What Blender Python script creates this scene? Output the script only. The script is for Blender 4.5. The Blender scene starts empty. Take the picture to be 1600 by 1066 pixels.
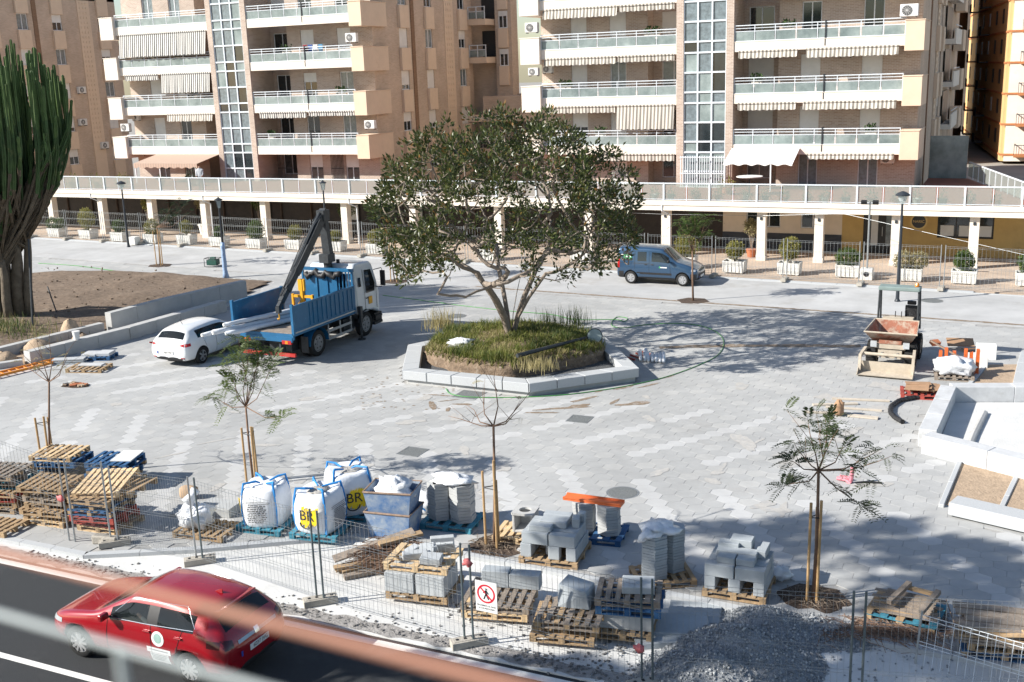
import bpy, bmesh, math, random
from mathutils import Matrix, Vector, Euler
random.seed(7)
R = math.radians
# ------------------------------------------------------------------ camera
CAM_H, PITCH, ROLL, YAW, FPX = 10.2, R(13.9), R(2.0), R(25.3), 1705.0
fw = Vector((-math.sin(YAW), math.cos(YAW), 0)); rt = Vector((math.cos(YAW), math.sin(YAW), 0)); up = Vector((0, 0, 1))
CF = fw*math.cos(PITCH) - up*math.sin(PITCH); CU = fw*math.sin(PITCH) + up*math.cos(PITCH)
CR = rt*math.cos(ROLL) - CU*math.sin(ROLL); CV = rt*math.sin(ROLL) + CU*math.cos(ROLL)
sc = bpy.context.scene
col = sc.collection
cd = bpy.data.cameras.new('camera'); cam = bpy.data.objects.new('camera', cd); col.objects.link(cam)
M = Matrix.Identity(4)
for i in range(3):
    M[i][0] = CR[i]; M[i][1] = CV[i]; M[i][2] = -CF[i]
M[2][3] = CAM_H
cam.matrix_world = M
cd.sensor_width = 36.0; cd.lens = 36.0*FPX/1600.0; cd.clip_start = 0.05; cd.clip_end = 2000
cd.dof.use_dof = True; cd.dof.focus_distance = 34.0; cd.dof.aperture_fstop = 3.0
sc.camera = cam
# ------------------------------------------------------------------ light
SUN_AZ, SUN_EL = R(36), R(32)          # shadows run towards +X, +Y
wd = bpy.data.worlds.new('World'); sc.world = wd; wd.use_nodes = True
nt = wd.node_tree; bg = nt.nodes['Background']
sky = nt.nodes.new('ShaderNodeTexSky'); sky.sky_type = 'NISHITA'; sky.sun_disc = False
sky.sun_elevation = SUN_EL
sund = Vector((-math.cos(SUN_AZ)*math.cos(SUN_EL), -math.sin(SUN_AZ)*math.cos(SUN_EL), math.sin(SUN_EL)))
sky.sun_rotation = math.atan2(sund.x, sund.y)
sky.air_density = 1.0; sky.dust_density = 0.6; sky.ozone_density = 1.0
nt.links.new(sky.outputs[0], bg.inputs[0]); bg.inputs[1].default_value = 0.085
sl = bpy.data.lights.new('sun', 'SUN'); sl.energy = 5.0; sl.angle = R(0.5); sl.color = (1.0, 0.955, 0.88)
so = bpy.data.objects.new('sun', sl); col.objects.link(so)
so.rotation_euler = sund.to_track_quat('Z', 'Y').to_euler(); so.location = (-40, -30, 40)
sc.view_settings.view_transform = 'Standard'; sc.view_settings.look = 'None'
sc.view_settings.gamma = 1.0; sc.view_settings.exposure = 0.78
sc.cycles.max_bounces = 6; sc.cycles.transparent_max_bounces = 12
sc.cycles.caustics_reflective = False; sc.cycles.caustics_refractive = False

# ------------------------------------------------------------------ helpers
def ray(px, py): return CF + CR*((px-800)/FPX) - CV*((py-533)/FPX)
def P(px, py, z=0.0):                  # point of the plane at height z
    d = ray(px, py); t = (z-CAM_H)/d.z
    return Vector((d.x*t, d.y*t, z))
def onY(px, py, Y):
    d = ray(px, py); t = Y/d.y
    return Vector((d.x*t, Y, CAM_H+d.z*t))
def onX(px, py, X):
    d = ray(px, py); t = X/d.x
    return Vector((X, d.y*t, CAM_H+d.z*t))

class MB:
    def __init__(s): s.v = []; s.f = []; s.m = []
    def add(s, vs, fs, mi=0, M=None):
        b = len(s.v)
        s.v += [tuple(M @ Vector(v)) if M else tuple(v) for v in vs]
        for f in fs: s.f.append(tuple(b+i for i in f)); s.m.append(mi)
        return s
    def box(s, x0, y0, z0, x1, y1, z1, mi=0, M=None):
        return s.add([(x0,y0,z0),(x1,y0,z0),(x1,y1,z0),(x0,y1,z0),(x0,y0,z1),(x1,y0,z1),(x1,y1,z1),(x0,y1,z1)],
              [(0,3,2,1),(4,5,6,7),(0,1,5,4),(1,2,6,5),(2,3,7,6),(3,0,4,7)], mi, M)
    def cbox(s, c, sz, rz=0, mi=0, rx=0, ry=0):
        M = Matrix.Translation(c) @ Euler((rx, ry, rz)).to_matrix().to_4x4()
        a, b, d = sz[0]/2, sz[1]/2, sz[2]/2
        return s.box(-a,-b,-d,a,b,d,mi,M)
    def bar(s, p0, p1, w, h, mi=0, w1=None, h1=None):
        p0 = Vector(p0); p1 = Vector(p1); d = (p1-p0).normalized()
        u = Vector((0,0,1)) if abs(d.z) < .95 else Vector((0,1,0))
        a = d.cross(u).normalized(); b = a.cross(d)
        w1 = w if w1 is None else w1; h1 = h if h1 is None else h1
        vs = []
        for p, ww, hh in ((p0,w,h),(p1,w1,h1)):
            for i, j in ((-1,-1),(1,-1),(1,1),(-1,1)): vs.append(p + a*(i*ww/2) + b*(j*hh/2))
        return s.add(vs, [(3,2,1,0),(4,5,6,7),(0,1,5,4),(1,2,6,5),(2,3,7,6),(3,0,4,7)], mi)
    def tube(s, pts, r, n=8, mi=0, cap=True):
        pts = [Vector(p) for p in pts]; k = len(pts)
        rs = [r]*k if isinstance(r, (int, float)) else list(r)
        vs = []; a = None
        for i, p in enumerate(pts):
            d = (pts[min(i+1,k-1)] - pts[max(i-1,0)]).normalized()
            if a is None:
                u = Vector((0,0,1)) if abs(d.z) < .9 else Vector((1,0,0))
                a = d.cross(u).normalized()
            else:
                a = (a - d*a.dot(d)); a = a.normalized() if a.length > 1e-6 else d.orthogonal().normalized()
            b = d.cross(a)
            for j in range(n):
                t = 2*math.pi*j/n; vs.append(p + (a*math.cos(t) + b*math.sin(t))*rs[i])
        fs = [(i*n+j, i*n+(j+1)%n, (i+1)*n+(j+1)%n, (i+1)*n+j) for i in range(k-1) for j in range(n)]
        if cap: fs += [tuple(range(n-1,-1,-1)), tuple((k-1)*n+j for j in range(n))]
        return s.add(vs, fs, mi)
    def cyl(s, p0, p1, r0, r1=None, n=12, mi=0): return s.tube([p0, p1], [r0, r0 if r1 is None else r1], n, mi)
    def prism(s, poly, z0, z1, mi=0, ms=None):
        n = len(poly)
        vs = [(x,y,z0) for x,y in poly] + [(x,y,z1) for x,y in poly]
        s.add(vs, [tuple(range(n,2*n))], mi)
        b = len(s.v)-2*n
        for f in [tuple(range(n-1,-1,-1))] + [(i,(i+1)%n,n+(i+1)%n,n+i) for i in range(n)]:
            s.f.append(tuple(b+i for i in f)); s.m.append(mi if ms is None else ms)
        return s
    def lathe(s, prof, c=(0,0,0), n=16, mi=0, sx=1, sy=1):
        vs = []; k = len(prof)
        for r, z in prof:
            for j in range(n):
                t = 2*math.pi*j/n; vs.append((c[0]+r*math.cos(t)*sx, c[1]+r*math.sin(t)*sy, c[2]+z))
        fs = [(i*n+j, i*n+(j+1)%n, (i+1)*n+(j+1)%n, (i+1)*n+j) for i in range(k-1) for j in range(n)]
        fs += [tuple(range(n-1,-1,-1)), tuple((k-1)*n+j for j in range(n))]
        return s.add(vs, fs, mi)
    def mesh(s, name, mats, smooth=False):
        me = bpy.data.meshes.new(name); me.from_pydata(s.v, [], s.f)
        for m in (mats if isinstance(mats, (list, tuple)) else [mats]): me.materials.append(m)
        me.polygons.foreach_set('material_index', s.m)
        if smooth: me.polygons.foreach_set('use_smooth', [True]*len(s.f))
        me.update(); return me
    def build(s, name, mats, parent=None, smooth=False, kind=None, loc=None, rot=None):
        return link(name, s.mesh(name, mats, smooth), parent, kind, loc, rot)
def link(name, me, parent=None, kind=None, loc=None, rot=None):
    o = bpy.data.objects.new(name, me); col.objects.link(o)
    if parent: o.parent = parent
    if kind: o['kind'] = kind
    if loc is not None: o.location = loc
    if rot is not None: o.rotation_euler = rot
    return o
def tag(o, label, cat, group=None):
    o['label'] = label; o['category'] = cat
    if group: o['group'] = group
    return o
def thing(name, label, cat, loc=(0,0,0), rz=0, group=None):
    o = bpy.data.objects.new(name, None); col.objects.link(o); o.location = loc; o.rotation_euler = (0,0,rz)
    o.empty_display_size = .2
    return tag(o, label, cat, group)
def structure(name, mb, mats, smooth=False):
    o = mb.build(name, mats, smooth=smooth); o['kind'] = 'structure'; return o
def bev(o, w=.02, seg=2, ang=40):
    m = o.modifiers.new('bevel', 'BEVEL'); m.width = w; m.segments = seg; m.limit_method = 'ANGLE'; m.angle_limit = R(ang)
    return o
def dup(root, loc, rz=0, label=None, group=None, sc_=None):
    def cp(o, par):
        c = o.copy(); col.objects.link(c)
        if par: c.parent = par
        for k in o.children: cp(k, c)
        return c
    r = cp(root, None); r.location = loc; r.rotation_euler = (0,0,rz)
    if label: r['label'] = label
    if group: r['group'] = group
    if sc_: r.scale = sc_
    return r
def jit(a): return random.uniform(-a, a)

# ------------------------------------------------------------------ materials
MATS = {}
def mat(name, c, rough=.8, var=.12, scale=3.0, bump=0.0, bscale=None, metal=0.0, c2=None, dirt=None, dscale=1.2, dthr=.55, spec=.4, alpha=1.0, coat=0.0, trans=0.0, detail=5, wash=None):
    m = bpy.data.materials.new(name); m.use_nodes = True; n = m.node_tree.nodes; l = m.node_tree.links
    b = n['Principled BSDF']; b.inputs['Roughness'].default_value = rough; b.inputs['Metallic'].default_value = metal
    b.inputs['Specular IOR Level'].default_value = spec; b.inputs['Coat Weight'].default_value = coat
    b.inputs['Transmission Weight'].default_value = trans; b.inputs['Alpha'].default_value = alpha
    b.inputs['Coat Roughness'].default_value = .05
    geo = n.new('ShaderNodeNewGeometry')
    no = n.new('ShaderNodeTexNoise'); no.inputs['Scale'].default_value = scale; no.inputs['Detail'].default_value = detail
    no.inputs['Roughness'].default_value = .65
    l.new(geo.outputs['Position'], no.inputs['Vector'])
    mx = n.new('ShaderNodeMix'); mx.data_type = 'RGBA'
    hi = c2 or tuple(min(1, v*(1+var)) for v in c); lo = c if c2 else tuple(v*(1-var) for v in c)
    mx.inputs[6].default_value = (*lo, 1); mx.inputs[7].default_value = (*hi, 1)
    rp = n.new('ShaderNodeMapRange'); rp.inputs[1].default_value = .3; rp.inputs[2].default_value = .7
    l.new(no.outputs['Fac'], rp.inputs[0]); l.new(rp.outputs[0], mx.inputs[0])
    out = mx.outputs[2]
    if dirt:
        n2 = n.new('ShaderNodeTexNoise'); n2.inputs['Scale'].default_value = dscale; n2.inputs['Detail'].default_value = 8; n2.inputs['Roughness'].default_value = .7
        l.new(geo.outputs['Position'], n2.inputs['Vector'])
        r2 = n.new('ShaderNodeMapRange'); r2.inputs[1].default_value = dthr; r2.inputs[2].default_value = dthr+.12
        l.new(n2.outputs['Fac'], r2.inputs[0])
        m2 = n.new('ShaderNodeMix'); m2.data_type = 'RGBA'; m2.inputs[7].default_value = (*dirt, 1)
        l.new(out, m2.inputs[6]); l.new(r2.outputs[0], m2.inputs[0]); out = m2.outputs[2]
    if wash:
        n4 = n.new('ShaderNodeTexNoise'); n4.inputs['Scale'].default_value = wash[0]; n4.inputs['Detail'].default_value = 7; n4.inputs['Roughness'].default_value = .6; n4.inputs['Distortion'].default_value = .6
        l.new(geo.outputs['Position'], n4.inputs['Vector'])
        r4 = n.new('ShaderNodeMapRange'); r4.inputs[1].default_value = .3; r4.inputs[2].default_value = .7; r4.inputs[3].default_value = wash[1]; r4.inputs[4].default_value = wash[2]
        l.new(n4.outputs['Fac'], r4.inputs[0])
        m4 = n.new('ShaderNodeMix'); m4.data_type = 'RGBA'; m4.blend_type = 'MULTIPLY'; m4.inputs[0].default_value = 1
        l.new(out, m4.inputs[6]); l.new(r4.outputs[0], m4.inputs[7]); out = m4.outputs[2]
    l.new(out, b.inputs['Base Color'])
    if bump:
        n3 = n.new('ShaderNodeTexNoise'); n3.inputs['Scale'].default_value = bscale or scale*6; n3.inputs['Detail'].default_value = 4
        l.new(geo.outputs['Position'], n3.inputs['Vector'])
        bp = n.new('ShaderNodeBump'); bp.inputs['Strength'].default_value = bump; bp.inputs['Distance'].default_value = .03
        l.new(n3.outputs['Fac'], bp.inputs['Height']); l.new(bp.outputs[0], b.inputs['Normal'])
    MATS[name] = m; return m
def brickmat(name, c1, c2, mort, sx=.26, sz=.075, rough=.9):
    m = bpy.data.materials.new(name); m.use_nodes = True; n = m.node_tree.nodes; l = m.node_tree.links
    b = n['Principled BSDF']; b.inputs['Roughness'].default_value = rough; b.inputs['Specular IOR Level'].default_value = .2
    geo = n.new('ShaderNodeNewGeometry'); sp = n.new('ShaderNodeSeparateXYZ'); l.new(geo.outputs['Position'], sp.inputs[0])
    ad = n.new('ShaderNodeMath'); l.new(sp.outputs[0], ad.inputs[0]); l.new(sp.outputs[1], ad.inputs[1])
    cb = n.new('ShaderNodeCombineXYZ'); l.new(ad.outputs[0], cb.inputs[0]); l.new(sp.outputs[2], cb.inputs[1])
    br = n.new('ShaderNodeTexBrick'); l.new(cb.outputs[0], br.inputs['Vector'])
    br.inputs['Scale'].default_value = 1; br.inputs['Brick Width'].default_value = sx; br.inputs['Row Height'].default_value = sz
    br.inputs['Mortar Size'].default_value = .012; br.inputs['Mortar Smooth'].default_value = .2; br.inputs['Bias'].default_value = .0
    br.inputs['Color1'].default_value = (*c1,1); br.inputs['Color2'].default_value = (*c2,1); br.inputs['Mortar'].default_value = (*mort,1)
    no = n.new('ShaderNodeTexNoise'); no.inputs['Scale'].default_value = .6; no.inputs['Detail'].default_value = 6
    l.new(geo.outputs['Position'], no.inputs['Vector'])
    rp = n.new('ShaderNodeMapRange'); rp.inputs[1].default_value = .3; rp.inputs[2].default_value = .7; rp.inputs[3].default_value = .85; rp.inputs[4].default_value = 1.12
    l.new(no.outputs['Fac'], rp.inputs[0])
    mu = n.new('ShaderNodeMix'); mu.data_type = 'RGBA'; mu.blend_type = 'MULTIPLY'; mu.inputs[0].default_value = 1
    l.new(br.outputs['Color'], mu.inputs[6]); l.new(rp.outputs[0], mu.inputs[7]); l.new(mu.outputs[2], b.inputs['Base Color'])
    bp = n.new('ShaderNodeBump'); bp.inputs['Strength'].default_value = .4; bp.inputs['Distance'].default_value = .01; bp.invert = True
    l.new(br.outputs['Fac'], bp.inputs['Height']); l.new(bp.outputs[0], b.inputs['Normal'])
    MATS[name] = m; return m
def stripemat(name, c1, c2, period=.17, duty=.5):
    m = bpy.data.materials.new(name); m.use_nodes = True; n = m.node_tree.nodes; l = m.node_tree.links
    b = n['Principled BSDF']; b.inputs['Roughness'].default_value = .9
    geo = n.new('ShaderNodeNewGeometry'); sp = n.new('ShaderNodeSeparateXYZ'); l.new(geo.outputs['Position'], sp.inputs[0])
    dv = n.new('ShaderNodeMath'); dv.operation = 'DIVIDE'; dv.inputs[1].default_value = period; l.new(sp.outputs[0], dv.inputs[0])
    fr = n.new('ShaderNodeMath'); fr.operation = 'FRACT'; l.new(dv.outputs[0], fr.inputs[0])
    gt = n.new('ShaderNodeMath'); gt.operation = 'GREATER_THAN'; gt.inputs[1].default_value = duty; l.new(fr.outputs[0], gt.inputs[0])
    mx = n.new('ShaderNodeMix'); mx.data_type = 'RGBA'; mx.inputs[6].default_value = (*c1,1); mx.inputs[7].default_value = (*c2,1)
    l.new(gt.outputs[0], mx.inputs[0]); l.new(mx.outputs[2], b.inputs['Base Color'])
    MATS[name] = m; return m
def glassmat(name, tint, mixf, rough=.05):
    """a real pane: part clear, part glossy/tinted"""
    m = bpy.data.materials.new(name); m.use_nodes = True; n = m.node_tree.nodes; l = m.node_tree.links
    b = n['Principled BSDF']; b.inputs['Base Color'].default_value = (*tint,1); b.inputs['Roughness'].default_value = rough
    b.inputs['Specular IOR Level'].default_value = .6
    tr = n.new('ShaderNodeBsdfTransparent'); tr.inputs[0].default_value = (.92,.97,.95,1)
    mx = n.new('ShaderNodeMixShader'); mx.inputs[0].default_value = mixf
    l.new(tr.outputs[0], mx.inputs[1]); l.new(b.outputs[0], mx.inputs[2]); l.new(mx.outputs[0], n['Material Output'].inputs['Surface'])
    MATS[name] = m; return m

brick_m = brickmat('brick', (.50,.375,.275), (.585,.45,.34), (.54,.46,.385))
brick_pale = brickmat('brick_pale', (.50,.40,.33), (.40,.30,.24), (.58,.52,.46), .27, .085)
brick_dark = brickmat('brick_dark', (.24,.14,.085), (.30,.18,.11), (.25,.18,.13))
cream = mat('cream_render', (.70,.55,.41), .9, .05, 1.5, dirt=(.58,.42,.29), dscale=.8, dthr=.62)
offwhite = mat('offwhite_render', (.78,.71,.62), .9, .05, 1.2, dirt=(.6,.53,.45), dscale=1.0, dthr=.63)
whitepaint = mat('white_paint', (.74,.76,.78), .5, .05, 4)
railpaint = mat('rail_paint', (.66,.71,.75), .45, .06, 6)
shutter_m = mat('shutter_white', (.74,.73,.70), .6, .06, 2)
frosted = mat('frosted_glass', (.12,.16,.16), .25, .35, .8, c2=(.34,.40,.39), spec=.6)
winglass = mat('window_glass', (.020,.028,.032), .06, .4, 1.0, spec=.9)
curtain = mat('curtain_behind_glass', (.16,.20,.22), .18, .35, 5, spec=.8)
frame_dark = mat('dark_frame', (.03,.032,.035), .4, .2, 4)
awn_m = stripemat('awning_stripe', (.66,.64,.60), (.10,.10,.095), .19)
awn2_m = stripemat('awning_stripe_brown', (.60,.56,.50), (.22,.20,.17), .22)
awn_white = mat('awning_white', (.80,.78,.75), .9, .04, 2)
acgrey = mat('ac_casing', (.70,.69,.66), .6, .06, 4)
concrete = mat('concrete', (.44,.44,.43), .9, .10, 1.4, bump=.25, bscale=30, dirt=(.36,.35,.33), dscale=.9, dthr=.58)
concrete_w = mat('concrete_white', (.60,.60,.585), .92, .10, 1.0, bump=.3, bscale=22, dirt=(.44,.43,.41), dscale=.5, dthr=.60)
granite = mat('granite', (.44,.455,.465), .8, .10, 40, dirt=(.40,.41,.42), dscale=1.5, dthr=.6)
asphalt = mat('asphalt', (.034,.037,.040), .9, .35, 60, bump=.5, bscale=90, dirt=(.048,.05,.052), dscale=.7, dthr=.55)
linepaint = mat('line_paint', (.75,.75,.72), .7, .08, 20, dirt=(.45,.45,.44), dscale=6, dthr=.64)
soil = mat('soil', (.17,.125,.09), 1.0, .35, 5, bump=.9, bscale=12, dirt=(.26,.205,.155), dscale=2.2, dthr=.56)
soil_dry = mat('soil_dry', (.40,.30,.21), 1.0, .2, 5, bump=.7, bscale=16, dirt=(.24,.17,.115), dscale=2, dthr=.6)
wood = mat('pallet_wood', (.36,.25,.145), .9, .25, 6, bump=.3, bscale=40, dirt=(.24,.17,.11), dscale=4, dthr=.58)
wood_new = mat('pallet_wood_new', (.60,.44,.26), .9, .15, 6, bump=.2, bscale=40)
wood_grey = mat('weathered_wood', (.26,.215,.175), .95, .28, 7, bump=.4, bscale=40, dirt=(.15,.12,.10), dscale=5, dthr=.58)
wood_blue = mat('blue_pallet_paint', (.03,.10,.22), .8, .3, 5, dirt=(.14,.14,.13), dscale=6, dthr=.62)
wood_teal = mat('teal_pallet_paint', (.05,.22,.30), .8, .3, 5, dirt=(.2,.19,.17), dscale=6, dthr=.62)
wood_red = mat('red_pallet_paint', (.34,.06,.045), .8, .3, 5, dirt=(.25,.17,.13), dscale=6, dthr=.6)
paver_grey = mat('paver_grey', (.40,.41,.41), .9, .10, 4, bump=.2, bscale=50)
block_grey = mat('block_grey', (.36,.39,.41), .9, .10, 3, bump=.25, bscale=60)
steel = mat('galvanised', (.40,.42,.43), .42, .15, 10, metal=.7)
steel_dark = mat('dark_steel', (.035,.04,.045), .5, .3, 8)
tyre = mat('tyre', (.018,.018,.018), .85, .2, 20)
rim_m = mat('alloy', (.62,.62,.63), .3, .1, 10, metal=.8)
black_pl = mat('black_plastic', (.022,.022,.024), .55, .2, 10)
leaf_m = None
# ================================================================== SETTING
ground_m = mat('ground', (.33,.31,.28), .95, .12, .4, bump=.2, bscale=8)
structure('ground', MB().box(-500,-200,-.6,500,900,-.30), ground_m)
structure('road', MB().box(-160,-1,-.31,90,15.78,-.12), asphalt)
structure('road_edge_line', MB().box(-160,15.50,-.119,90,15.68,-.115), linepaint)
structure('road_lane_line', MB().box(-160,12.52,-.119,90,12.66,-.115), linepaint)
EDGE = [(-60,16.25),(-18.5,16.30),(-16.3,17.45),(-13.4,19.35),(-9.5,19.35),(-5,19.1),(-1.5,18.75),(9,18.5)]
def edgeY(x):
    for (a,b),(c,d) in zip(EDGE, EDGE[1:]):
        if a <= x <= c: return b+(d-b)*(x-a)/(c-a)
    return 16.3
structure('concrete_apron', MB().prism([(-60,15.78)]+[(9,15.78)]+[(x,y+.02) for x,y in reversed(EDGE)], -.305, -.085), concrete_w)
PLAZA = EDGE + [(9,44.6),(-36,47.2),(-60,48.6)]
bed_mortar = mat('mortar_bed', (.33,.325,.315), .95, .2, 5)
plaza = structure('plaza', MB().prism(PLAZA, -.30, -.016), bed_mortar)
lane_m = mat('lane_concrete', (.43,.432,.43), .9, .09, .9, bump=.15, bscale=30, dirt=(.36,.35,.335), dscale=.35, dthr=.56, wash=(.2,.85,1.12))
structure('lane', MB().prism([(-120,52.2),(-60,48.6),(-36,47.2),(9,44.6),(60,42),(60,48.2),(-2,51.2),(-62,54.3),(-120,57.2)], -.30, -.002), lane_m)
side_m = brickmat('pavement_setts', (.46,.36,.28), (.52,.42,.33), (.40,.33,.27), .22, .12)
# setts pattern lies in the ground plane: feed X/Y
for nd in side_m.node_tree.nodes:
    if nd.type == 'COMBXYZ':
        sp = [q for q in side_m.node_tree.nodes if q.type == 'SEPXYZ'][0]
        for lk in list(side_m.node_tree.links):
            if lk.to_node == nd: side_m.node_tree.links.remove(lk)
        side_m.node_tree.links.new(sp.outputs[0], nd.inputs[0]); side_m.node_tree.links.new(sp.outputs[1], nd.inputs[1])
structure('pavement', MB().prism([(-120,57.5),(-62,54.6),(-2,51.5),(60,48.5),(60,62.5),(-120,62.5)], -.30, .05), side_m)
far_kerb = structure('far_kerb', MB().prism([(-120,57.18),(-62,54.28),(-2,51.18),(60,48.18),(60,48.28),(-2,51.28),(-62,54.38),(-120,57.28)], -.3, .03), granite)
kl = MB(); kl.box(0,0,-.2,1.16,.22,.058); kme = kl.mesh('kerb_stone', granite)
for i in range(52):
    x = -63+i*1.18; y = 54.44-(x+62)*.0517
    link('kerb_stone', kme, far_kerb, loc=(x, y-.08, 0), rot=(0,0,-.0517))

def inpoly(x, y, poly):
    c = False; n = len(poly); j = n-1
    for i in range(n):
        xi, yi = poly[i]; xj, yj = poly[j]
        if (yi > y) != (yj > y) and x < (xj-xi)*(y-yi)/(yj-yi)+xi: c = not c
        j = i
    return c
HEXP = [(-20.3,33.9),(-18.65,30.65),(-13.9,30.55),(-11.15,33.4),(-13.7,37.15),(-18.6,37.2)]
BED = [(-62,36),(-51.5,42.3),(-45,45.6),(-35.2,45.4),(-33.3,41.5),(-32.5,38.5),(-32.9,33),(-33.75,28.4),(-36,25.6),(-62,20)]
PITS = [(-10.0,20.05),(-3.15,20.05)]
RIGHTP = [(-2.2,29.25),(-2.0,34.5),(0.4,38.9),(9,41),(9,24.3),(1.3,24.1),(-1.3,25.4),(-1.0,28.6)]
def excluded(x, y):
    if inpoly(x, y, HEXP) or inpoly(x, y, BED) or inpoly(x, y, RIGHTP): return True
    for a, b in PITS:
        if abs(x-a) < .72 and abs(y-b) < .58: return True
    return False
tile_mid = mat('tile_mid', (.372,.375,.37), .88, .07, 2.0, bump=.12, bscale=60, dirt=(.34,.335,.325), dscale=.45, dthr=.57, wash=(.16,.86,1.16))
tile_mid2 = mat('tile_mid_warm', (.405,.405,.395), .88, .07, 2.0, bump=.12, bscale=60, dirt=(.45,.445,.43), dscale=.5, dthr=.58, wash=(.16,.86,1.16))
tile_light = mat('tile_light', (.46,.462,.458), .88, .06, 2.0, bump=.12, bscale=60, dirt=(.42,.415,.41), dscale=.6, dthr=.58, wash=(.16,.88,1.14))
TW, TD = .515, .387
def hexv(s=1.0): return [(0,.256*s),(-.2575*s,.131*s),(-.2575*s,-.131*s),(0,-.256*s),(.2575*s,-.131*s),(.2575*s,.131*s)]
def tile_geo(mb, x, y, z, mi, dz=.03):
    a = hexv(.982); b = hexv(.990); n = 6
    vs = [(x+p, y+q, z-.004) for p, q in b] + [(x+p, y+q, z) for p, q in a] + [(x+p, y+q, z-dz) for p, q in b]
    fs = [tuple(range(6,12))] + [(i,(i+1)%6,6+(i+1)%6,6+i) for i in range(6)] + [(12+i,12+(i+1)%6,(i+1)%6,i) for i in range(6)]
    mb.add(vs, fs, mi)
def tile_kind(i, j, x, y):
    if y < 25.6: k = (2*i + (j&1)) + j     # zigzag bands
    elif y < 31: k = (2*i + (j&1)) - j
    elif y < 38: k = (2*i + (j&1)) + j + 3
    else: k = (2*i + (j&1)) - j + 1
    if k % 8 == 0 and (random.random() < .93) and (j % 23) < 19: return 2
    return 1 if random.random() < .22 else 0
tiles = []
j0 = int(16.3/TD)
for j in range(j0, int(48.6/TD)):
    y = j*TD
    for i in range(-112, 17):
        x = (i + (.5 if j & 1 else 0))*TW
        if x < -57 or x > 8.3 or y < edgeY(x)+.34: continue
        if y > 44.6 - (x-9)*.0588 - .3: continue
        if excluded(x, y): continue
        tiles.append((x, y, tile_kind(i, j, x, y)))
def visible(x, y):
    d = Vector((x, y, -CAM_H)); z = d.dot(CF)
    px = 800+FPX*d.dot(CR)/z; py = 533-FPX*d.dot(CV)/z
    return -20 < px < 1620 and py < 1080
order = sorted([t for t in tiles if visible(t[0], t[1])], key=lambda t: t[0]**2+t[1]**2)
near = set(order[:300])
tm = []
for m in (tile_mid, tile_mid2, tile_light):
    b = MB(); tile_geo(b, 0, 0, 0, 0); tm.append(b.mesh('tile', m))
rest = MB()
for t in tiles:
    z = jit(.0015)
    if t in near: link('tile', tm[t[2]], plaza, loc=(t[0], t[1], z))
    else: tile_geo(rest, t[0], t[1], z, t[2], .028)
rest.build('paving_tiles', [tile_mid, tile_mid2, tile_light], plaza, kind='stuff')
# kerb stones along the plaza edge
kp = []
for (a,b),(c,d) in zip(EDGE, EDGE[1:]):
    L = math.hypot(c-a, d-b); n = max(1, round(L/1.0))
    for i in range(n): kp.append((a+(c-a)*i/n, b+(d-b)*i/n, math.atan2(d-b, c-a), L/n))
for x, y, a, L in kp:
    if x < -30: continue
    b = MB(); b.box(.006,-.014,-.2,L-.006,.17,.006); o = b.build('kerb_stone', granite, plaza, loc=(x,y,0), rot=(0,0,a))
# trenches, stains, covers
BLOBN = [0]
def blob(mb, c, rx, ry, z, rot=0, n=22, j=.28, mi=0):
    ph = [random.uniform(0,6.28) for _ in range(5)]; BLOBN[0] += 1; z += BLOBN[0]*2.5e-5
    pts = []
    for k in range(n):
        t = 2*math.pi*k/n
        r = 1 + j*sum(math.sin((q+2)*t+ph[q])/(q+1.3) for q in range(5))*.6 + jit(.1)
        x, y = rx*r*math.cos(t), ry*r*math.sin(t)
        pts.append((c[0]+x*math.cos(rot)-y*math.sin(rot), c[1]+x*math.sin(rot)+y*math.cos(rot), z))
    mb.add(pts, [tuple(range(n))], mi)
stain_m = mat('mud_stain', (.23,.175,.125), .9, .3, 6, bump=.4, bscale=30, dirt=(.34,.31,.28), dscale=5, dthr=.5)
st = MB()
for px, py, rx, ry, rot in ((935,612,.16,.05,.6),(912,624,.5,.10,.7),(880,638,.9,.09,.25),(905,634,.35,.13,.3),(975,606,.45,.08,.7),(985,632,.6,.09,.2),(1000,630,.28,.2,.1),(845,645,.5,.07,.0),(1015,602,.5,.06,.75),(676,634,.1,.5,.3),(690,618,.6,.06,-.2),(722,632,.3,.1,0),(700,640,.08,.2,0),(1040,590,.4,.06,.7),(960,628,.3,.08,1.1),(700,626,.3,.05,.4)):
    blob(st, P(px,py), rx, ry, .0045, rot+.3)
for k in range(60):
    blob(st, P(random.uniform(560,720), random.uniform(585,640)), .05, .04, .0045)
o = st.build('mud_stain', stain_m); o['kind'] = 'stuff'; tag(o, 'brown mud stains on the paving around the tree planter', 'dirt')
tr = MB()
def strip(mb, pts, w, z, n=40, mi=0):
    vs = []; pts = [Vector((p[0],p[1],0)) for p in pts]
    seg = []
    for a, b in zip(pts, pts[1:]):
        k = max(2, int((b-a).length/.25))
        seg += [a+(b-a)*i/k for i in range(k)]
    seg.append(pts[-1])
    for i, p in enumerate(seg):
        d = (seg[min(i+1,len(seg)-1)]-seg[max(0,i-1)]).normalized(); nn = Vector((-d.y,d.x,0))
        vs += [tuple(p+nn*(w*(.5+jit(.18)))+Vector((0,0,z))), tuple(p-nn*(w*(.5+jit(.18)))+Vector((0,0,z)))]
    mb.add(vs, [(2*i,2*i+1,2*i+3,2*i+2) for i in range(len(seg)-1)], mi)
strip(tr, [P(1030,543), P(1100,541), P(1200,540), P(1345,541)], .42, .005)
tag(tr.build('trench', stain_m, kind='stuff'), 'narrow brown trench line running across the tree shadow', 'trench')
tr = MB(); strip(tr, [(8.5,44.9),(-2,45.6),(-12,46.1),(-24,46.8)], .22, .004)
tag(tr.build('dirt_joint', stain_m, kind='stuff'), 'gritty joint where the hexagonal paving ends at the far lane', 'dirt')
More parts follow.
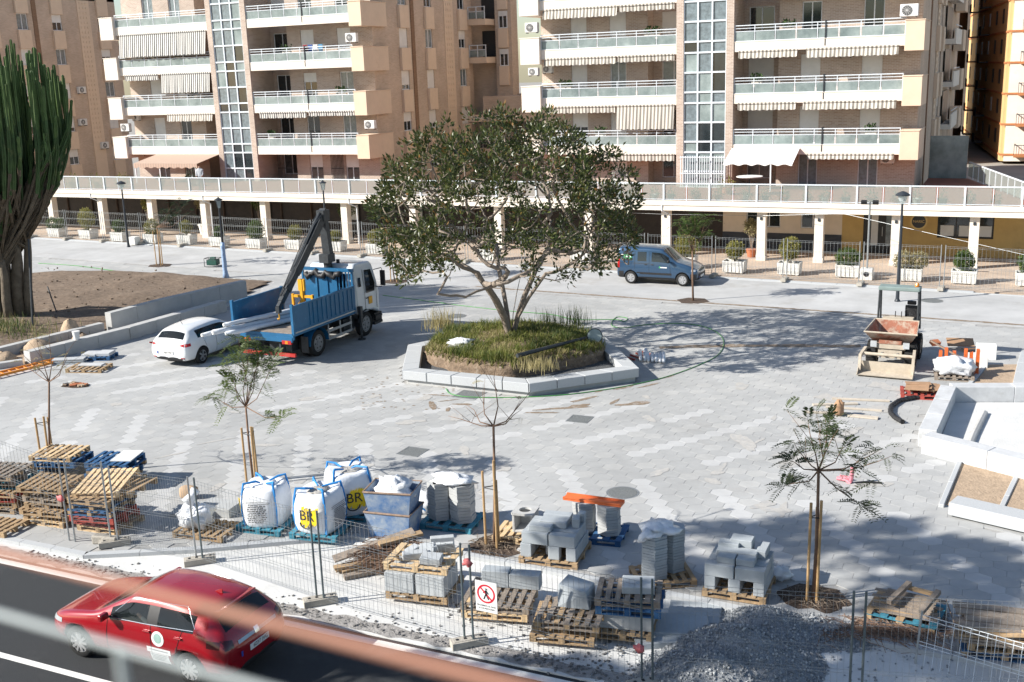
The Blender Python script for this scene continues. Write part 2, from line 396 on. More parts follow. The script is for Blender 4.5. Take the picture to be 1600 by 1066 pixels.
cover_m = mat('cover_iron', (.17,.18,.18), .7, .25, 30, bump=.8, bscale=60)
def square_cover(px, py, s, label):
    b = MB(); b.box(-s/2,-s/2,-.02,s/2,s/2,.006)
    t = thing('manhole_cover', label, 'cover', P(px,py), jit(.05)); b.build('lid', cover_m, t)
    f = MB()
    for q in (-1,1):
        f.box(-s/2-.03, q*s/2-.015*(1-q)-(0 if q>0 else .0), -.02, s/2+.03, q*s/2+.015*(1+q), .009)
        f.box(q*s/2-.015*(1-q), -s/2, -.02, q*s/2+.015*(1+q), s/2, .009)
    f.build('frame', steel, t)
square_cover(645,706,.62,'square steel cover left of the pale paver stack, behind the blue tubs')
square_cover(906,655,.62,'square cover in front of the tree planter corner')
square_cover(733,617,.8,'square cover beside the planter wall inside the hose loop')
def round_cover(px, py, r, label):
    t = thing('manhole_cover', label, 'cover', P(px,py))
    MB().lathe([(r,-.02),(r,.007),(r-.02,.008)], n=24).build('lid', cover_m, t)
    MB().lathe([(r+.05,-.02),(r+.05,.005),(r+.002,.005)], n=24).build('frame', steel, t)
round_cover(973,770,.36,'round cast cover in the paving behind the orange-topped slabs')
round_cover(713,494,.4,'round cover in the shade behind the tree planter')
round_cover(1456,470,.42,'round dark cover in the lane behind the dumper')
ds = MB()
for k in range(46):
    blob(ds, P(random.uniform(120,1380), random.uniform(600,800)), random.uniform(.08,.5), random.uniform(.05,.22), .0042, random.uniform(0,3), 26, .5)
for k in range(9):
    blob(ds, P(1300+random.gauss(0,60), 690+random.gauss(0,40)), random.uniform(.3,.8), random.uniform(.2,.4), .0048, random.uniform(0,3), 26, .5)
tag(ds.build('sand_dust', mat('sand_dust',(.43,.415,.39),.95,.12,9,dirt=(.37,.37,.365),dscale=3,dthr=.5), kind='stuff'), 'thin pale sand and cement dust spilt on the paving', 'dust')
# apron debris
deb = MB()
for k in range(900):
    x = random.uniform(-20,2); y = 15.9+abs(random.gauss(0,.28))
    s = random.uniform(.008,.03); deb.cbox((x,y,-.085+s/3),(s*2,s*1.4,s),random.random()*3, rx=jit(.5))
for k in range(500):
    p = random.choice([P(800,975,-.085),P(880,990,-.085),P(760,960,-.085),P(330,960,-.085),P(960,1010,-.085),P(860,1030,-.085)])
    s = random.uniform(.008,.03); deb.cbox((p.x+random.gauss(0,.6),p.y+random.gauss(0,.22),-.085+s/3),(s*2,s*1.4,s),random.random()*3)
tag(deb.build('grit', mat('grit',(.16,.155,.15),.95,.4,20), kind='stuff'), 'dark loose grit along the concrete apron edge', 'grit')
rg = MB(); strip(rg, [(-60,15.95),(-19,15.97),(-12,16.0),(-4,16.02),(8,16.02)], .36, -.081)
tag(rg.build('rough_edge', mat('rough_edge',(.30,.285,.27),.95,.35,9,bump=.9,bscale=25), kind='stuff'), 'rough gritty strip between road and concrete apron', 'gravel')
# ---- tree pits
pit_m = mat('tree_pit_mulch', (.085,.06,.045), 1, .4, 14, bump=1, bscale=30)
# ================================================================== APARTMENT BUILDINGS
YB, YW, YR = 64.0, 65.5, 66.6            # balcony front, wall, recessed wall beside the stairs
RT = [6.47+2.9*k for k in range(4)]      # balcony rail tops
def wallY(mb, Y, x0, x1, z0, z1, holes, depth=.16, mi=0):
    """vertical wall facing -Y with real openings (x0,x1,z0,z1) and reveals"""
    xs = sorted({x0,x1,*[h[0] for h in holes],*[h[1] for h in holes]}); zs = sorted({z0,z1,*[h[2] for h in holes],*[h[3] for h in holes]})
    for a, b in zip(xs, xs[1:]):
        for c, d in zip(zs, zs[1:]):
            mx, mz = (a+b)/2, (c+d)/2
            if any(h[0]<mx<h[1] and h[2]<mz<h[3] for h in holes): continue
            mb.add([(a,Y,c),(b,Y,c),(b,Y,d),(a,Y,d)], [(0,1,2,3)], mi)
    for a,b,c,d in holes:
        q = Y+depth
        mb.add([(a,Y,c),(a,q,c),(a,q,d),(a,Y,d)], [(0,1,2,3)], mi); mb.add([(b,Y,c),(b,Y,d),(b,q,d),(b,q,c)], [(0,1,2,3)], mi)
        mb.add([(a,Y,d),(a,q,d),(b,q,d),(b,Y,d)], [(0,1,2,3)], mi); mb.add([(a,Y,c),(b,Y,c),(b,q,c),(a,q,c)], [(0,1,2,3)], mi)
def wallX(mb, X, y0, y1, z0, z1, holes, depth=.16, sgn=1, mi=0):
    """vertical wall facing sgn*X"""
    t = MB(); wallY(t, 0, y0, y1, z0, z1, holes, depth)
    vs = [(X-sgn*v[1], v[0], v[2]) for v in t.v]
    fs = t.f if sgn > 0 else [tuple(reversed(f)) for f in t.f]
    mb.add(vs, fs, mi)
def windowY(par, Y, a, b, c, d, kind='dark', n=2):
    """window or door set in an opening of a wall facing -Y: frame > panes, shutter"""
    f = MB(); q = Y+.15; t = .06
    f.box(a,q-.06,c,a+t,q,d); f.box(b-t,q-.06,c,b,q,d); f.box(a+t,q-.06,d-t,b-t,q,d); f.box(a+t,q-.06,c,b-t,q,c+t)
    for i in range(1,n):
        x = a+(b-a)*i/n; f.box(x-t/2,q-.055,c+t,x+t/2,q,d-t)
    fr = f.build('window', whitepaint if kind != 'darkframe' else frame_dark, par)
    sh = {'shut':1.0,'half':.5,'most':.75,'low':.3}.get(kind, 0)
    if sh < 1:
        for i in range(n):
            x0 = a+t+(b-a-2*t)*i/n; x1 = a+t+(b-a-2*t)*(i+1)/n
            MB().box(x0+.01,q-.03,c+t,x1-.01,q-.015,d-t).build('pane', curtain if kind=='curtain' else winglass, fr)
    if sh:
        s = MB(); zb = d-(d-c)*sh; k = 0; z = d
        while z > zb+.02:
            s.box(a+.01,q-.10+.0,max(zb,z-.095),b-.01,q-.075,z-.008); z -= .1
        s.box(a+.01,q-.078,zb,b-.01,q-.068,d)
        s.build('shutter', shutter_m, fr)
    return fr
def windowX(par, X, a, b, c, d, kind='dark', sgn=1):
    fr = MB(); t = .06; q = sgn*.12
    def bx(mb, u0,u1,y0,y1,z0,z1): mb.box(min(X-u0*sgn,X-u1*sgn),y0,z0,max(X-u0*sgn,X-u1*sgn),y1,z1)
    bx(fr,.08,.14,a,a+t,c,d); bx(fr,.08,.14,b-t,b,c,d); bx(fr,.08,.14,a+t,b-t,d-t,d); bx(fr,.08,.14,a+t,b-t,c,c+t); bx(fr,.085,.14,(a+b)/2-t/2,(a+b)/2+t/2,c+t,d-t)
    o = fr.build('window', whitepaint, par)
    p = MB(); bx(p,.115,.13,a+t,b-t,c+t,d-t); p.build('pane', winglass if kind!='curtain' else curtain, o)
    sh = {'shut':1.0,'half':.5,'most':.75,'low':.3}.get(kind, 0)
    if sh:
        s = MB(); zb = d-(d-c)*sh; z = d
        while z > zb+.02:
            bx(s,.045,.07,a+.01,b-.01,max(zb,z-.095),z-.008); z -= .1
        bx(s,.07,.076,a+.01,b-.01,zb,d); s.build('shutter', shutter_m, o)
pane_cache = {}
def pane_obj(par, x, y, z, w, h, m, name='glass_pane'):
    k = (round(w,2), round(h,2), m.name)
    if k not in pane_cache: pane_cache[k] = MB().box(0,-.008,0,w,.008,h).mesh('glass_pane', m)
    return link(name, pane_cache[k], par, loc=(x,y,z))
def balcony(par, x0, x1, rt, boxL=None, boxR=None, n=8, split=None):
    """slab with fascia > railing, glass panes, end boxes"""
    s = MB(); s.box(x0, YB, rt-1.46, x1, YB+.14, rt-.93); s.box(x0, YB+.14, rt-1.12, x1, YW-.003, rt-.97)
    s.box(x0, YB-.02, rt-.93, x1, YB+.16, rt-.90)
    b = s.build('balcony', offwhite, par)
    r = MB(); y = YB+.05
    r.box(x0,y-.03,rt-.05,x1,y+.03,rt); r.box(x0,y-.02,rt-.20,x1,y+.02,rt-.165); r.box(x0,y-.02,rt-.37,x1,y+.02,rt-.33); r.box(x0,y-.02,rt-.90,x1,y+.02,rt-.865)
    w = (x1-x0)/n
    for i in range(n+1):
        x = x0+w*i; x = min(max(x,x0+.02),x1-.02); r.box(x-.02,y-.022,rt-.865,x+.02,y+.022,rt-.05)
    r.build('railing', railpaint, b)
    for i in range(n): pane_obj(b, x0+w*i+.05, y, rt-.86, w-.10, .48, frosted)
    if split is not None: MB().box(split-.03,YB-.01,rt-1.3,split+.03,YB+.5,rt+.06).build('divider', steel_dark, b)
    for bx in (boxL, boxR):
        if bx:
            q = MB(); q.box(bx[0], YB-.22, rt-1.75, bx[1], bx[2], rt-.19); q.box(bx[0]-.03, YB-.25, rt-.19, bx[1]+.03, bx[2]+.03, rt-.13)
            bev(q.build('end_box', cream if bx[3] else offwhite, b), .015, 1)
    return b
def awning(par, x0, x1, zt, drop, out=.0, m=None, y=None):
    """scalloped striped valance or dropped blind under a balcony slab"""
    y = YB+.02 if y is None else y; b = MB(); n = max(4, int((x1-x0)/.12)); vs = []; fs = []
    for r in range(4):
        f = r/3
        for i in range(n+1):
            x = x0+(x1-x0)*i/n
            z = zt-drop*f - (.05*abs(math.sin(i*math.pi/3)) if r == 3 else 0); yy = y-out*f+.03*math.sin(i*1.1)*f
            vs.append((x, yy, z))
    m_ = n+1
    fs = [(r*m_+i, r*m_+i+1, (r+1)*m_+i+1, (r+1)*m_+i) for r in range(3) for i in range(n)]
    b.add(vs, fs); b.box(x0, y-.05, zt-.02, x1, y+.07, zt+.06)
    return b.build('awning', m or awn_m, par)
def stairglass(par, x0, x1, z0, z1):
    """tall stairwell window: frame > panes"""
    f = MB(); y = YB-.02; cols = 3; w = (x1-x0)/cols; rows = []
    z = z0; k = 0
    while z < z1-.2:
        h = .62 if k % 3 == 2 else 1.12
        rows.append((z, min(z+h, z1))); z += h; k += 1
    for i in range(cols+1): f.box(x0+w*i-.045, y, z0, x0+w*i+.045, y+.12, z1)
    for a, b in rows: f.box(x0+.045, y+.004, a-.05, x1-.045, y+.116, a+.05)
    fr = f.build('stairwell_window', railpaint, par)
    for a, b in rows:
        for i in range(cols): pane_obj(fr, x0+w*i+.05, y+.08, a+.05, w-.10, b-a-.10, random.choice((curtain,curtain,winglass,frosted)))
    # inner dark shaft
    return fr
def side_panels(par, X, ys, zs, sgn=1, kinds=None):
    """cream spandrel panels under every side window"""
    for (a, b) in ys:
        for zt in zs:
            o = MB().box(min(X,X+sgn*.22), a, zt-1.56, max(X,X+sgn*.22), b, zt)
            bev(o.build('spandrel_panel', cream, par), .015, 1)
HT = 17.6
ZS = [12.05-2.9*k for k in range(-2,4)]
def block(name, label, x0, x1, st0, st1, layout, left_box=True, right_box=True, side=None, simple=False):
    t = thing(name, label, 'building', ((x0+x1)/2, YW, 0))
    ox, oy = (x0+x1)/2, YW
    root = bpy.data.objects.new('body', None)
    bpy.data.objects.remove(root)
    class Sh:   # children are given in world coordinates and parented with the offset taken out
        pass
    t.location = (0,0,0)
    w = MB()
    def holes_for(sec):
        return [(o[0],o[1],o[2],o[3]) for o in layout if o[5]==sec]
    if not simple:
        # left section, right section: wall, recess next to the stairs
        r0, r1 = st0-2.3, st1+2.3
        wallY(w, YW, x0+.7, r0, 0, HT, holes_for('L'), mi=1); wallY(w, YW, r1, x1-.3, 0, HT, holes_for('R'), mi=1)
        wallY(w, YR, r0, st0, 0, HT, holes_for('LR'), mi=1); wallY(w, YR, st1, r1, 0, HT, holes_for('RR'), mi=1)
        w.add([(r0,YW,0),(r0,YR,0),(r0,YR,HT),(r0,YW,HT)],[(0,3,2,1)],1); w.add([(r1,YW,0),(r1,YR,0),(r1,YR,HT),(r1,YW,HT)],[(0,1,2,3)],1)
        for a, b in ((st0-.05, st0+.38), (st1-.38, st1+.05)): w.box(a, YB-.05, 0, b, YR, HT, 1)
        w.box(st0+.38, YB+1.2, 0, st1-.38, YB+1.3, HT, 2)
        w.box(x0+.9, YR+.3, 0, x1-.6, 80, HT-.01, 0)
        w.add([(x1-.3,YW,0),(x1-.3,YW,HT),(x1-.3,YR,HT),(x1-.3,YR,0)],[(3,2,1,0)],0)
    else:
        w.box(x0, YW+.01, 0, x1-.6, 80, HT-.01, 0)
    w.box(x0, YW+.01, HT, x1-.3, 80.4, HT+.3, 0)
    if side:
        ys, kinds = side
        hs = []
        for i, (a, b) in enumerate(ys):
            for k, zt in enumerate(ZS): hs.append((a+.12, b-.05, zt, zt+1.34))
        wallX(w, x1-.3, YR if not simple else YW, 80.4, 0, HT, hs, .15, 1, 0)
        wallX(w, x0+.7, YW, 80.4, 0, HT, [], .15, -1, 0)
    wl = w.build('wall', [brick_m, brick_pale, frame_dark], t)
    if side:
        for i, (a, b) in enumerate(ys):
            for k, zt in enumerate(ZS): windowX(t, x1-.3, a+.12, b-.05, zt, zt+1.34, kinds[(i*3+k*5) % len(kinds)])
        side_panels(t, x1-.3, ys, ZS)
        MB().box(x1-.3, 70.75, 0, x1-.24, 71.2, HT).build('dark_strip', brick_dark, t)  # narrow darker vertical strip along the side wall
        lat = MB(); lat.box(x1-.3, 75.8, 0, x1-.24, 77.2, HT)
        z = 5.5
        while z < HT:
            for yy in (76.05,76.4,76.75): lat.box(x1-.239, yy, z, x1-.2, yy+.2, z+.2)
            z += .42
        lat.build('lattice_strip', cream, t)
    if simple: return t
    for o in layout:
        windowY(t, YW if o[5] in 'LR' and len(o[5])==1 else YR, *o[:5])
    stairglass(t, st0+.38, st1-.38, 2.9, HT-.2)
    for k, rt_ in enumerate(RT):
        balcony(t, x0+1.3, st0-.06, rt_, boxL=(x0, x0+1.3, YB+3.0, False), n=7)
        balcony(t, st1+.06, x1-1.0, rt_, boxR=(x1-1.0, x1, YB+3.0, True), n=8, split=st1+(x1-1-st1)*.55)
    return t
def bays(x0, x1, st0, st1, plan):
    """openings: (x0,x1,z0,z1,kind,section) per floor; plan = {floor: [kindLa,kindLb,kindLrecess,kindRrecess,kindRa,kindRb]}"""
    out = []
    Lw = st0-2.3-(x0+1.3); Rw = x1-1.0-(st1+2.3)
    for k, p in plan.items():
        zf = 2.92 if k < 0 else RT[k]-.95
        for i, (xa, wdt, sec) in enumerate(((x0+1.3+Lw*.22,1.05,'L'),(x0+1.3+Lw*.62,1.05,'L'),(st0-1.75,1.5,'LR'),(st1+.3,1.5,'RR'),(st1+2.3+Rw*.18,1.1,'R'),(st1+2.3+Rw*.66,1.1,'R'))):
            kd = p[i]
            if kd is None: continue
            if 'R' in sec and len(sec) == 2: out.append((xa, xa+wdt, zf+.45, zf+2.05, kd, sec))
            else: out.append((xa, xa+wdt, zf+.02, zf+2.12, kd, sec))
    return out
sideL = ([(68.95,70.25),(72.7,73.95),(78.0,79.3)], ['half','low','shut','dark','half','curtain','low','most'])
bl = block('apartment_building', 'brick apartment block left of centre with glazed stairwell and white balconies', -63.2, -40.3, -53.25, -49.9,
    bays(-63.2,-40.3,-53.25,-49.9,{-1:['dark','dark','dark','dark','half','half'],0:['shut','dark','curtain','dark','dark','curtain'],1:['shut','shut','dark','dark','low','curtain'],2:['dark','dark','dark','dark','shut','shut'],3:['curtain','curtain','dark','shut','dark','half']}), side=sideL)
br_ = block('apartment_building', 'brick apartment block right of centre behind the big tree, pale blue stairwell glazing', -28.9, -5.3, -18.9, -15.62,
    bays(-28.9,-5.3,-18.9,-15.62,{-1:['dark','shut','dark','curtain','curtain','curtain'],0:['half','shut','dark','shut','most','shut'],1:['most','curtain','curtain','shut','shut','shut'],2:['shut','shut','shut','dark','dark','dark'],3:['shut','dark','dark','shut','dark','shut']}), side=([(75.5,76.9),(79.0,80.4)], ['dark','curtain','half']))
bf = block('apartment_building', 'brick apartment block at the far left edge behind the giant cactus', -100, -77.2, -90, -87, [], side=sideL, simple=True)
for rt_ in RT: bev(MB().box(-78.2, YB-.22, rt_-1.75, -77.2, YB+3, rt_-.19).build('end_box', cream, bf), .015, 1)
# awnings (parts of their buildings)
awning(bl, -61.6,-53.5, RT[3]-1.47, 1.55, .25); awning(bl, -61.5,-58.3, RT[2]-1.47, .34); awning(bl, -58.0,-53.5, RT[2]-1.47, 1.3, .2)
awning(bl, -57.8,-53.6, RT[1]-1.47, .45, .1, awn2_m); awning(bl, -49.4,-45.4, RT[1]-1.47, .34); awning(bl, -45.2,-41.4, RT[1]-1.47, .25)
awning(br_, -27.4,-22.6, RT[3]-1.47, .5, .12, awn2_m); awning(br_, -22.5,-19.1, RT[3]-1.47, .3, 0, awn2_m)
awning(br_, -27.4,-22.7, RT[2]-1.47, .36, .05, awn2_m); awning(br_, -22.6,-19.1, RT[2]-1.47, .3, 0, awn2_m)
awning(br_, -27.4,-22.8, RT[1]-1.47, .34, 0, awn2_m); awning(br_, -22.7,-19.1, RT[1]-1.47, 1.35, .22, awn2_m)
awning(br_, -24.0,-19.1, RT[0]-1.47, .35, 0, awn2_m)
awning(br_, -15.3,-12.0, RT[2]-1.47, .34, .1, awn2_m); awning(br_, -11.5,-6.6, RT[2]-1.47, .42, .12, awn2_m)
awning(br_, -15.3,-12.0, RT[1]-1.47, .34, .05, awn2_m); awning(br_, -11.6,-6.6, RT[1]-1.47, .36, .1, awn2_m)
# far left awning on the terrace, white awning on the right block
def canopy(par, x0, x1, y0, y1, z0, z1, m, val=.28, posts=()):
    b = MB(); b.add([(x0,y1,z1),(x1,y1,z1),(x1,y0,z0),(x0,y0,z0)], [(0,1,2,3)]); b.add([(x0,y1,z1-.02),(x1,y1,z1-.02),(x1,y0,z0-.02),(x0,y0,z0-.02)], [(3,2,1,0)])
    n = int((x1-x0)/.12)
    vs = [(x0+(x1-x0)*i/n, y0-.01, z0) for i in range(n+1)] + [(x0+(x1-x0)*i/n, y0-.01, z0-val-(.05*math.sin(i*1.05))) for i in range(n+1)]
    b.add(vs, [(i,i+1,n+2+i,n+1+i) for i in range(n)])
    a = b.build('awning', m, par)
    for x in posts: MB().box(x-.035,y0+.02,2.9,x+.035,y0+.09,z0-.02).build('awning_post', whitepaint, a)
canopy(bl, -59.3,-53.4, 61.6, 64.3, 4.55, 5.05, stripemat('awning_brick',(.50,.36,.28),(.40,.30,.24),.24), .3, (-59.2,-56.9,-53.6))
canopy(br_, -15.6,-11.7, 61.9, 64.2, 4.65, 5.45, awn_white, .05, (-15.5,-12.9))
awning(br_, -11.3,-6.6, RT[0]-1.47, .22, .1, awn2_m)
# stair entrance grille on the right block
g = MB()
x = -18.6
while x < -15.9: g.box(x-.02, YB-.32, 3.0, x+.02, YB-.28, 4.95); x += .145
for z in (3.1,3.9,4.85): g.box(-18.65, YB-.34, z, -15.9, YB-.26, z+.05)
g.build('entrance_grille', railpaint, br_)
for X0, X1, secs, bld in ((-49.2,-47.9,'',bl),(-44.6,-43.6,'',bl)):
    g = MB(); x = X0
    while x < X1: g.box(x-.012, YW-.10, 3.0, x+.012, YW-.07, 5.0); x += .11
    g.box(X0,YW-.11,3.9,X1,YW-.06,3.94); g.build('window_grille', frame_dark, bld)
# balconies on the alley side of the right block
for rt_ in RT:
    s = MB(); s.box(-5.6, 83.5, rt_-1.3, -4.9, 90, rt_-.95); s.box(-5.0, 83.5, rt_-.95, -4.9, 90, rt_-.25)
    b = s.build('balcony', offwhite, br_); MB().box(-4.97,83.5,rt_-.05,-4.92,90,rt_).build('railing', railpaint, b)
    MB().box(-5.61,84,rt_-.95,-5.57,89.5,rt_+1.3).build('opening', frame_dark, b)
    bev(MB().box(-5.6,92.5,rt_-1.75,-4.9,96,rt_-.19).build('end_box', cream, br_), .02, 1)
MB().box(-25.0,80.41,0,-5.7,100,HT).build('rear_wing', brick_m, br_)

random.seed(77)
planted = mat('balcony_leaves',(.05,.09,.025),.7,.4,30)
def balcony_box_plant(bld, x, k, w=.7):
    z = RT[k]-.95; mb = MB(); mb.box(x,YB+.25,z,x+w,YB+.45,z+.75)
    o = mb.build('flower_trough', offwhite, bld); lv = MB()
    for q in range(70):
        c = Vector((x+random.random()*w,YB+.35+jit(.12),z+.75+random.random()*.35)); d = Vector((jit(1),jit(1),jit(1)+.4)).normalized(); a = d.orthogonal().normalized()*.05
        lv.add([c,c+d*.09+a,c+d*.18,c+d*.09-a],[(0,1,2,3)])
    lv.build('leaves', planted, o)
for bld,x,k in ((bl,-60.8,2),(bl,-56.0,1),(bl,-47.2,2),(bl,-43.0,1),(bl,-49.0,0),(br_,-26.5,1),(br_,-21.0,2),(br_,-14.6,1),(br_,-8.2,0),(br_,-12.9,2),(br_,-24.2,0)): balcony_box_plant(bld,x,k,random.uniform(.5,1.1))
# ---- linking block in the gap
gap = thing('apartment_building', 'recessed brick block in the shaded gap between the two apartment blocks', 'building')
w = MB(); w.box(-44.0, 82.0, 0, -37.6, 82.6, HT+2, 0); w.box(-38.9, 81.2, 0, -37.5, 82.0, HT+2, 0); w.box(-39.3,79.3,6.9,-27.5,81.99,8.3,0); w.box(-37.59,82.01,0,-24,86,8.4,0)
w.build('wall', brick_m, gap)
for rt_ in RT[2:]:
    s = MB(); s.box(-40.55, 79.6, rt_-1.4, -39.0, 81.9, rt_-.95); b = s.build('balcony', cream, gap)
    r = MB(); r.box(-40.5,79.6,rt_-.06,-39.0,79.66,rt_); r.box(-40.5,79.6,rt_-.4,-39.0,79.65,rt_-.35)
    for i in range(3): r.box(-40.5+i*.72,79.6,rt_-.95,-40.45+i*.72,79.66,rt_-.06)
    r.build('railing', railpaint, b)
    for i in range(2): pane_obj(b, -40.42+i*.72, 79.64, rt_-.9, .62, .48, frosted)
    MB().box(-40.4,81.9,rt_-.9,-39.1,81.95,rt_+1.1).build('opening', frame_dark, b)
for z in (6.35,): MB().box(-40.6,79.2,z,-27.4,79.29,6.9).build('parapet_band', cream, gap)
s = MB(); s.box(-40.55,79.4,3.75,-27.4,82,4.25); b = s.build('balcony', cream, gap)
r = MB(); r.box(-40.5,79.4,5.15,-27.5,79.46,5.2); r.box(-40.5,79.4,4.8,-27.5,79.45,4.84)
for i in range(14): r.box(-40.5+i*.98,79.4,4.25,-40.45+i*.98,79.46,5.15)
r.build('railing', steel, b)
for i in range(13): pane_obj(b, -40.42+i*.98, 79.44, 4.3, .84, .46, winglass)
for a, c in ((-37,-34.5),(-33.4,-31.6)):
    for z in (4.3,):
        windowY(gap, 81.8, a, c, z, z+1.9, 'curtain')
for z in (10.6,13.5,16.4):
    bev(MB().box(-38.6,81.0,z-1.5,-37.75,81.2,z).build('spandrel_panel', cream, gap), .015, 1)
    windowY(gap, 81.04, -38.55,-37.8,z,z+1.3,'low')
# ---- buildings down the alley at the right edge
yel = mat('yellow_render', (.66,.43,.20), .9, .08, 1.0); ochre = mat('orange_band', (.50,.20,.08), .9, .1, 2)
al = thing('apartment_building', 'white and yellow apartment block at the right edge beyond the alley', 'building')
N0 = onY(1573,100,118.0); N1 = onY(1512,100,160.0); N0.z = N1.z = 0; dn = (N1-N0).normalized(); Ls = (N1-N0).length; an = math.atan2(dn.y,dn.x)
w = MB(); w.prism([(N0.x,N0.y),(N0.x+26,N0.y),(N1.x+26,N1.y),(N1.x,N1.y)],0,36,0); w.box(N0.x+.3,N0.y-.2,0,N0.x+26,N0.y-.01,36,1); w.build('wall', [yel, offwhite], al)
for k in range(9):
    z = 2.9*k+.6; c0 = N0.x; yy = N0.y
    s = MB(); s.box(c0+1.2,yy-1.9,z-.1,c0+12,yy-.2,z+.12); s.box(c0-.05,yy-.26,z-.05,c0+1.2,yy-.2,z+.14); b = s.build('balcony', ochre, al)
    r = MB(); r.box(c0+1.2,yy-1.9,z+1.02,c0+12,yy-1.84,z+1.08); r.box(c0+1.2,yy-1.84,z+1.02,c0+1.26,yy-.2,z+1.08)
    for i in range(50): r.box(c0+1.22+i*.2,yy-1.88,z+.12,c0+1.245+i*.2,yy-1.85,z+1.02)
    for i in range(9): r.box(c0+1.2,yy-1.8+i*.18,z+.12,c0+1.22,yy-1.78+i*.18,z+1.02)
    r.build('railing', steel_dark, b)
    windowY(al, yy-.35, c0+2.4, c0+4.4, z+.15, z+2.3, random.choice(('curtain','dark','half','most')))
    nn = Vector((-dn.y,dn.x,0))
    MB().box(0,0,z-.05,Ls,.08,z+.12).build('band', ochre, al, loc=(N0.x,N0.y,0), rot=(0,0,an))
    for f in (.12,.26,.42,.58,.74,.9):
        p = N0+dn*(Ls*f); o = MB().box(-.6,.0,z+.9,.6,.06,z+2.3).build('window', frame_dark if random.random()<.7 else shutter_m, al, loc=(p.x,p.y,0), rot=(0,0,an)); 
        if f in (.42,.74): MB().box(-1.2,.0,z,1.2,1.0,z+.12).box(-1.2,.96,z+.12,1.2,1.0,z+1.0).build('side_balcony', steel_dark, al, loc=(p.x,p.y,0), rot=(0,0,an))
al2 = thing('apartment_building', 'dark brick apartment block left of the alley, shaped to shade its yellow wall', 'building')
w = MB(); w.box(-17,116,0,-7.6,150,24); w.build('wall', brick_dark, al2)  # height and position of this block are shaped to shade the yellow alley wall
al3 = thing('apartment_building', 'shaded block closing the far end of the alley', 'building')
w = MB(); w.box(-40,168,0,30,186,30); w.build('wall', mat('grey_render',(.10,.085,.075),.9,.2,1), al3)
for k in range(10):
    for i in range(6): windowY(al3, 167.8, -18+i*2.6, -16.8+i*2.6, 2.9*k+1.5, 2.9*k+3.0, random.choice(('dark','half','curtain')))
# ---- air conditioners
fan_m = mat('fan_grille', (.09,.09,.09), .6, .2, 10)
def ac(x, y, z, facing, label, s=1.0):
    t = thing('air_conditioner', label, 'air conditioner', (x,y,z), 0 if facing=='Y' else R(90), 'air conditioners on the facades')
    bev(MB().box(-.42*s,-.3,0,.42*s,0,.58*s).build('casing', acgrey, t), .02, 1)
    MB().tube([(-.1*s,-.31,.29*s),(-.1*s,-.325,.29*s)], .23*s, 16).build('fan', fan_m, t)
    g = MB()
    for q in range(6): a = q*math.pi/6; g.bar((-.1*s-.23*s*math.cos(a),-.332,.29*s-.23*s*math.sin(a)),(-.1*s+.23*s*math.cos(a),-.332,.29*s+.23*s*math.sin(a)),.012,.012)
    g.lathe([(.06*s,0),(.06*s,.01)],(0,0,0),8) if False else None
    g.build('grille', acgrey, t)
    MB().box(-.36*s,-.28,-.05,-.3*s,0,0).box(.3*s,-.28,-.05,.36*s,0,0).build('bracket', steel_dark, t)
def ac_px(px, py, Y, label, s=1.0): p = onY(px, py, Y); ac(p.x, Y, p.z, 'Y', label, s)
ac_px(552,66,64.2,'large outdoor unit on an end box, third balcony up on the left block')
ac_px(581,201,64.1,'outdoor unit between the two lowest end boxes of the left block',.95)
ac_px(833,51,64.1,'outdoor unit under the top left end box of the right block')
ac_px(836,118,64.1,'outdoor unit left of a pair under the second end box of the right block',.8)
ac_px(858,114,65.2,'outdoor unit right of a pair in the balcony of the right block',.8)
ac_px(1421,26,63.95,'large outdoor unit standing on the top right end box of the right block',1.1)
ac_px(1322,89,65.45,'small outdoor unit under the awning of the right block',.8)
ac_px(1387,255,65.45,'outdoor unit under the lowest right balcony above the terrace',.9)
ac_px(200,205,64.4,'outdoor unit between the lowest left end boxes of the left block',1.0)
ac_px(216,188,65.3,'outdoor unit high on the wall behind the lowest left balcony',.8)
def ac_side(px, py, X, label): p = onX(px, py, X); ac(X, p.y, p.z, 'X', label)
ac_side(126,146,-77.45,'outdoor unit on the far left brick wall near the cactus top'); ac_side(128,196,-77.45,'lower outdoor unit on the far left brick wall')
ac_side(162,232,-77.45,'outdoor unit low on the far left brick wall above a grey cabinet')
# ================================================================== FOLIAGE HELPERS
def leafmat(name, c1, c2, rough=.45, tr=.35, c3=None):
    m = bpy.data.materials.new(name); m.use_nodes = True; n = m.node_tree.nodes; l = m.node_tree.links
    b = n['Principled BSDF']; b.inputs['Roughness'].default_value = rough; b.inputs['Specular IOR Level'].default_value = .45
    geo = n.new('ShaderNodeNewGeometry')
    cr = n.new('ShaderNodeValToRGB'); cr.color_ramp.elements[0].color = (*c1,1); cr.color_ramp.elements[1].color = (*c2,1)
    if c3: e = cr.color_ramp.elements.new(.93); e.color = (*c2,1); cr.color_ramp.elements[2].color = (*c3,1)
    l.new(geo.outputs['Random Per Island'], cr.inputs[0]); l.new(cr.outputs[0], b.inputs['Base Color'])
    tl = n.new('ShaderNodeBsdfTranslucent'); l.new(cr.outputs[0], tl.inputs[0])
    mx = n.new('ShaderNodeMixShader'); mx.inputs[0].default_value = tr
    l.new(b.outputs[0], mx.inputs[1]); l.new(tl.outputs[0], mx.inputs[2]); l.new(mx.outputs[0], n['Material Output'].inputs['Surface'])
    return m
lf_ficus = leafmat('leaf_ficus', (.028,.047,.013), (.10,.115,.033), .33, .25, (.25,.125,.037))
lf_green = leafmat('leaf_green', (.045,.085,.018), (.12,.17,.04), .5, .35)
lf_yellow = leafmat('leaf_yellowish', (.16,.17,.035), (.34,.30,.09), .6, .35)
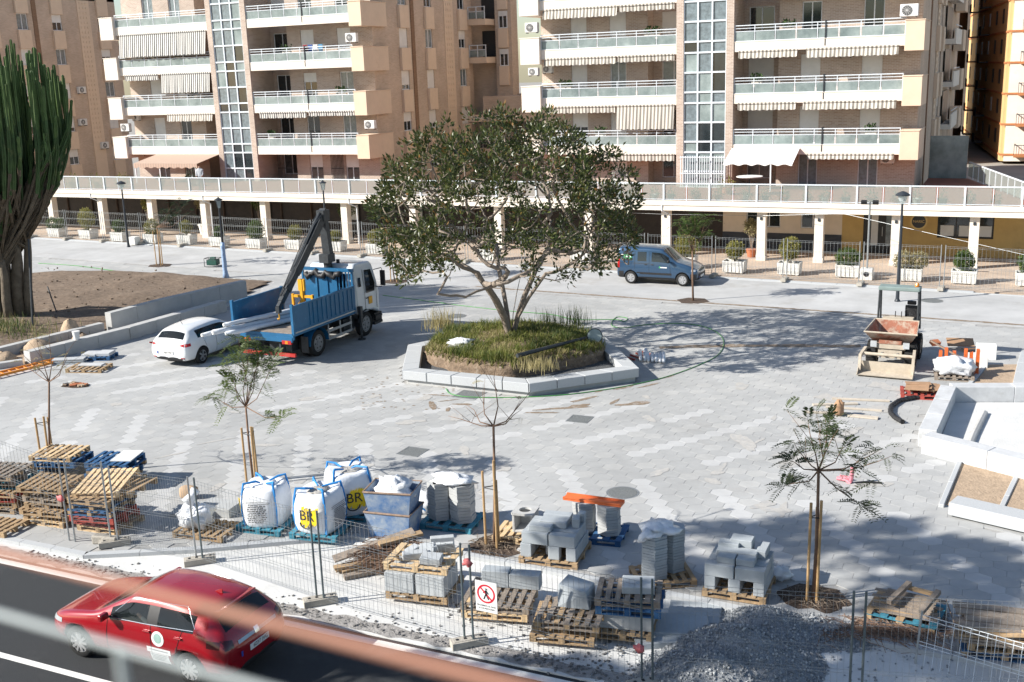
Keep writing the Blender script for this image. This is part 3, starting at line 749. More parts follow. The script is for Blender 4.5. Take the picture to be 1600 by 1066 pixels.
lf_dry = leafmat('leaf_dry', (.22,.20,.09), (.36,.31,.17), .7, .3)
lf_fine = leafmat('leaf_fine', (.07,.11,.03), (.16,.20,.07), .6, .4)
lf_dark = leafmat('leaf_dark', (.012,.03,.012), (.03,.055,.018), .6, .3)
bark = mat('bark', (.21,.165,.125), .95, .25, 8, bump=.7, bscale=30)
bark_pale = mat('bark_pale', (.25,.205,.165), .95, .25, 6, bump=.6, bscale=26)
bark_sap = mat('bark_sapling', (.20,.125,.085), .9, .2, 14)
def leaf(mb, p, d, l, w, roll=None, mi=0):
    """one leaf: a folded blade from p along d"""
    d = Vector(d); d = d.normalized() if d.length > 1e-5 else Vector((1,0,0))
    a = d.orthogonal().normalized(); a.rotate(Matrix.Rotation(random.uniform(0,6.28) if roll is None else roll, 3, d)); n = d.cross(a)
    p = Vector(p)
    mb.add([p, p+d*l*.45+a*w*.5+n*w*.18, p+d*l, p+d*l*.45-a*w*.5+n*w*.18], [(0,1,2),(0,2,3)], mi)
def rdir(): 
    while True:
        v = Vector((jit(1),jit(1),jit(1)))
        if .05 < v.length < 1: return v.normalized()
def shrubmesh(rx, ry, rz, n, l, w, m, lump=.25, hollow=.55, seed=0):
    random.seed(seed); mb = MB(); ph = [rdir() for _ in range(9)]
    for k in range(n):
        d = rdir(); r = random.uniform(hollow,1)**.6
        r *= 1-lump+lump*max(d.dot(q) for q in ph)*1.2
        p = Vector((d.x*rx*r, d.y*ry*r, d.z*rz*r)); leaf(mb, p, d*.7+rdir(), l*random.uniform(.6,1.2), w*random.uniform(.7,1.2))
    return mb.mesh('foliage', m)

# ================================================================== ARCADE WITH TERRACE
YF = 56.7
terr_m = mat('terrace_tiles', (.30,.115,.075), .8, .12, 3)
pane_m = glassmat('terrace_glass', (.40,.42,.40), .42, .3)
arc = thing('arcade', 'long white arcade with frosted glass terrace rail in front of the apartment blocks', 'arcade')
XA, XZ = -75.0, .7
s = MB(); s.box(XA,YF+.12,2.66,XZ,YW-.6,3.08,0); s.box(XA,YF,2.90,XZ,YF+.119,3.16,0); s.box(XA,YF+.04,2.62,XZ,YF+.118,2.88,0); s.build('slab', offwhite, arc)
MB().box(XA,YF+.3,3.081,XZ-.3,YW-.7,3.1).build('terrace_floor', terr_m, arc)
MB().prism([(XZ,YF+.3),(XZ,YF+.6),(-3.0,70.2),(-5.2,70.2),(-5.2,YF+1)],2.7,3.11).build('terrace_corner', terr_m, arc)
r = MB(); r.box(XA,YF+.03,4.04,XZ,YF+.10,4.10); r.box(XA,YF+.045,3.20,XZ,YF+.085,3.235)
r.build('handrail', railpaint, arc)
pst = MB().box(-.045,-.05,0,.045,.13,.93).mesh('rail_post', railpaint); pst2 = MB().box(-.02,-.025,0,.02,.025,.85).mesh('rail_post', railpaint)
n = int((XZ-XA)/1.25)
for i in range(n+1):
    x = XA+1.25*i
    link('rail_post', pst if i % 2 == 0 else pst2, arc, loc=(x,YF+.065,3.16))
    if i < n: pane_obj(arc, x+.06, YF+.065, 3.25, 1.13, .77, pane_m)
# rail returning along the alley
a0, a1 = Vector((.6,57.0,0)), Vector((-2.96,70.1,0)); d = (a1-a0); L = d.length; d /= L; ang = math.atan2(d.y,d.x)
r = MB(); r.bar(a0+Vector((0,0,4.07)), a1+Vector((0,0,4.07)), .06,.06); r.build('handrail', railpaint, arc)
k = 0
while k*1.25 < L:
    p = a0+d*(k*1.25); link('rail_post', pst2, arc, loc=(p.x,p.y,3.16), rot=(0,0,ang))
    o = pane_obj(arc, p.x, p.y, 3.25, 1.2, .77, pane_m); o.rotation_euler = (0,0,ang); k += 1
MB().box(-5.2,70.25,3.1,-3.1,70.35,5.6).build('wind_screen', frosted, arc)
colm = MB(); colm.box(-.22,-.24,.05,.22,.24,2.66); colm.box(-.25,-.27,.05,.25,.27,.30); colme = colm.mesh('column', offwhite)
capm = MB().box(-.06,-.28,2.2,.06,-.24,2.34).mesh('wall_lamp', steel_dark)
for x in (-67.5,-63.2,-58.4,-53.9,-49.3,-44.4,-38.2,-33.3,-27.6,-22.0,-17.5,-12.3,-9.35,-5.6,-2.0):
    c = link('column', colme, arc, loc=(x,57.25,0)); 
    if x > -20: link('wall_lamp', capm, c)
for x in (-58.9,-49.0,-37.6,-17.6):
    MB().tube([(x,56.72,2.95),(x,56.75,2.6),(x+.35,57.05,2.35),(x+.35,57.05,.05)],.045,8).build('downpipe', whitepaint, arc)
# shopfronts behind the columns
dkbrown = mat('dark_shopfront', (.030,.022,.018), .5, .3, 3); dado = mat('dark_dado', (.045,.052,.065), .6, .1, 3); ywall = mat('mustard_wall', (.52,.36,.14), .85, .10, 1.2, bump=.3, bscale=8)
creamw = mat('cream_wall', (.72,.62,.50), .9, .06, 2)
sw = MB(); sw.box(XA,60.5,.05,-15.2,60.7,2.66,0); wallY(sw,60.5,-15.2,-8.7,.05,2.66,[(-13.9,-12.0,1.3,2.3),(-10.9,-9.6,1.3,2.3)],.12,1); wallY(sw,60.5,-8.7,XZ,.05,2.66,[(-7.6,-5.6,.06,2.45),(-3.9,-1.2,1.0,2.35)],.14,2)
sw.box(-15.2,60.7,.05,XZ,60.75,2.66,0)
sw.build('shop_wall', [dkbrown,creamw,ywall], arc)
MB().box(-15.2,60.44,.05,-8.71,60.5,1.0).build('dado', dado, arc)
windowY(arc,60.52,-13.9,-12.0,1.3,2.3,'dark',3); windowY(arc,60.52,-10.9,-9.6,1.3,2.3,'dark',2)
wf = windowY(arc,60.52,-3.9,-1.2,1.0,2.35,'darkframe',3)
poster = mat('poster_white', (.62,.63,.62), .6, .05, 3)
for i in range(3): MB().box(-3.75+i*.9,60.60,1.1,-3.1+i*.9,60.605,1.65).build('poster', poster, wf)
dr = MB(); dr.box(-7.6,60.56,.06,-5.6,60.62,2.45); door = dr.build('door', frame_dark, arc)
for i in range(2): MB().box(-7.2+i*.75,60.54,.5,-6.85+i*.75,60.559,2.3).build('door_panel', poster if i == 0 else curtain, door)
MB().cyl((-6.62,60.5,1.0),(-6.62,60.5,1.5),.02).build('handle', steel, door)
# round sign
gold = mat('sign_gold', (.55,.40,.16), .5, .1, 5)
sg = thing('round_sign', 'round black and gold shop sign hung behind an arcade column', 'sign', (-4.75,59.6,1.95))
MB().tube([(0,0,0),(0,.04,0)],.42,28).build('disc', gold, sg); MB().tube([(0,-.006,0),(0,-.001,0)],.34,28).build('inner_disc', frame_dark, sg)
def text(par, s, size, loc, rot, m, name='lettering', ext=.004, align='CENTER'):
    c = bpy.data.curves.new(name,'FONT'); c.body = s; c.size = size; c.extrude = ext; c.align_x = align; c.align_y = 'CENTER'
    o = bpy.data.objects.new('tmp', c); col.objects.link(o); dg = bpy.context.evaluated_depsgraph_get()
    me = bpy.data.meshes.new_from_object(o.evaluated_get(dg)); bpy.data.objects.remove(o); me.materials.clear(); me.materials.append(m)
    return link(name, me, par, loc=loc, rot=rot)
text(sg,'NARIC',.19,(0,-.012,0),(R(90),0,0),gold)
MB().tube([(0,.02,.42),(0,.02,.72)],.015,6).build('hanger', steel_dark, sg)
for i,(x,l) in enumerate(((-4.05,'MARISTES'),)):
    pass
for x, w_ in ((-52.6,.9),(-47.2,.8),(-40.0,.7),(-35.5,1.0)):
    f = MB(); f.box(x,60.42,1.0,x+w_,60.5,2.1); b = f.build('poster_frame', frame_dark, arc); MB().box(x+.06,60.41,1.06,x+w_-.06,60.419,2.04).build('poster', poster, b)
for i in range(24):
    x = XA+i*2.45
    if x < -16: MB().box(x,60.40,.05,x+.12,60.5,2.66).build('shop_pilaster', mat('pilaster',(.07,.05,.04),.8,.2,3) if i==0 else MATS['pilaster'], arc)
# ---- pots and people up on the terrace
terra = mat('terracotta', (.42,.15,.07), .8, .12, 6); potwhite = mat('pot_white',(.70,.69,.66),.6,.06,4); potgreen = mat('pot_dark_green',(.03,.09,.07),.5,.1,4)
def pot(loc, r, h, pm, fm, label, cat='potted plant', grp=None):
    t = thing('potted_plant', label, cat, loc, random.random()*6, grp)
    MB().lathe([(r*.65,0),(r*.95,h*.85),(r*1.08,h*.86),(r*1.08,h),(r*.9,h),(r*.88,h*.9)],n=14).build('pot', pm, t, smooth=False)
    link('foliage', fm, t, loc=(0,0,h*1.0))
    return t
NTH = ['first','second','third','fourth','fifth','sixth','seventh','eighth','ninth','tenth','eleventh','twelfth','thirteenth','fourteenth','fifteenth','sixteenth','seventeenth','eighteenth','nineteenth','twentieth']
fm_a = shrubmesh(.28,.28,.35,90,.22,.06,lf_green,.3,.2,1); fm_b = shrubmesh(.22,.22,.5,80,.3,.04,lf_green,.3,.1,2); fm_c = shrubmesh(.5,.5,.6,260,.16,.07,lf_yellow,.35,.3,3)
fm_d = shrubmesh(.55,.55,.75,300,.2,.06,lf_dark,.35,.2,4)
random.seed(11)
for i,x in enumerate((-20.3,-19.6,-18.3,-17.2,-16.1,-14.6,-13.1,-12.2,-11.2,-10.2,-9.1,-8.2,-7.0,-5.8,-4.6,-3.4,-2.2,-1.2)):
    pm = (terra,terra,potwhite,potgreen)[i%4]; l = ('small plant in a terracotta pot behind the frosted terrace rail','small plant in a terracotta pot behind the frosted terrace rail','leafy plant in a white pot behind the frosted terrace rail','leafy plant in a dark green pot behind the frosted terrace rail')[i%4]
    pot((x+jit(.15),YF+.55+random.random()*.3,3.1), .17+random.random()*.06, .3, pm, (fm_a,fm_b)[i%2], l+', %s from the right' % NTH[17-i], grp='pots along the terrace edge')
for i,x in enumerate((-66.2,-65.0,-62.0,-59.8,-58.2)):
    pot((x,58.6+jit(.6),3.1), .25,.45, terra, fm_c, 'yellow leafed terrace shrub, %s from the left end of the terrace' % NTH[i], grp='yellow shrubs on the left terrace')
pot((-55.6,60.2,3.1),.3,.4,terra,fm_a,'round green bush under the striped terrace awning')
pot((-53.0,60.5,3.1),.35,.5,terra,fm_d,'dark palm like plant beside the stairwell glazing of the left block')
pot((-15.0,60.4,3.1),.3,.4,terra,fm_c,'tall yellowish shrub by the entrance grille on the terrace')
tb = thing('terrace_table','round white table with crockery under the white terrace awning','table',(-13.7,60.3,3.1))
MB().lathe([(.7,0.98),(.72,1.0),(.72,1.03)],n=24).build('table_top', potwhite, tb); MB().cyl((0,0,0),(0,0,.98),.05).build('leg', steel_dark, tb); MB().lathe([(.3,0),(.05,.06)],n=12).build('base', steel_dark, tb)
lc = thing('clothes_rack','folding rack of laundry on the third balcony of the left block','laundry',(-44.6,64.6,RT[2]-.97))
f = MB()
for q in (-1,1): f.bar((-.6,q*.25,0),(.0,-q*.25,1.1),.02,.02); f.bar((.6,q*.25,0),(.3,-q*.25,1.1),.02,.02)
f.box(-.9,-.3,1.08,.9,.3,1.1); f.build('frame', steel, lc)
for i,cc in enumerate(((.3,.05,.06),(.05,.1,.3),(.6,.6,.62),(.1,.25,.4))): MB().box(-.85+i*.42,-.32,.55,-.5+i*.42,-.30,1.1).build('cloth', mat('cloth%d'%i,cc,.9,.1,5), lc)
# ================================================================== VEHICLES
from mathutils.bvhtree import BVHTree
def paint(name, c, rough=.25, metal=.15, coat=1.0): return mat(name, c, rough, .04, 2, metal=metal, coat=coat, spec=.5)
red_p = paint('red_paint', (.30,.004,.011), .25, .1); white_p = paint('white_paint_car', (.72,.74,.75), .3, 0); blue_p = paint('blue_paint', (.030,.075,.145), .3, .3)
car_glass = glassmat('car_glass', (.012,.016,.018), .72, .04); dark_glass = mat('dark_car_glass', (.010,.013,.015), .05, .2, 1, spec=.9)
red_l = mat('tail_lens', (.42,.012,.012), .15, .1, 6, coat=.6); clear_l = mat('head_lens', (.55,.58,.6), .1, .1, 8, coat=1.0, metal=.3); amber_l = mat('amber_lens', (.7,.22,.02), .2, .1, 6)
chrome = mat('chrome', (.75,.76,.77), .12, .05, 4, metal=1.0); plate_m = mat('plate_white', (.75,.75,.73), .4, .03, 4); plate_b = mat('plate_blue', (.02,.06,.35), .4, .03, 4)
decal_w = mat('decal_white', (.72,.73,.73), .4, .04, 6); decal_g = mat('decal_green', (.06,.30,.12), .4, .05, 6); skin_m = mat('skin', (.45,.27,.19), .6, .08, 8)
def wheel_meshes(r, w, spokes, rimm):
    t = MB(); prof = [(r*.66,-w*.5),(r*.9,-w*.5),(r*.985,-w*.36),(r,-w*.2),(r,w*.2),(r*.985,w*.36),(r*.9,w*.5),(r*.66,w*.5)]
    n = 28; vs = []
    for rr, y in prof:
        for j in range(n): a = 2*math.pi*j/n; vs.append((rr*math.cos(a), y, rr*math.sin(a)))
    k = len(prof); t.add(vs, [(i*n+j, (i+1)*n+j, (i+1)*n+(j+1)%n, i*n+(j+1)%n) for i in range(k-1) for j in range(n)])
    rm = MB()
    rm.tube([(0,-w*.30,0),(0,w*.30,0)], r*.665, 24, 1)          # dark drum
    for a0 in (0,): pass
    for side in (-1,1):
        y = side*w*.42
        ring = []
        for j in range(n): a = 2*math.pi*j/n; ring.append((r*.66*math.cos(a), y, r*.66*math.sin(a)))
        for j in range(n): a = 2*math.pi*j/n; ring.append((r*.59*math.cos(a), y-side*.005, r*.59*math.sin(a)))
        rm.add(ring, [(j,(j+1)%n,n+(j+1)%n,n+j) for j in range(n)], 0)
        if spokes:
            for s in range(spokes):
                a = 2*math.pi*s/spokes; d = Vector((math.cos(a),0,math.sin(a)))
                rm.bar(d*r*.08+Vector((0,y,0)), d*r*.61+Vector((0,y-side*.01,0)), .035*r/.3, .05*r/.3, 0, .055*r/.3, .05*r/.3)
            rm.tube([(0,y-side*.02,0),(0,y+side*.012,0)], r*.14, 12, 0)
        else:
            rm.tube([(0,y-side*.04,0),(0,y,0)], r*.56, 20, 0); rm.tube([(0,y,0),(0,y+side*.02,0)], r*.2, 12, 0)
            for s in range(6):
                a = 2*math.pi*s/6; rm.tube([(r*.38*math.cos(a),y,r*.38*math.sin(a)),(r*.38*math.cos(a),y+side*.006,r*.38*math.sin(a))], r*.07, 8, 1)
    return t.mesh('tyre', tyre, True), rm.mesh('rim', [rimm, black_pl])
def car(label, loc, rz, ST, glass_rule, pm, wheels, wr, gm, spokes, rimm, name='parked_car', levels=2):
    t = thing(name, label, 'car', loc, rz)
    def half(s):
        x,zb,ws,w,zm,wb,zk,wr_,ze,zr = s; f = .86
        return [(0,zb),(ws*.85,zb),(ws,zb+.1),(w,zm),(wb,zk),(wb+(wr_-wb)*f,zk+(ze-zk)*f),(wr_,ze),(wr_*.6,zr-.012),(0,zr)]
    mb = MB(); rings = []; nh = 9; nr = 16
    for s in ST:
        h = half(s); mb.v += [(s[0],-y,z) for y,z in h] + [(s[0],y,z) for y,z in reversed(h[1:-1])]
    for i in range(len(ST)-1):
        for j in range(nr):
            b = j if j < 8 else 15-j
            mb.f.append((i*nr+j, i*nr+(j+1)%nr, (i+1)*nr+(j+1)%nr, (i+1)*nr+j)); mb.m.append(glass_rule(i, b))
    mb.f.append(tuple(reversed(range(nr)))); mb.m.append(0); k = (len(ST)-1)*nr; mb.f.append(tuple(k+j for j in range(nr))); mb.m.append(0)
    me = mb.mesh('body', [pm, gm, black_pl], True); bm = bmesh.new(); bm.from_mesh(me); bmesh.ops.recalc_face_normals(bm, faces=bm.faces); bm.to_mesh(me); bm.free()
    o = bpy.data.objects.new('tmp', me); col.objects.link(o)
    m = o.modifiers.new('s','SUBSURF'); m.levels = levels; m.render_levels = levels
    cm = MB()
    for x in wheels:
        for s in (-1,1): cm.tube([(x,s*.58,wr*1.02),(x,s*1.3,wr*1.02)], wr*1.16, 28, 2)
    cme = cm.mesh('cut', [pm,gm,black_pl]); bm = bmesh.new(); bm.from_mesh(cme); bmesh.ops.recalc_face_normals(bm, faces=bm.faces); bm.to_mesh(cme); bm.free()
    c = bpy.data.objects.new('tmpc', cme); col.objects.link(c)
    m = o.modifiers.new('b','BOOLEAN'); m.operation = 'DIFFERENCE'; m.object = c; m.solver = 'EXACT'
    dg = bpy.context.evaluated_depsgraph_get(); ev = o.evaluated_get(dg); full = bpy.data.meshes.new_from_object(ev)
    bpy.data.objects.remove(o); bpy.data.objects.remove(c)
    tree = BVHTree.FromPolygons([v.co[:] for v in full.vertices], [p.vertices[:] for p in full.polygons])
    bm = bmesh.new(); bm.from_mesh(full); bm.faces.ensure_lookup_table()
    seen = set(); comps = []
    for f in bm.faces:
        if f.index in seen or f.material_index != 1: continue
        st = [f]; seen.add(f.index); comp = []
        while st:
            g = st.pop(); comp.append(g.index)
            for e in g.edges:
                for h in e.link_faces:
                    if h.index not in seen and h.material_index == 1: seen.add(h.index); st.append(h)
        comps.append(comp)
    def sub(idx, nm, mats, smooth=True):
        b2 = MB(); mp = {}
        for i in idx:
            f = bm.faces[i]; fi = []
            for v in f.verts:
                if v.index not in mp: mp[v.index] = len(b2.v); b2.v.append(tuple(v.co))
                fi.append(mp[v.index])
            b2.f.append(tuple(fi)); b2.m.append(f.material_index)
        return b2.build(nm, mats, t, smooth)
    glass = set(i for c_ in comps for i in c_)
    sub([f.index for f in bm.faces if f.index not in glass], 'body', [pm, gm, black_pl])
    for c_ in comps:
        ct = sum((bm.faces[i].calc_center_median() for i in c_), Vector())/len(c_)
        nm = 'side_window' if abs(ct.y) > .3 else ('windshield' if ct.x > 0 else 'rear_window')
        sub(c_, nm, [pm, gm, black_pl])
    bm.free()
    tm_, rm_ = wheel_meshes(wr, .2, spokes, rimm)
    W = ST[len(ST)//2][3]
    for x in wheels:
        for s in (-1,1):
            wo = link('wheel', tm_, t, loc=(x, s*(W-.12), wr)); link('rim', rm_, wo)
    def side(x, z, s, off=.004):
        h = tree.ray_cast(Vector((x, s*3, z)), Vector((0,-s,0)))
        return (h[0]+h[1].normalized()*off*(1 if h[1].y*s > 0 else -1)) if h[0] else Vector((x, s*W, z))
    def endp(y, z, s, off=.004):
        h = tree.ray_cast(Vector((s*5, y, z)), Vector((-s,0,0)))
        return (h[0]+Vector((s*off,0,0))) if h[0] else Vector((s*2.1, y, z))
    def top(x, y, off=.0):
        h = tree.ray_cast(Vector((x, y, 4)), Vector((0,0,-1))); return h[0]+Vector((0,0,off))
    t_info = dict(t=t, side=side, end=endp, top=top, W=W)
    return t_info
def side_patch(ci, name, x0, x1, z0, z1, s, m, shape=None, nx=6, nz=6, off=.005):
    mb = MB(); vs = []
    for i in range(nx+1):
        for j in range(nz+1):
            u, v = i/nx, j/nz
            if shape == 'disc':
                a, b = 2*u-1, 2*v-1; q = a*math.sqrt(max(0,1-b*b/2)); w_ = b*math.sqrt(max(0,1-a*a/2)); u, v = (q+1)/2, (w_+1)/2
            vs.append(ci['side'](x0+(x1-x0)*u, z0+(z1-z0)*v, s, off))
    mb.add(vs, [(i*(nz+1)+j,(i+1)*(nz+1)+j,(i+1)*(nz+1)+j+1,i*(nz+1)+j+1) for i in range(nx) for j in range(nz)])
    return mb.build(name, m, ci['t'], True)
def end_patch(ci, name, poly, s, m, n=6, off=.006, thick=0):
    """quad patch on front/rear given as four (y,z)"""
    mb = MB(); vs = []
    for i in range(n+1):
        for j in range(n+1):
            u, v = i/n, j/n
            y = (poly[0][0]*(1-u)+poly[1][0]*u)*(1-v)+(poly[3][0]*(1-u)+poly[2][0]*u)*v; z = (poly[0][1]*(1-u)+poly[1][1]*u)*(1-v)+(poly[3][1]*(1-u)+poly[2][1]*u)*v
            vs.append(ci['end'](y, z, s, off))
    mb.add(vs, [(i*(n+1)+j,(i+1)*(n+1)+j,(i+1)*(n+1)+j+1,i*(n+1)+j+1) for i in range(n) for j in range(n)])
    return mb.build(name, m, ci['t'], True)
def seam(ci, pts, s, r=.006, m=None, name='door_seam'):
    return MB().tube([ci['side'](x,z,s,.0015) for x,z in pts], r, 6).build(name, m or black_pl, ci['t'])
def lin(a, b, n=7): return [(a[0]+(b[0]-a[0])*i/n, a[1]+(b[1]-a[1])*i/n) for i in range(n+1)]
def mirror_part(ci, x, z, s, m):
    mb = MB(); p = ci['side'](x, z, s)
    mb.bar(p, p+Vector((0,s*.1,.03)), .05,.04)
    o = mb.build('mirror_arm', black_pl, ci['t'])
    bev(MB().cbox((p.x-.02,p.y+s*.16,p.z+.07),(.1,.2,.13)).build('mirror', m, ci['t']), .03, 3)
def plate(ci, s, z, text_, w=.52, dx=0, tilt=0):
    p = ci['end'](0, z, s, .012); t = ci['t']
    o = MB().cbox((0,0,0),(.01,w,.11)).build('number_plate', plate_m, t, loc=p, rot=(0,tilt,0))
    MB().cbox((s*.006,-s*w*-.5*-1+ (s*.03 if s>0 else -.03)*0,0),(.002,.045,.10)).build('plate_band', plate_b, o, loc=(0,(w/2-.03)*(1 if s<0 else -1),0))
    rot = (R(90),0,R(-90)) if s < 0 else (R(90),0,R(90))
    if text_: text(o, text_, .105, (s*.0075,(-.02 if s<0 else .02),0), rot, frame_dark, 'plate_text', .001)
def rule(ws, we, sidew, rear, blackp):
    def f(i, b):
        if i in ws and b in (6,7): return 1
        if i in rear and b in (6,7): return 1
        if i in sidew and b == 4: return 1
        if i in blackp and b == 4: return 2
        if b in (0,): return 2
        return 0
    return f
HATCH = [(2.15,.32,.50,.58,.48,.52,.60,.42,.63,.645),(2.04,.23,.76,.82,.48,.76,.70,.64,.735,.75),(1.70,.20,.82,.88,.52,.83,.82,.70,.85,.88),(1.10,.19,.83,.885,.55,.85,.92,.72,.945,.975),
 (.88,.19,.83,.885,.56,.85,.945,.73,.98,1.005),(.50,.19,.83,.885,.57,.85,.965,.68,1.18,1.215),(.10,.19,.83,.885,.57,.85,.98,.615,1.375,1.425),(.0,.19,.83,.885,.57,.85,.983,.61,1.395,1.45),
 (-.42,.19,.83,.885,.57,.855,1.0,.605,1.41,1.475),(-.50,.19,.83,.885,.57,.855,1.0,.605,1.41,1.475),(-1.20,.19,.83,.89,.58,.86,1.03,.595,1.38,1.45),(-1.42,.19,.83,.89,.58,.86,1.05,.585,1.35,1.425),(-1.66,.19,.83,.89,.58,.86,1.06,.57,1.31,1.385),
 (-1.74,.20,.83,.89,.58,.855,1.04,.58,1.26,1.34),(-1.99,.22,.82,.885,.58,.83,.98,.66,1.02,1.045),(-2.10,.26,.79,.865,.56,.80,.86,.66,.89,.91),(-2.17,.36,.66,.76,.55,.70,.70,.56,.73,.745)]
hr = rule((4,5), None, (5,6,7,9,10), (13,), (8,))
# ---- red hatchback on the road
rc = P(215,1046,-.12)
ci = car('red five-door hatchback driving along the road in the foreground', (-13.95,13.95,-.12), R(180), HATCH, hr, red_p, (1.33,-1.28), .315, car_glass, 10, rim_m, 'driving_car')
T = ci['t']
for s in (-1,1):
    mirror_part(ci, .52, .98, s, red_p)
    seam(ci, lin((.62,.28),(.55,.95)), s); seam(ci, lin((-.47,.26),(-.46,1.0)), s); seam(ci, lin((-1.0,.55),(-1.18,1.02)), s); seam(ci, lin((.62,.27),(-.98,.27)), s)
    seam(ci, lin((.58,.965),(-.44,1.0))+lin((-.44,1.0),(-1.42,1.055)), s, .009, chrome, 'chrome_trim')
    for x in (-.30,-1.02): MB().tube([ci['side'](x,.88,s,.012),ci['side'](x-.16,.885,s,.02)],.018,8).build('door_handle', red_p, T)
    seam(ci, lin((.40,1.08),(.05,1.36),5)+lin((0,1.37),(-1.15,1.37),8)+lin((-1.2,1.35),(-1.45,1.09),4), s, .006, chrome, 'window_trim')
    end_patch(ci,'tail_light',[(s*.62,.80),(s*.80,.80),(s*.82,.98),(s*.60,.92)],-1,mat('smoked_lens',(.06,.004,.006),.15,.1,6,coat=.6) if 'smoked_lens' not in MATS else MATS['smoked_lens']); end_patch(ci,'head_light',[(s*.45,.60),(s*.70,.60),(s*.74,.72),(s*.48,.66)],1,clear_l)
    side_patch(ci,'tail_light',-1.98,-1.72,.82,.95,s,MATS['smoked_lens']); side_patch(ci,'head_light',1.72,2.0,.64,.72,s,clear_l)
side_patch(ci,'door_emblem',-.77,-.49,.64,.92,1,decal_w,'disc',8,8); side_patch(ci,'door_emblem',-.90,-.36,.50,.605,1,decal_w,None,8,3); side_patch(ci,'door_emblem',-.84,-.42,.30,.495,1,decal_w,None,8,3)
side_patch(ci,'emblem_mark',-.72,-.54,.70,.88,1,mat('decal_sage',(.28,.42,.38),.5,.1,9),'disc',6,6,.008)
for k,z in enumerate((.55,.46,.425,.39,.355)): side_patch(ci,'emblem_text',-.84+.03*k,-.42-.02*k,z,z+.018,1,steel,None,6,1,.008)
plate(ci,-1,.62,'6037 JVG'); plate(ci,1,.45,'6037 JVG')
end_patch(ci,'rear_sticker',[(-.55,.80),(.50,.80),(.50,.86),(-.55,.86)],-1,mat('decal_pale_blue',(.40,.50,.58),.4,.05,5),10)
end_patch(ci,'rear_badge',[(-.06,.79),(.06,.79),(.06,.90),(-.06,.90)],-1,chrome,3,.012)
bev(MB().cbox((-1.70,0,1.325),(.18,1.0,.03),ry=.22).build('spoiler', red_p, T),.012,2)
f = MB(); q = ci['top'](-1.35,0); f.add([(q.x+.1,-.03,q.z-.01),(q.x+.1,.03,q.z-.01),(q.x-.1,.02,q.z-.01),(q.x-.1,-.02,q.z-.01),(q.x-.09,0,q.z+.07)],[(0,1,4),(1,2,4),(2,3,4),(3,0,4)]); f.build('roof_antenna', red_p, T)
# cabin
cb = MB(); cb.box(-1.5,-.7,.35,.7,.7,.42)
for y in (-.37,.37):
    cb.cbox((-.1,y,.55),(.5,.5,.18)); cb.cbox((-.38,y,.9),(.14,.48,.62),ry=-.2); cb.cbox((-.46,y,1.27),(.09,.24,.18),ry=-.2)
cb.cbox((-1.0,0,.55),(.5,1.2,.18)); cb.cbox((-1.28,0,.85),(.14,1.2,.55),ry=-.25); cb.cbox((.62,0,.85),(.35,1.3,.22))
cb.build('seats', mat('seat_fabric',(.03,.03,.034),.9,.2,10), T)
def human(name, label, loc, rz, pts, rad, edges, cols, cat='person'):
    """one skinned body; material by vertex height bands"""
    me = bpy.data.meshes.new('body'); me.from_pydata(pts, edges, [])
    o = bpy.data.objects.new('tmp', me); col.objects.link(o)
    o.modifiers.new('k','SKIN'); sv = me.skin_vertices[0].data
    for i, r_ in enumerate(rad): sv[i].radius = (r_, r_) if not isinstance(r_, tuple) else r_
    sv[0].use_root = True
    m = o.modifiers.new('s','SUBSURF'); m.levels = 2; m.render_levels = 2
    dg = bpy.context.evaluated_depsgraph_get(); out = bpy.data.meshes.new_from_object(o.evaluated_get(dg)); bpy.data.objects.remove(o)
    out.materials.clear()
    for c in cols['mats']: out.materials.append(c)
    for p in out.polygons: p.material_index = cols['f'](p.center); p.use_smooth = True
    t = thing(name, label, cat, loc, rz); link('body', out, t); return t
dv = MATS['seat_fabric']; shirt = mat('shirt_pale',(.45,.47,.50),.9,.1,8); hair_m = mat('hair_dark',(.03,.022,.018),.8,.2,20); jacket = mat('jacket_navy',(.02,.028,.05),.9,.2,8); trous = mat('trousers_dark',(.03,.032,.04),.9,.2,8)
dpts = [(-.15,0,.62),(-.22,0,.85),(-.27,0,1.06),(-.24,0,1.17),(-.2,0,1.28),(-.22,.19,1.04),(-.08,.24,.86),(.18,.16,.92),(.28,.12,.95),(-.22,-.19,1.04),(-.08,-.24,.86),(.18,-.16,.92),(.28,-.12,.95),(.25,.1,.62),(.25,-.1,.62),(.5,.1,.45),(.5,-.1,.45)]
dr_ = [.14,(.16,.13),(.15,.11),.055,(.10,.085),.06,.045,.035,.035,.06,.045,.035,.035,.08,.08,.06,.06]
de = [(0,1),(1,2),(2,3),(3,4),(2,5),(5,6),(6,7),(7,8),(2,9),(9,10),(10,11),(11,12),(0,13),(0,14),(13,15),(14,16)]
drv = human('person','driver in a pale shirt at the wheel of the red car',(0,0,0),0,dpts,dr_,de,dict(mats=[shirt,skin_m,hair_m,trous],f=lambda c: 2 if c.z>1.33 or (c.z>1.22 and c.x<-.25) else 1 if c.z>1.15 or c.x>.12 and c.z>.8 else 3 if c.z<.7 else 0))
drv.matrix_world = T.matrix_world if False else Matrix.Translation((-13.95,13.95,-.12)) @ Matrix.Rotation(R(180),4,'Z') @ Matrix.Translation((-.12,.37,0))
# steering wheel
sw_ = MB(); sw_.tube([(.26+.05*math.sin(a)*0+.06*math.cos(a), .37+.18*math.sin(a), .93+.17*math.cos(a)) for a in [i*math.pi/8 for i in range(17)]],.014,6); sw_.build('steering_wheel', black_pl, T)

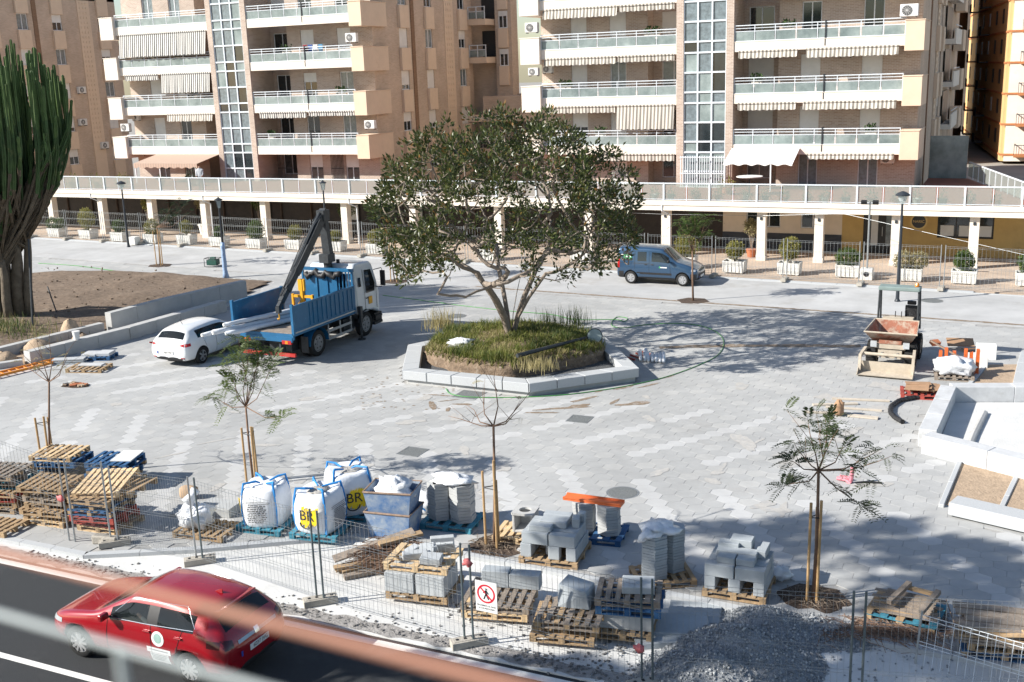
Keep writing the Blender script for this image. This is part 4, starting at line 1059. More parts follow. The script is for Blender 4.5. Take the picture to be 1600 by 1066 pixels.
# ---- white hatchback by the truck
ci = car('white five-door hatchback parked behind the blue truck', (-28.12,32.0,0), R(90), HATCH, hr, white_p, (1.33,-1.28), .315, car_glass, 5, steel)
T = ci['t']
for s in (-1,1):
    mirror_part(ci, .52, .98, s, white_p)
    seam(ci, lin((.62,.28),(.55,.95)), s); seam(ci, lin((-.47,.26),(-.46,1.0)), s); seam(ci, lin((-1.0,.55),(-1.18,1.02)), s)
    end_patch(ci,'tail_light',[(s*.30,.875),(s*.79,.80),(s*.80,.90),(s*.30,.905)],-1,red_l); side_patch(ci,'tail_light',-2.12,-1.86,.80,.91,s,red_l)
    end_patch(ci,'reflector',[(s*.58,.36),(s*.74,.36),(s*.74,.40),(s*.58,.40)],-1,red_l,3)
    for x in (-.30,-1.02): MB().tube([ci['side'](x,.88,s,.012),ci['side'](x-.16,.885,s,.02)],.018,8).build('door_handle', white_p, T)
end_patch(ci,'tail_strip',[(-.3,.885),(.3,.885),(.3,.90),(-.3,.90)],-1,black_pl,8,.005)
end_patch(ci,'bumper_insert',[(-.72,.27),(.72,.27),(.72,.36),(-.72,.36)],-1,black_pl,10,.006)
end_patch(ci,'badge',[(-.035,.87),(0,.81),(.035,.87),(0,.93)],-1,chrome,3,.014)
plate(ci,-1,.56,'7804 MKT')
p = ci['top'](-1.25,0); MB().tube([p,p+Vector((-.12,0,.22))],[.012,.005],6).build('antenna', black_pl, T)
cb = MB(); cb.box(-1.5,-.7,.35,.7,.7,.42)
for y in (-.37,.37): cb.cbox((-.38,y,.9),(.14,.48,.62),ry=-.2); cb.cbox((-.46,y,1.27),(.09,.24,.18),ry=-.2)
cb.cbox((-1.28,0,.85),(.14,1.2,.55),ry=-.25); cb.build('seats', MATS['seat_fabric'], T)
# ---- blue van
VAN = [(2.02,.34,.55,.62,.55,.56,.68,.46,.70,.71),(1.92,.26,.74,.80,.55,.74,.80,.62,.83,.85),(1.60,.24,.78,.83,.60,.77,.95,.66,.99,1.02),(1.10,.24,.79,.83,.62,.79,1.06,.70,1.10,1.13),(.95,.24,.79,.83,.62,.79,1.09,.71,1.13,1.16),
 (.60,.24,.79,.83,.62,.79,1.10,.70,1.42,1.47),(.28,.24,.79,.83,.62,.79,1.10,.69,1.68,1.75),(.18,.24,.79,.83,.62,.79,1.10,.69,1.70,1.78),(-.32,.24,.79,.83,.62,.79,1.12,.69,1.73,1.83),(-.42,.24,.79,.83,.62,.79,1.12,.69,1.73,1.83),
 (-1.05,.24,.79,.83,.62,.79,1.12,.69,1.73,1.84),(-1.16,.24,.79,.83,.62,.79,1.12,.69,1.73,1.84),(-1.78,.24,.79,.83,.62,.79,1.12,.68,1.72,1.83),(-1.92,.25,.79,.83,.62,.79,1.12,.68,1.70,1.81),(-1.98,.28,.77,.82,.62,.78,1.10,.68,1.62,1.72),(-2.0,.34,.72,.78,.62,.75,1.0,.66,1.4,1.45)]
def vr(i, b):
    if i in (4,5) and b in (6,7): return 1
    if i in (5,6,7,9,11) and b == 4: return 1
    if b in (0,1): return 2
    return 0
ci = car('dark blue van parked in the lane behind the big tree', P(1029,446)+Vector((-.1,.83,0)), R(-1), VAN, vr, blue_p, (1.28,-1.30), .31, dark_glass, 0, rim_m)
T = ci['t']
for s in (-1,1):
    mirror_part(ci, .66, 1.12, s, black_pl)
    seam(ci, lin((.72,.34),(.66,1.05)), s); seam(ci, lin((-.37,.32),(-.37,1.6)), s); seam(ci, lin((-1.11,.6),(-1.10,1.6)), s); seam(ci, lin((-.4,1.02),(-1.85,1.02)), s, .008)
    end_patch(ci,'tail_light',[(s*.66,.75),(s*.75,.75),(s*.72,1.3),(s*.64,1.3)],-1,red_l); side_patch(ci,'tail_light',-1.97,-1.86,.78,1.30,s,red_l)
    end_patch(ci,'head_light',[(s*.4,.68),(s*.62,.68),(s*.66,.80),(s*.44,.80)],1,clear_l); side_patch(ci,'head_light',1.70,1.90,.72,.82,s,clear_l)
    side_patch(ci,'rub_strip',-1.0,.75,.50,.60,s,black_pl,None,10,2,.008); side_patch(ci,'bumper',-1.98,-1.66,.30,.62,s,black_pl,None,4,4,.008); side_patch(ci,'bumper',1.66,1.95,.32,.60,s,black_pl,None,4,4,.008)
    for x in (-.28,-.48): MB().tube([ci['side'](x,.98,s,.015),ci['side'](x-.12*(1 if x>-.4 else -1)*-1,.98,s,.02)],.018,8).build('door_handle', black_pl, T)
end_patch(ci,'bumper',[(-.7,.36),(.7,.36),(.7,.6),(-.7,.6)],1,black_pl,8,.01); end_patch(ci,'bumper',[(-.74,.36),(.74,.36),(.74,.62),(-.74,.62)],-1,black_pl,8,.01)
side_patch(ci,'window_sticker',-1.66,-1.25,1.22,1.42,-1,decal_g,None,4,3,.012); side_patch(ci,'door_logo',.12,.22,.82,.92,-1,decal_g,'disc',4,4,.008)
side_patch(ci,'door_lettering',.20,.52,.84,.89,-1,decal_w,None,6,2,.010); side_patch(ci,'sticker_lettering',-1.55,-1.30,1.29,1.35,-1,decal_w,None,4,2,.016)
plate(ci,1,.45,'')
# ---- crane truck
tblue = mat('truck_blue', (.007,.105,.235), .5, .12, 2, dirt=(.06,.20,.36), dscale=4, dthr=.60, coat=.2); cabw = paint('cab_white_shade', (.50,.545,.59), .35, 0); yel_p = mat('machine_yellow', (.72,.36,.02), .5, .1, 4); wrap = mat('white_wrap', (.62,.65,.70), .35, .08, 5, bump=.5, bscale=14)  # cab white carries the bluish tone of its shaded side in the colour
tk = thing('crane_truck','blue flatbed truck with black folding crane parked on the paving','truck',(-24.8,34.4,0),R(90))
ch = MB()
for y in (-.42,.42): ch.box(-2.7,y-.05,.62,2.7,y+.05,.86)
for x in (-2.4,-1.0,.2,1.2): ch.box(x-.05,-.42,.66,x+.05,.42,.82)
for x in (-1.4,1.95): ch.cyl((x,-.95,.5),(x,.95,.5),.09); 
ch.box(-2.2,-.5,.3,-1.0,.5,.75); ch.box(-.6,.5,.45,.5,1.0,.95); ch.box(.55,-1.0,.45,1.3,-.5,.95); ch.build('chassis', steel_dark, tk)
twm, trm = wheel_meshes(.5,.28,0,mat('truck_rim',(.24,.25,.26),.5,.2,6,metal=.4))
for x, d in ((-1.4,1),(1.95,0)):
    for s in (-1,1):
        w_ = link('wheel', twm, tk, loc=(x,s*1.02,.5)); link('rim', trm, w_)
        if d: link('tyre', twm, w_, loc=(0,-s*.31,0))
bd = MB(); bd.box(-3.0,-1.2,1.1,1.12,1.2,1.2); bd.box(-3.0,-1.2,.98,-2.9,1.2,1.1); bd.build('bed_floor', tblue, tk)
MB().box(-2.95,-1.12,1.201,1.05,1.12,1.225).build('bed_deck', wood_grey, tk)
def sideboard(y, x0, x1, z0, z1, nm):
    s = 1 if y > 0 else -1
    b = MB(); b.box(x0,y-.02,z0,x1,y+.02,z1); b.box(x0,y-.035,z1-.07,x1,y+.035,z1+.01); b.box(x0,y-.035,z0,x1,y+.035,z0+.08)
    b.box(x0-.05,y-.05,z0-.08,x0+.05,y+.05,z1+.08); b.box(x1-.05,y-.05,z0,x1+.05,y+.05,z1+.03)
    o = b.build(nm, tblue, tk)
    x = x0+1.05; ribs = MB()
    ribs.box(x-.03,y+s*.02,z0+.08,x+.03,y+s*.045,z1-.07)
    x += .2
    while x < x1-.1: ribs.box(x,y+s*.02,z0+.08,x+.16,y+s*.045,z1-.07); x += .29
    ribs.build('board_ribs', tblue, o); return o
sideboard(-1.2,-2.95,1.08,1.25,2.22,'sideboard'); sideboard(1.2,-3.3,-.3,1.35,2.32,'sideboard')
MB().box(-2.95,-1.23,1.2,1.1,-1.19,1.25).build('bed_edge', steel, tk)
bh = MB(); bh.box(1.08,-1.2,1.2,1.16,-1.12,2.85); bh.box(1.08,1.12,1.2,1.16,1.2,2.85); bh.box(1.06,-1.22,2.76,1.18,1.22,2.88); bh.box(1.1,-.45,1.2,1.15,1.12,2.6)
for y in (-.55,-.72,-.88,-1.02): bh.box(1.1,y-.02,1.2,1.14,y+.02,2.76)
for y in (.0,.5): bh.box(1.06,y-.04,1.2,1.1,y+.04,2.76)
bh.build('bulkhead', tblue, tk)
rl = MB(); rl.tube([(1.0,.95-.12*i,2.68-.09*math.sin(i*1.3)-.10*(i%2)) for i in range(15)],[.10+.03*math.sin(i*2.1) for i in range(15)],8); rl.build('rolled_net', black_pl, tk, True)
tp = MB(); tp.box(-3.02,-1.15,.9,-2.95,1.15,1.08); tp.build('tail_beam', tblue, tk)
rb = MB()
for i in range(10): rb.box(-2.98,-1.2+.24*i,.34,-2.90,-1.2+.24*(i+1),.46, i%2)
rb.build('rear_bumper', [mat('bumper_red',(.42,.03,.025),.4,.1,5), mat('bumper_white',(.42,.05,.04),.5,.1,5)], tk)
for y in (-.5,.5): MB().box(-2.9,y-.04,.4,-2.6,y+.04,.8).build('bumper_bracket', steel_dark, tk)
for s in (-1,1):
    l_ = MB(); l_.box(-3.03,s*1.1-.0-(.4 if s>0 else 0),.82,-2.95,s*1.1+(.4 if s<0 else 0),.96); o = l_.build('tail_light', red_l, tk)
    MB().box(-3.035,s*.9-.06,.83,-3.03,s*.9+.06,.95).build('indicator', amber_l, o)
    MB().box(-2.1,s*1.02-.15,.28,-2.07,s*1.02+.15,.9).build('mudflap', steel_dark, tk)
    g = MB(); g.tube([(-1.4+.62*math.cos(a), s*1.02, .5+.62*math.sin(a)) for a in [i*math.pi/10 for i in range(11)]],.03,6)
    mg = MB(); ang_ = [i*math.pi/10 for i in range(11)]
    mg.add([(-1.4+.60*math.cos(a), s*1.02+q, .5+.60*math.sin(a)) for a in ang_ for q in (-.2,.2)], [(2*i,2*i+1,2*i+3,2*i+2) for i in range(10)])
    mg.build('mudguard', tblue, tk)
    mg = MB(); mg.add([(1.95+.60*math.cos(a), s*1.02+q, .5+.60*math.sin(a)) for a in ang_ for q in (-.22,.2)], [(2*i,2*i+1,2*i+3,2*i+2) for i in range(10)]); mg.build('mudguard', black_pl, tk)
    sgd = MB(); sgd.box(-.75,s*1.15-.015,.45,.9,s*1.15+.015,.55); sgd.box(-.75,s*1.15-.015,.75,.9,s*1.15+.015,.85)
    for x in (-.7,.1,.85): sgd.box(x,s*1.12-.02,.45,x+.06,s*1.12+.02,1.05)
    sgd.build('side_guard', steel, tk)
# cab: profile extruded
cp = [(1.42,.95),(2.55,.95),(3.05,.75),(3.12,1.5),(3.02,2.1),(2.78,2.85),(2.6,2.97),(1.55,3.0),(1.42,2.85)]
cm = MB(); n = len(cp); hw = lambda z: 1.14-.10*max(0,(z-1.6))/1.4
cm.add([(x,-hw(z),z) for x,z in cp]+[(x,hw(z),z) for x,z in cp], [tuple(range(n)), tuple(range(2*n-1,n-1,-1))]+[(i,n+i,n+(i+1)%n,(i+1)%n) for i in range(n)])
bev(cm.build('cab', cabw, tk), .10, 4, 25)
for s in (-1,1):
    y = lambda z: s*(hw(z)+.012)
    pts = [(2.12,1.72),(2.72,1.72),(2.80,2.02),(2.60,2.62),(2.12,2.66)]
    g = MB(); g.add([(x,y(z),z) for x,z in pts],[tuple(range(5)) if s<0 else tuple(range(4,-1,-1))]); g.build('side_window', dark_glass, tk)
    g = MB(); pts2 = [(1.62,2.05),(1.80,2.05),(1.80,2.42),(1.62,2.42)]; g.add([(x,y(z),z) for x,z in pts2],[(0,1,2,3) if s<0 else (3,2,1,0)]); g.build('rear_side_window', dark_glass, tk)
    d_ = MB(); d_.tube([(2.0,y(z)+s*-.008,z) for z in (1.0,1.4,1.8,2.2,2.7)],.008,6); d_.tube([(2.85,y(z)+s*-.008,z) for z in (1.0,1.4,1.7,2.0)],.008,6); d_.build('door_seam', black_pl, tk)
    MB().cbox((2.14,s*(hw(1.5)+.015),1.52),(.16,.03,.03)).build('door_handle', black_pl, tk)
    mr = MB(); mr.tube([(2.85,s*1.05,2.55),(3.0,s*1.35,2.62),(3.02,s*1.38,2.5)],.018,6); mr.tube([(2.9,s*1.1,1.85),(3.0,s*1.34,1.85)],.018,6); mr.cbox((3.02,s*1.38,2.2),(.08,.20,.62)); mr.build('mirror', black_pl, tk)
    st_ = MB(); st_.box(2.45,s*1.14-.1,.35,3.05,s*1.14+.02,.45); st_.box(2.55,s*1.14-.1,.62,3.05,s*1.14+.02,.70); st_.build('cab_step', black_pl, tk)
MB().box(2.45,-1.15,.35,3.15,1.15,.78).build('front_bumper', black_pl, tk)
MB().box(3.13,-1.0,.8,3.16,1.0,1.3).build('grille', black_pl, tk)
ws_ = MB(); ws_.add([(3.06,-1.0,1.95),(3.06,1.0,1.95),(2.82,.93,2.75),(2.82,-.93,2.75)],[(0,1,2,3)]); ws_.build('windshield', dark_glass, tk)
MB().box(1.40,-.7,2.05,1.415,.7,2.6).build('rear_cab_window', dark_glass, tk)
MB().box(2.25,-1.16,1.25,2.5,-1.145,1.55).build('cab_sticker', yel_p, tk)
# crane
cr = MB(); cr.box(1.16,-.5,.85,1.46,.5,1.25); cr.cyl((1.3,.05,1.2),(1.3,.05,3.15),.17,.17,14); cr.cbox((1.28,.05,3.25),(.5,.42,.34)); cr.build('crane_base', steel_dark, tk)
kn = Vector((1.22,.05,4.95)); el = Vector((1.38,.05,3.35))
a1_ = MB(); a1_.bar(el, kn, .26,.34,0,.22,.28); a1_.bar(el+Vector((.22,0,-.2)), kn.lerp(el,.35)+Vector((.16,0,0)),.09,.09); a1_.cbox(kn,(.42,.34,.42)); a1_.build('crane_inner_boom', steel_dark, tk)
tip = Vector((-2.15,.0,1.95)); dd = tip-kn
a2_ = MB(); a2_.bar(kn+Vector((.12,0,.15)), kn+dd*.62, .26,.34); a2_.bar(kn+dd*.35, kn+dd*.8, .21,.28); a2_.bar(kn+dd*.6, kn+dd*.94,.17,.22); a2_.bar(kn+dd*.8, tip,.13,.17)
for k in (.35,.62,.80): a2_.bar(kn+dd*(k-.015), kn+dd*(k+.02), .32-.12*k,.42-.16*k)
nrm = Vector((dd.z,0,-dd.x)).normalized()
if nrm.z < 0: nrm = -nrm
a2_.tube([kn+dd*.02+nrm*.22, kn+dd*.36+nrm*.22],.06,8); a2_.tube([kn+dd*.36+nrm*.2, kn+dd*.60+nrm*.19],.045,8); a2_.tube([kn+dd*.60+nrm*.16, kn+dd*.78+nrm*.14],.035,8)
for q in (-.1,.1): a2_.tube([kn+Vector((.1,q,.25)), kn+dd*.18+nrm*.33+Vector((0,q,0)), kn+dd*.45+nrm*.26+Vector((0,q,0)), kn+dd*.9+nrm*.14+Vector((0,q*.6,0))],.018,6)
a2_.build('crane_outer_boom', steel_dark, tk)
hk = MB(); hk.cbox(tip+Vector((0,0,-.08)),(.16,.16,.24)); hk.build('crane_head', steel_dark, tk)
MB().tube([tip+Vector((0,0,-.2)),tip+Vector((.02,0,-.38)),tip+Vector((-.04,0,-.46)),tip+Vector((-.1,0,-.40))],.025,8).build('crane_hook', yel_p, tk)
for s in (-1,1):
    og = MB(); og.box(1.24,s*.5 if s>0 else -1.3,.86,1.40,1.3 if s>0 else -.5,1.0); og.box(1.24,s*1.3-.08,.7,1.40,s*1.3+.08,1.35); og.cyl((1.32,s*1.3,.7),(1.32,s*1.3,.04),.05); og.cyl((1.32,s*1.3,.0),(1.32,s*1.3,.04),.16); og.build('outrigger', steel_dark, tk)
MB().cyl((1.65,-.2,3.0),(1.65,-.2,3.14),.07).build('beacon', black_pl, tk)
# things on the truck
for i,(a,b,r_,l) in enumerate((((.7,-.55,1.42),(-4.35,1.28,1.42),.13,'thickest white wrapped lamp post lying out over the truck tail'),((.5,-.30,1.40),(-4.65,1.52,1.38),.10,'white wrapped lamp post at the left of the bundle on the truck'),((.6,-.82,1.36),(-4.05,.95,1.33),.11,'white wrapped lamp post at the right of the bundle on the truck'),((.4,-.5,1.65),(-3.9,1.12,1.62),.10,'white wrapped lamp post on top of the bundle on the truck'))):
    t = thing('wrapped_lamp_post', l, 'lamp post'); Mx = tk.matrix_basis
    Mx = Matrix.Translation((-24.8,34.4,0)) @ Matrix.Rotation(R(90),4,'Z')
    A = Mx @ Vector(a); B = Mx @ Vector(b); b_ = MB(); n = 14
    b_.tube([A.lerp(B,k/n)+Vector((jit(.008),jit(.008),jit(.008))) for k in range(n+1)],[r_*(1-.25*k/n)*(1+jit(.08)) for k in range(n+1)],10)
    b_.build('wrapped_shaft', wrap, t, True); MB().cyl(B+(B-A).normalized()*-.02, B+(B-A).normalized()*.05, r_*.74, r_*.6).build('end_cap', plate_m, t)
yt = thing('yellow_stand','yellow steel fork stand standing in the truck bed','machine',(-25.35,34.55,1.225))
b_ = MB(); b_.box(-.06,-.08,0,.06,.08,1.35); b_.box(-.5,-.04,.62,.5,.04,.72); b_.box(-.5,-.05,0,-.42,.05,.75); b_.box(.42,-.05,0,.5,.05,.75); b_.box(-.14,-.06,.9,.14,.06,1.35)
b_.bar((-.45,0,.1),(0,0,.6),.03,.03); b_.bar((.45,0,.1),(0,0,.6),.03,.03); b_.box(-.5,-.3,0,.5,.3,.06); b_.build('mast', yel_p, yt)
wpts = [(0,0,.9),(0,.06,1.15),(0,.16,1.40),(0,.24,1.52),(0,.28,1.64),(.2,.18,1.38),(.30,.35,1.12),(.22,.55,1.0),(-.2,.18,1.38),(-.30,.35,1.12),(-.22,.55,1.0),(.11,0,.82),(.13,.02,.45),(.13,-.04,.08),(.13,.1,.04),(-.11,0,.82),(-.13,.1,.45),(-.13,.12,.08),(-.13,.26,.04)]
wr_ = [.13,(.15,.11),(.17,.11),.055,(.085,.105),.065,.05,.04,.065,.05,.04,.09,.065,.05,.04,.09,.065,.05,.04]
we = [(0,1),(1,2),(2,3),(3,4),(2,5),(5,6),(6,7),(2,8),(8,9),(9,10),(0,11),(11,12),(12,13),(13,14),(0,15),(15,16),(16,17),(17,18)]
pw = P(425,548)
human('person','worker in a dark jacket bending behind the truck sideboard',(-27.0,34.7,0),R(160),wpts,wr_,we,dict(mats=[jacket,skin_m,trous,hair_m],f=lambda c: 3 if c.z>1.68 else 1 if c.z>1.5 or (c.y>.48 and c.z<1.08 and c.z>.9) else 2 if c.z<.92 else 0))
spts = [(0,0,.92),(0,0,1.15),(0,.0,1.40),(0,.01,1.5),(0,.03,1.63),(.19,0,1.38),(.24,.02,1.12),(.20,.14,.92),(-.19,0,1.38),(-.24,.02,1.12),(-.20,.14,.92),(.10,0,.84),(.11,.02,.46),(.11,-.02,.08),(.11,.12,.04),(-.10,0,.84),(-.11,.02,.46),(-.11,-.02,.08),(-.11,.12,.04)]
human('person','person in a pale top standing on the terrace beside the stairwell glazing',(-50.1,YF+1.3,3.1),R(190),spts,wr_,we,dict(mats=[shirt,skin_m,trous,hair_m],f=lambda c: 3 if c.z>1.66 or (c.z>1.56 and c.y<0) else 1 if c.z>1.49 or (c.z<1.0 and c.z>.85 and abs(c.x)>.17) else 2 if c.z<.92 else 0))
# ---- site dumper
d_red = mat('dumper_red', (.30,.125,.08), .85, .25, 4, dirt=(.42,.35,.28), dscale=2.2, dthr=.47); d_dust = mat('dumper_dusty', (.46,.40,.32), .95, .15, 5, dirt=(.32,.16,.10), dscale=3, dthr=.62)
dm = thing('site_dumper','dusty red site dumper with roll bar and front shovel','dumper',(-3.62,38.35,0),R(-92))
dw, drm = wheel_meshes(.44,.32,0,mat('dumper_rim',(.40,.33,.26),.8,.2,6))
for x, sx in ((.62,1),(-.85,1)):
    for s in (-1,1):
        w_ = link('wheel', dw, dm, loc=(x,s*.62,.44)); link('rim', drm, w_)
        lg = MB()
        for k in range(14):
            a = 2*math.pi*k/14; lg.cbox((.435*math.cos(a),0,.435*math.sin(a)),(.05,.3,.07),ry=-a)
        lg.build('tread', tyre, w_)
b_ = MB(); b_.box(-1.4,-.38,.42,1.05,.38,.72); b_.box(-1.55,-.5,.6,-.55,.5,1.15); b_.box(.95,-.5,.75,1.1,.5,.92); b_.build('chassis', d_dust, dm)
# hopper: open tapering box
def open_box(mb, top, bot, th=.03, mi=0):
    o = top; i_ = [(x+(th if x<cx_ else -th), y+(th if y<cy_ else -th), z) for (x,y,z) in top for cx_,cy_ in [((top[0][0]+top[2][0])/2,(top[0][1]+top[2][1])/2)]]
    ib = [(x+(th if x<cx_ else -th), y+(th if y<cy_ else -th), z+th) for (x,y,z) in bot for cx_,cy_ in [((bot[0][0]+bot[2][0])/2,(bot[0][1]+bot[2][1])/2)]]
    vs = top+bot+i_+ib; fs = []
    for k in range(4):
        j = (k+1)%4
        fs += [(k,4+k,4+j,j),(8+k,8+j,12+j,12+k),(k,j,8+j,8+k)]
    fs += [(4,7,6,5),(12,13,14,15)]
    mb.add(vs, fs, mi)
b_ = MB(); open_box(b_, [(-.35,-.72,1.42),(1.15,-.84,1.30),(1.15,.84,1.30),(-.35,.72,1.42)], [(-.2,-.5,.78),(.55,-.55,.78),(.55,.55,.78),(-.2,.5,.78)], .035); hp = b_.build('hopper', d_red, dm)
rm_ = MB(); rm_.tube([(-.35,-.72,1.42),(1.15,-.84,1.30),(1.15,.84,1.30),(-.35,.72,1.42),(-.35,-.72,1.42)],.03,6); rm_.build('hopper_rim', d_dust, hp)
b_ = MB(); b_.box(1.0,-.36,.92,1.12,.36,1.02); b_.build('front_plate', d_red, dm)
for s in (-1,1):
    MB().cbox((1.12,s*.52,.9),(.08,.2,.2)).build('headlight', clear_l, dm)
    a_ = MB(); a_.bar((1.05,s*.78,.72),(1.75,s*.84,.62),.09,.10); a_.bar((1.75,s*.84,.66),(1.85,s*.84,.14),.09,.09); a_.build('loader_arm', d_dust, dm)
    MB().bar((.9,s*.25,.6),(1.55,s*.25,.55),.06,.06).build('ram', steel, dm)
MB().cyl((1.5,-.84,.64),(1.5,.84,.64),.055).build('loader_crossbar', d_dust, dm)
b_ = MB(); th=.03
prof = [(1.62,.40),(1.60,.06),(2.05,.03),(2.16,.05)]
vs = [(x,-.88,z) for x,z in prof]+[(x,.88,z) for x,z in prof]+[(x+.02,-.86,z+.025) for x,z in prof]+[(x+.02,.86,z+.025) for x,z in prof]
b_.add(vs,[(i,i+1,5+i,4+i) for i in range(3)]+[(8+i,12+i,13+i,9+i) for i in range(3)]+[(0,4,12,8),(3,11,15,7)])
for s in (-1,1): b_.add([(1.62,s*.88,.40),(1.60,s*.88,.06),(2.05,s*.88,.03),(2.16,s*.88,.05),(1.80,s*.88,.30),(1.62,s*.86,.40),(1.60,s*.86,.06),(2.05,s*.86,.03),(2.16,s*.86,.05),(1.80,s*.86,.30)],[(0,1,2,3,4),(9,8,7,6,5),(0,4,9,5),(4,3,8,9)])
b_.build('front_shovel', d_dust, dm)
rp_ = MB()
for s in (-1,1): MB().tube([(-.45,s*.66,1.0),(-.55,s*.64,2.45)],.035,8).build('roll_bar', steel_dark, dm); MB().tube([(-1.15,s*.66,1.0),(-.85,s*.64,2.5)],.035,8).build('roll_bar', steel_dark, dm)
bev(MB().box(-.95,-.68,2.42,-.42,.68,2.56).build('roof_panel', mat('roof_green_grey',(.20,.26,.25),.7,.1,4), dm),.03,2)
se = MB(); se.cbox((-1.0,.35,1.28),(.42,.42,.14)); se.cbox((-1.22,.35,1.55),(.12,.42,.48)); se.cbox((-1.22,.35,1.88),(.10,.30,.14)); bev(se.build('seat', black_pl, dm),.03,2)
ct = MB(); ct.box(-.75,-.5,1.15,-.45,.5,1.48); ct.build('dashboard', d_dust, dm); MB().tube([(-.8,.35,1.4),(-.88,.35,1.62)],.02,6).build('steering_column', black_pl, dm)
MB().tube([(-.9+.16*math.cos(a)*.5,.35+.17*math.sin(a),1.62+.12*math.cos(a)) for a in [i*math.pi/8 for i in range(17)]],.014,6).build('steering_wheel', black_pl, dm)
MB().lathe([(.07,0),(.08,.06),(.05,.13)],(-.7,.55,2.56),10).build('beacon', amber_l, dm)
for y in (-.1,.1): MB().tube([(-.6,y,1.45),(-.62,y,1.68)],.015,6).build('lever', black_pl, dm)
# ================================================================== TREES AND PLANTS
def zfor(pos, px, py):
    """height above pos (x,y) that shows at that row"""
    d = ray(px, py); h = math.hypot(pos[0], pos[1]); k = h/math.hypot(d.x, d.y)
    return CAM_H + d.z*k
def grow(base, targets, sub=3, sag=.0, jitter=.06, start=None, upbias=.35):
    """connect targets into a branching skeleton (nodes, parents)"""
    nodes = [Vector(base)]; par = [-1]
    if start:
        for ch in start:
            pr = 0
            for p in ch: nodes.append(Vector(p)); par.append(pr); pr = len(nodes)-1
    root = Vector(base)
    for t in sorted(targets, key=lambda q: (q-root).length):
        best, bi = 1e9, 0
        for i, n in enumerate(nodes):
            d = (t-n).length + max(0, n.z-t.z)*1.2 + (0 if (n-root).length < (t-root).length else 2)
            if d < best: best, bi = d, i
        a = nodes[bi]; pr = bi; L = (t-a).length; k = max(1, min(6, int(L/.45)+1)) if sub else 1
        for s in range(1, k+1):
            f = s/k; p = a.lerp(t, f) + Vector((jit(jitter),jit(jitter),jit(jitter)))*L*.5*(1 if s < k else 0) + Vector((0,0,-upbias*L*.25*math.sin(f*math.pi)))
            nodes.append(p); par.append(pr); pr = len(nodes)-1
    return nodes, par
def skeleton_mesh(nodes, par, rmin, k, rmax, n=7, expo=.5):
    N = len(nodes); cnt = [0]*N; kids = [[] for _ in range(N)]
    for i in range(N-1, 0, -1):
        if not kids[i]: cnt[i] = 1
        cnt[par[i]] += cnt[i]; kids[par[i]].append(i)
    rad = [min(rmax, rmin + k*(c**expo)) for c in cnt]
    mb = MB(); stack = [(0, None)]
    while stack:
        i, prev = stack.pop(); chain = ([prev] if prev is not None else [])+[i]
        while kids[i]:
            ks = sorted(kids[i], key=lambda q: -cnt[q])
            for q in ks[1:]: stack.append((q, i))
            i = ks[0]; chain.append(i)
        if len(chain) > 1:
            rs = [rad[c] for c in chain]
            if prev is not None: rs[0] = min(rs[0], rs[1]*1.15)
            rs[-1] *= .6
            big = max(rs) > .05
            mb.tube([nodes[c] for c in chain], rs, n if big else 4)
    return mb, rad, cnt, kids
# ---- the big tree in the planter
def big_tree(name, label, base, H, Rx, z0, nt, leaves_per, lm, seed, lsize=.15, cat='tree', limbs=8):
    random.seed(seed); t = thing(name, label, cat, base)
    tg = []
    lob = [rdir() for _ in range(14)]
    while len(tg) < nt:
        d = rdir()
        if d.z < -.55: continue
        r = random.uniform(.30,1)**.5
        env = .80+.22*max(d.dot(q) for q in lob)
        zc = z0+(H-z0)*.42
        p = Vector((d.x*Rx*env*r, d.y*Rx*.95*env*r, zc+(d.z*((H-zc) if d.z>0 else (zc-z0)*1.25))*env*r))
        if p.z < 1.3 or (p.z < z0+1.0 and math.hypot(p.x,p.y) < Rx*.42): continue
        if any((p-q).length < .30 for q in tg): continue
        tg.append(p)
    start = []
    for i in range(limbs):
        a = 2*math.pi*i/limbs+jit(.3); s = random.uniform(.6,1.0)
        start.append([(.18*math.cos(a),.18*math.sin(a),.25),(.32*math.cos(a),.32*math.sin(a),.75),(Rx*.16*s*math.cos(a),Rx*.16*s*math.sin(a),1.45),(Rx*.30*s*math.cos(a),Rx*.30*s*math.sin(a),2.2+(1-s)*1.2)])
    nodes, par = grow((0,0,-.15), tg, start=start)
    mb, rad, cnt, kids = skeleton_mesh(nodes, par, .006, .0105, .16, 8, .56)
    mb.build('trunk', bark_pale, t, True)
    lv = MB()
    tips = [i for i in range(len(nodes)) if not kids[i]] + [i for i in range(len(nodes)) if kids[i] and rad[i] < .020 and nodes[i].z > z0+.4 and (nodes[i]-Vector((0,0,z0+1.5))).length > Rx*.45]
    for i in tips:
        c = nodes[i]; k = int(leaves_per*random.uniform(.55,1.4)); out = (c-Vector((0,0,z0+1))).normalized()
        for q in range(k):
            d = rdir(); p = c + d*random.uniform(.03,.31)
            leaf(lv, p, d*.8+out*.5+Vector((0,0,.25)), lsize*random.uniform(.7,1.2), lsize*.46*random.uniform(.8,1.2))
    lv.build('crown', lm, t)
    return t
TB = Vector((-16.75,35.35,.72))
big_tree('broadleaf_tree','large spreading broadleaf tree growing in the hexagonal stone planter', TB, 8.2, 5.0, 1.4, 640, 30, lf_ficus, 5, .185)
# street trees on the near pavement, outside the picture; their shade falls on the road and the right corner
big_tree('street_tree','street tree beside the near pavement, outside the picture at lower left', (-19.4,4.6,-.12), 10.6, 3.3, 7.4, 130, 55, lf_green, 21, .28)
big_tree('street_tree','tall street tree beside the near pavement, outside the picture', (-20.8,7.6,-.12), 15.4, 3.9, 12.4, 150, 55, lf_green, 22, .30)
big_tree('street_tree','second tall street tree beside the near pavement, outside the picture', (-18.6,3.6,-.12), 14.6, 3.2, 11.8, 120, 50, lf_green, 23, .30)
random.seed(3)
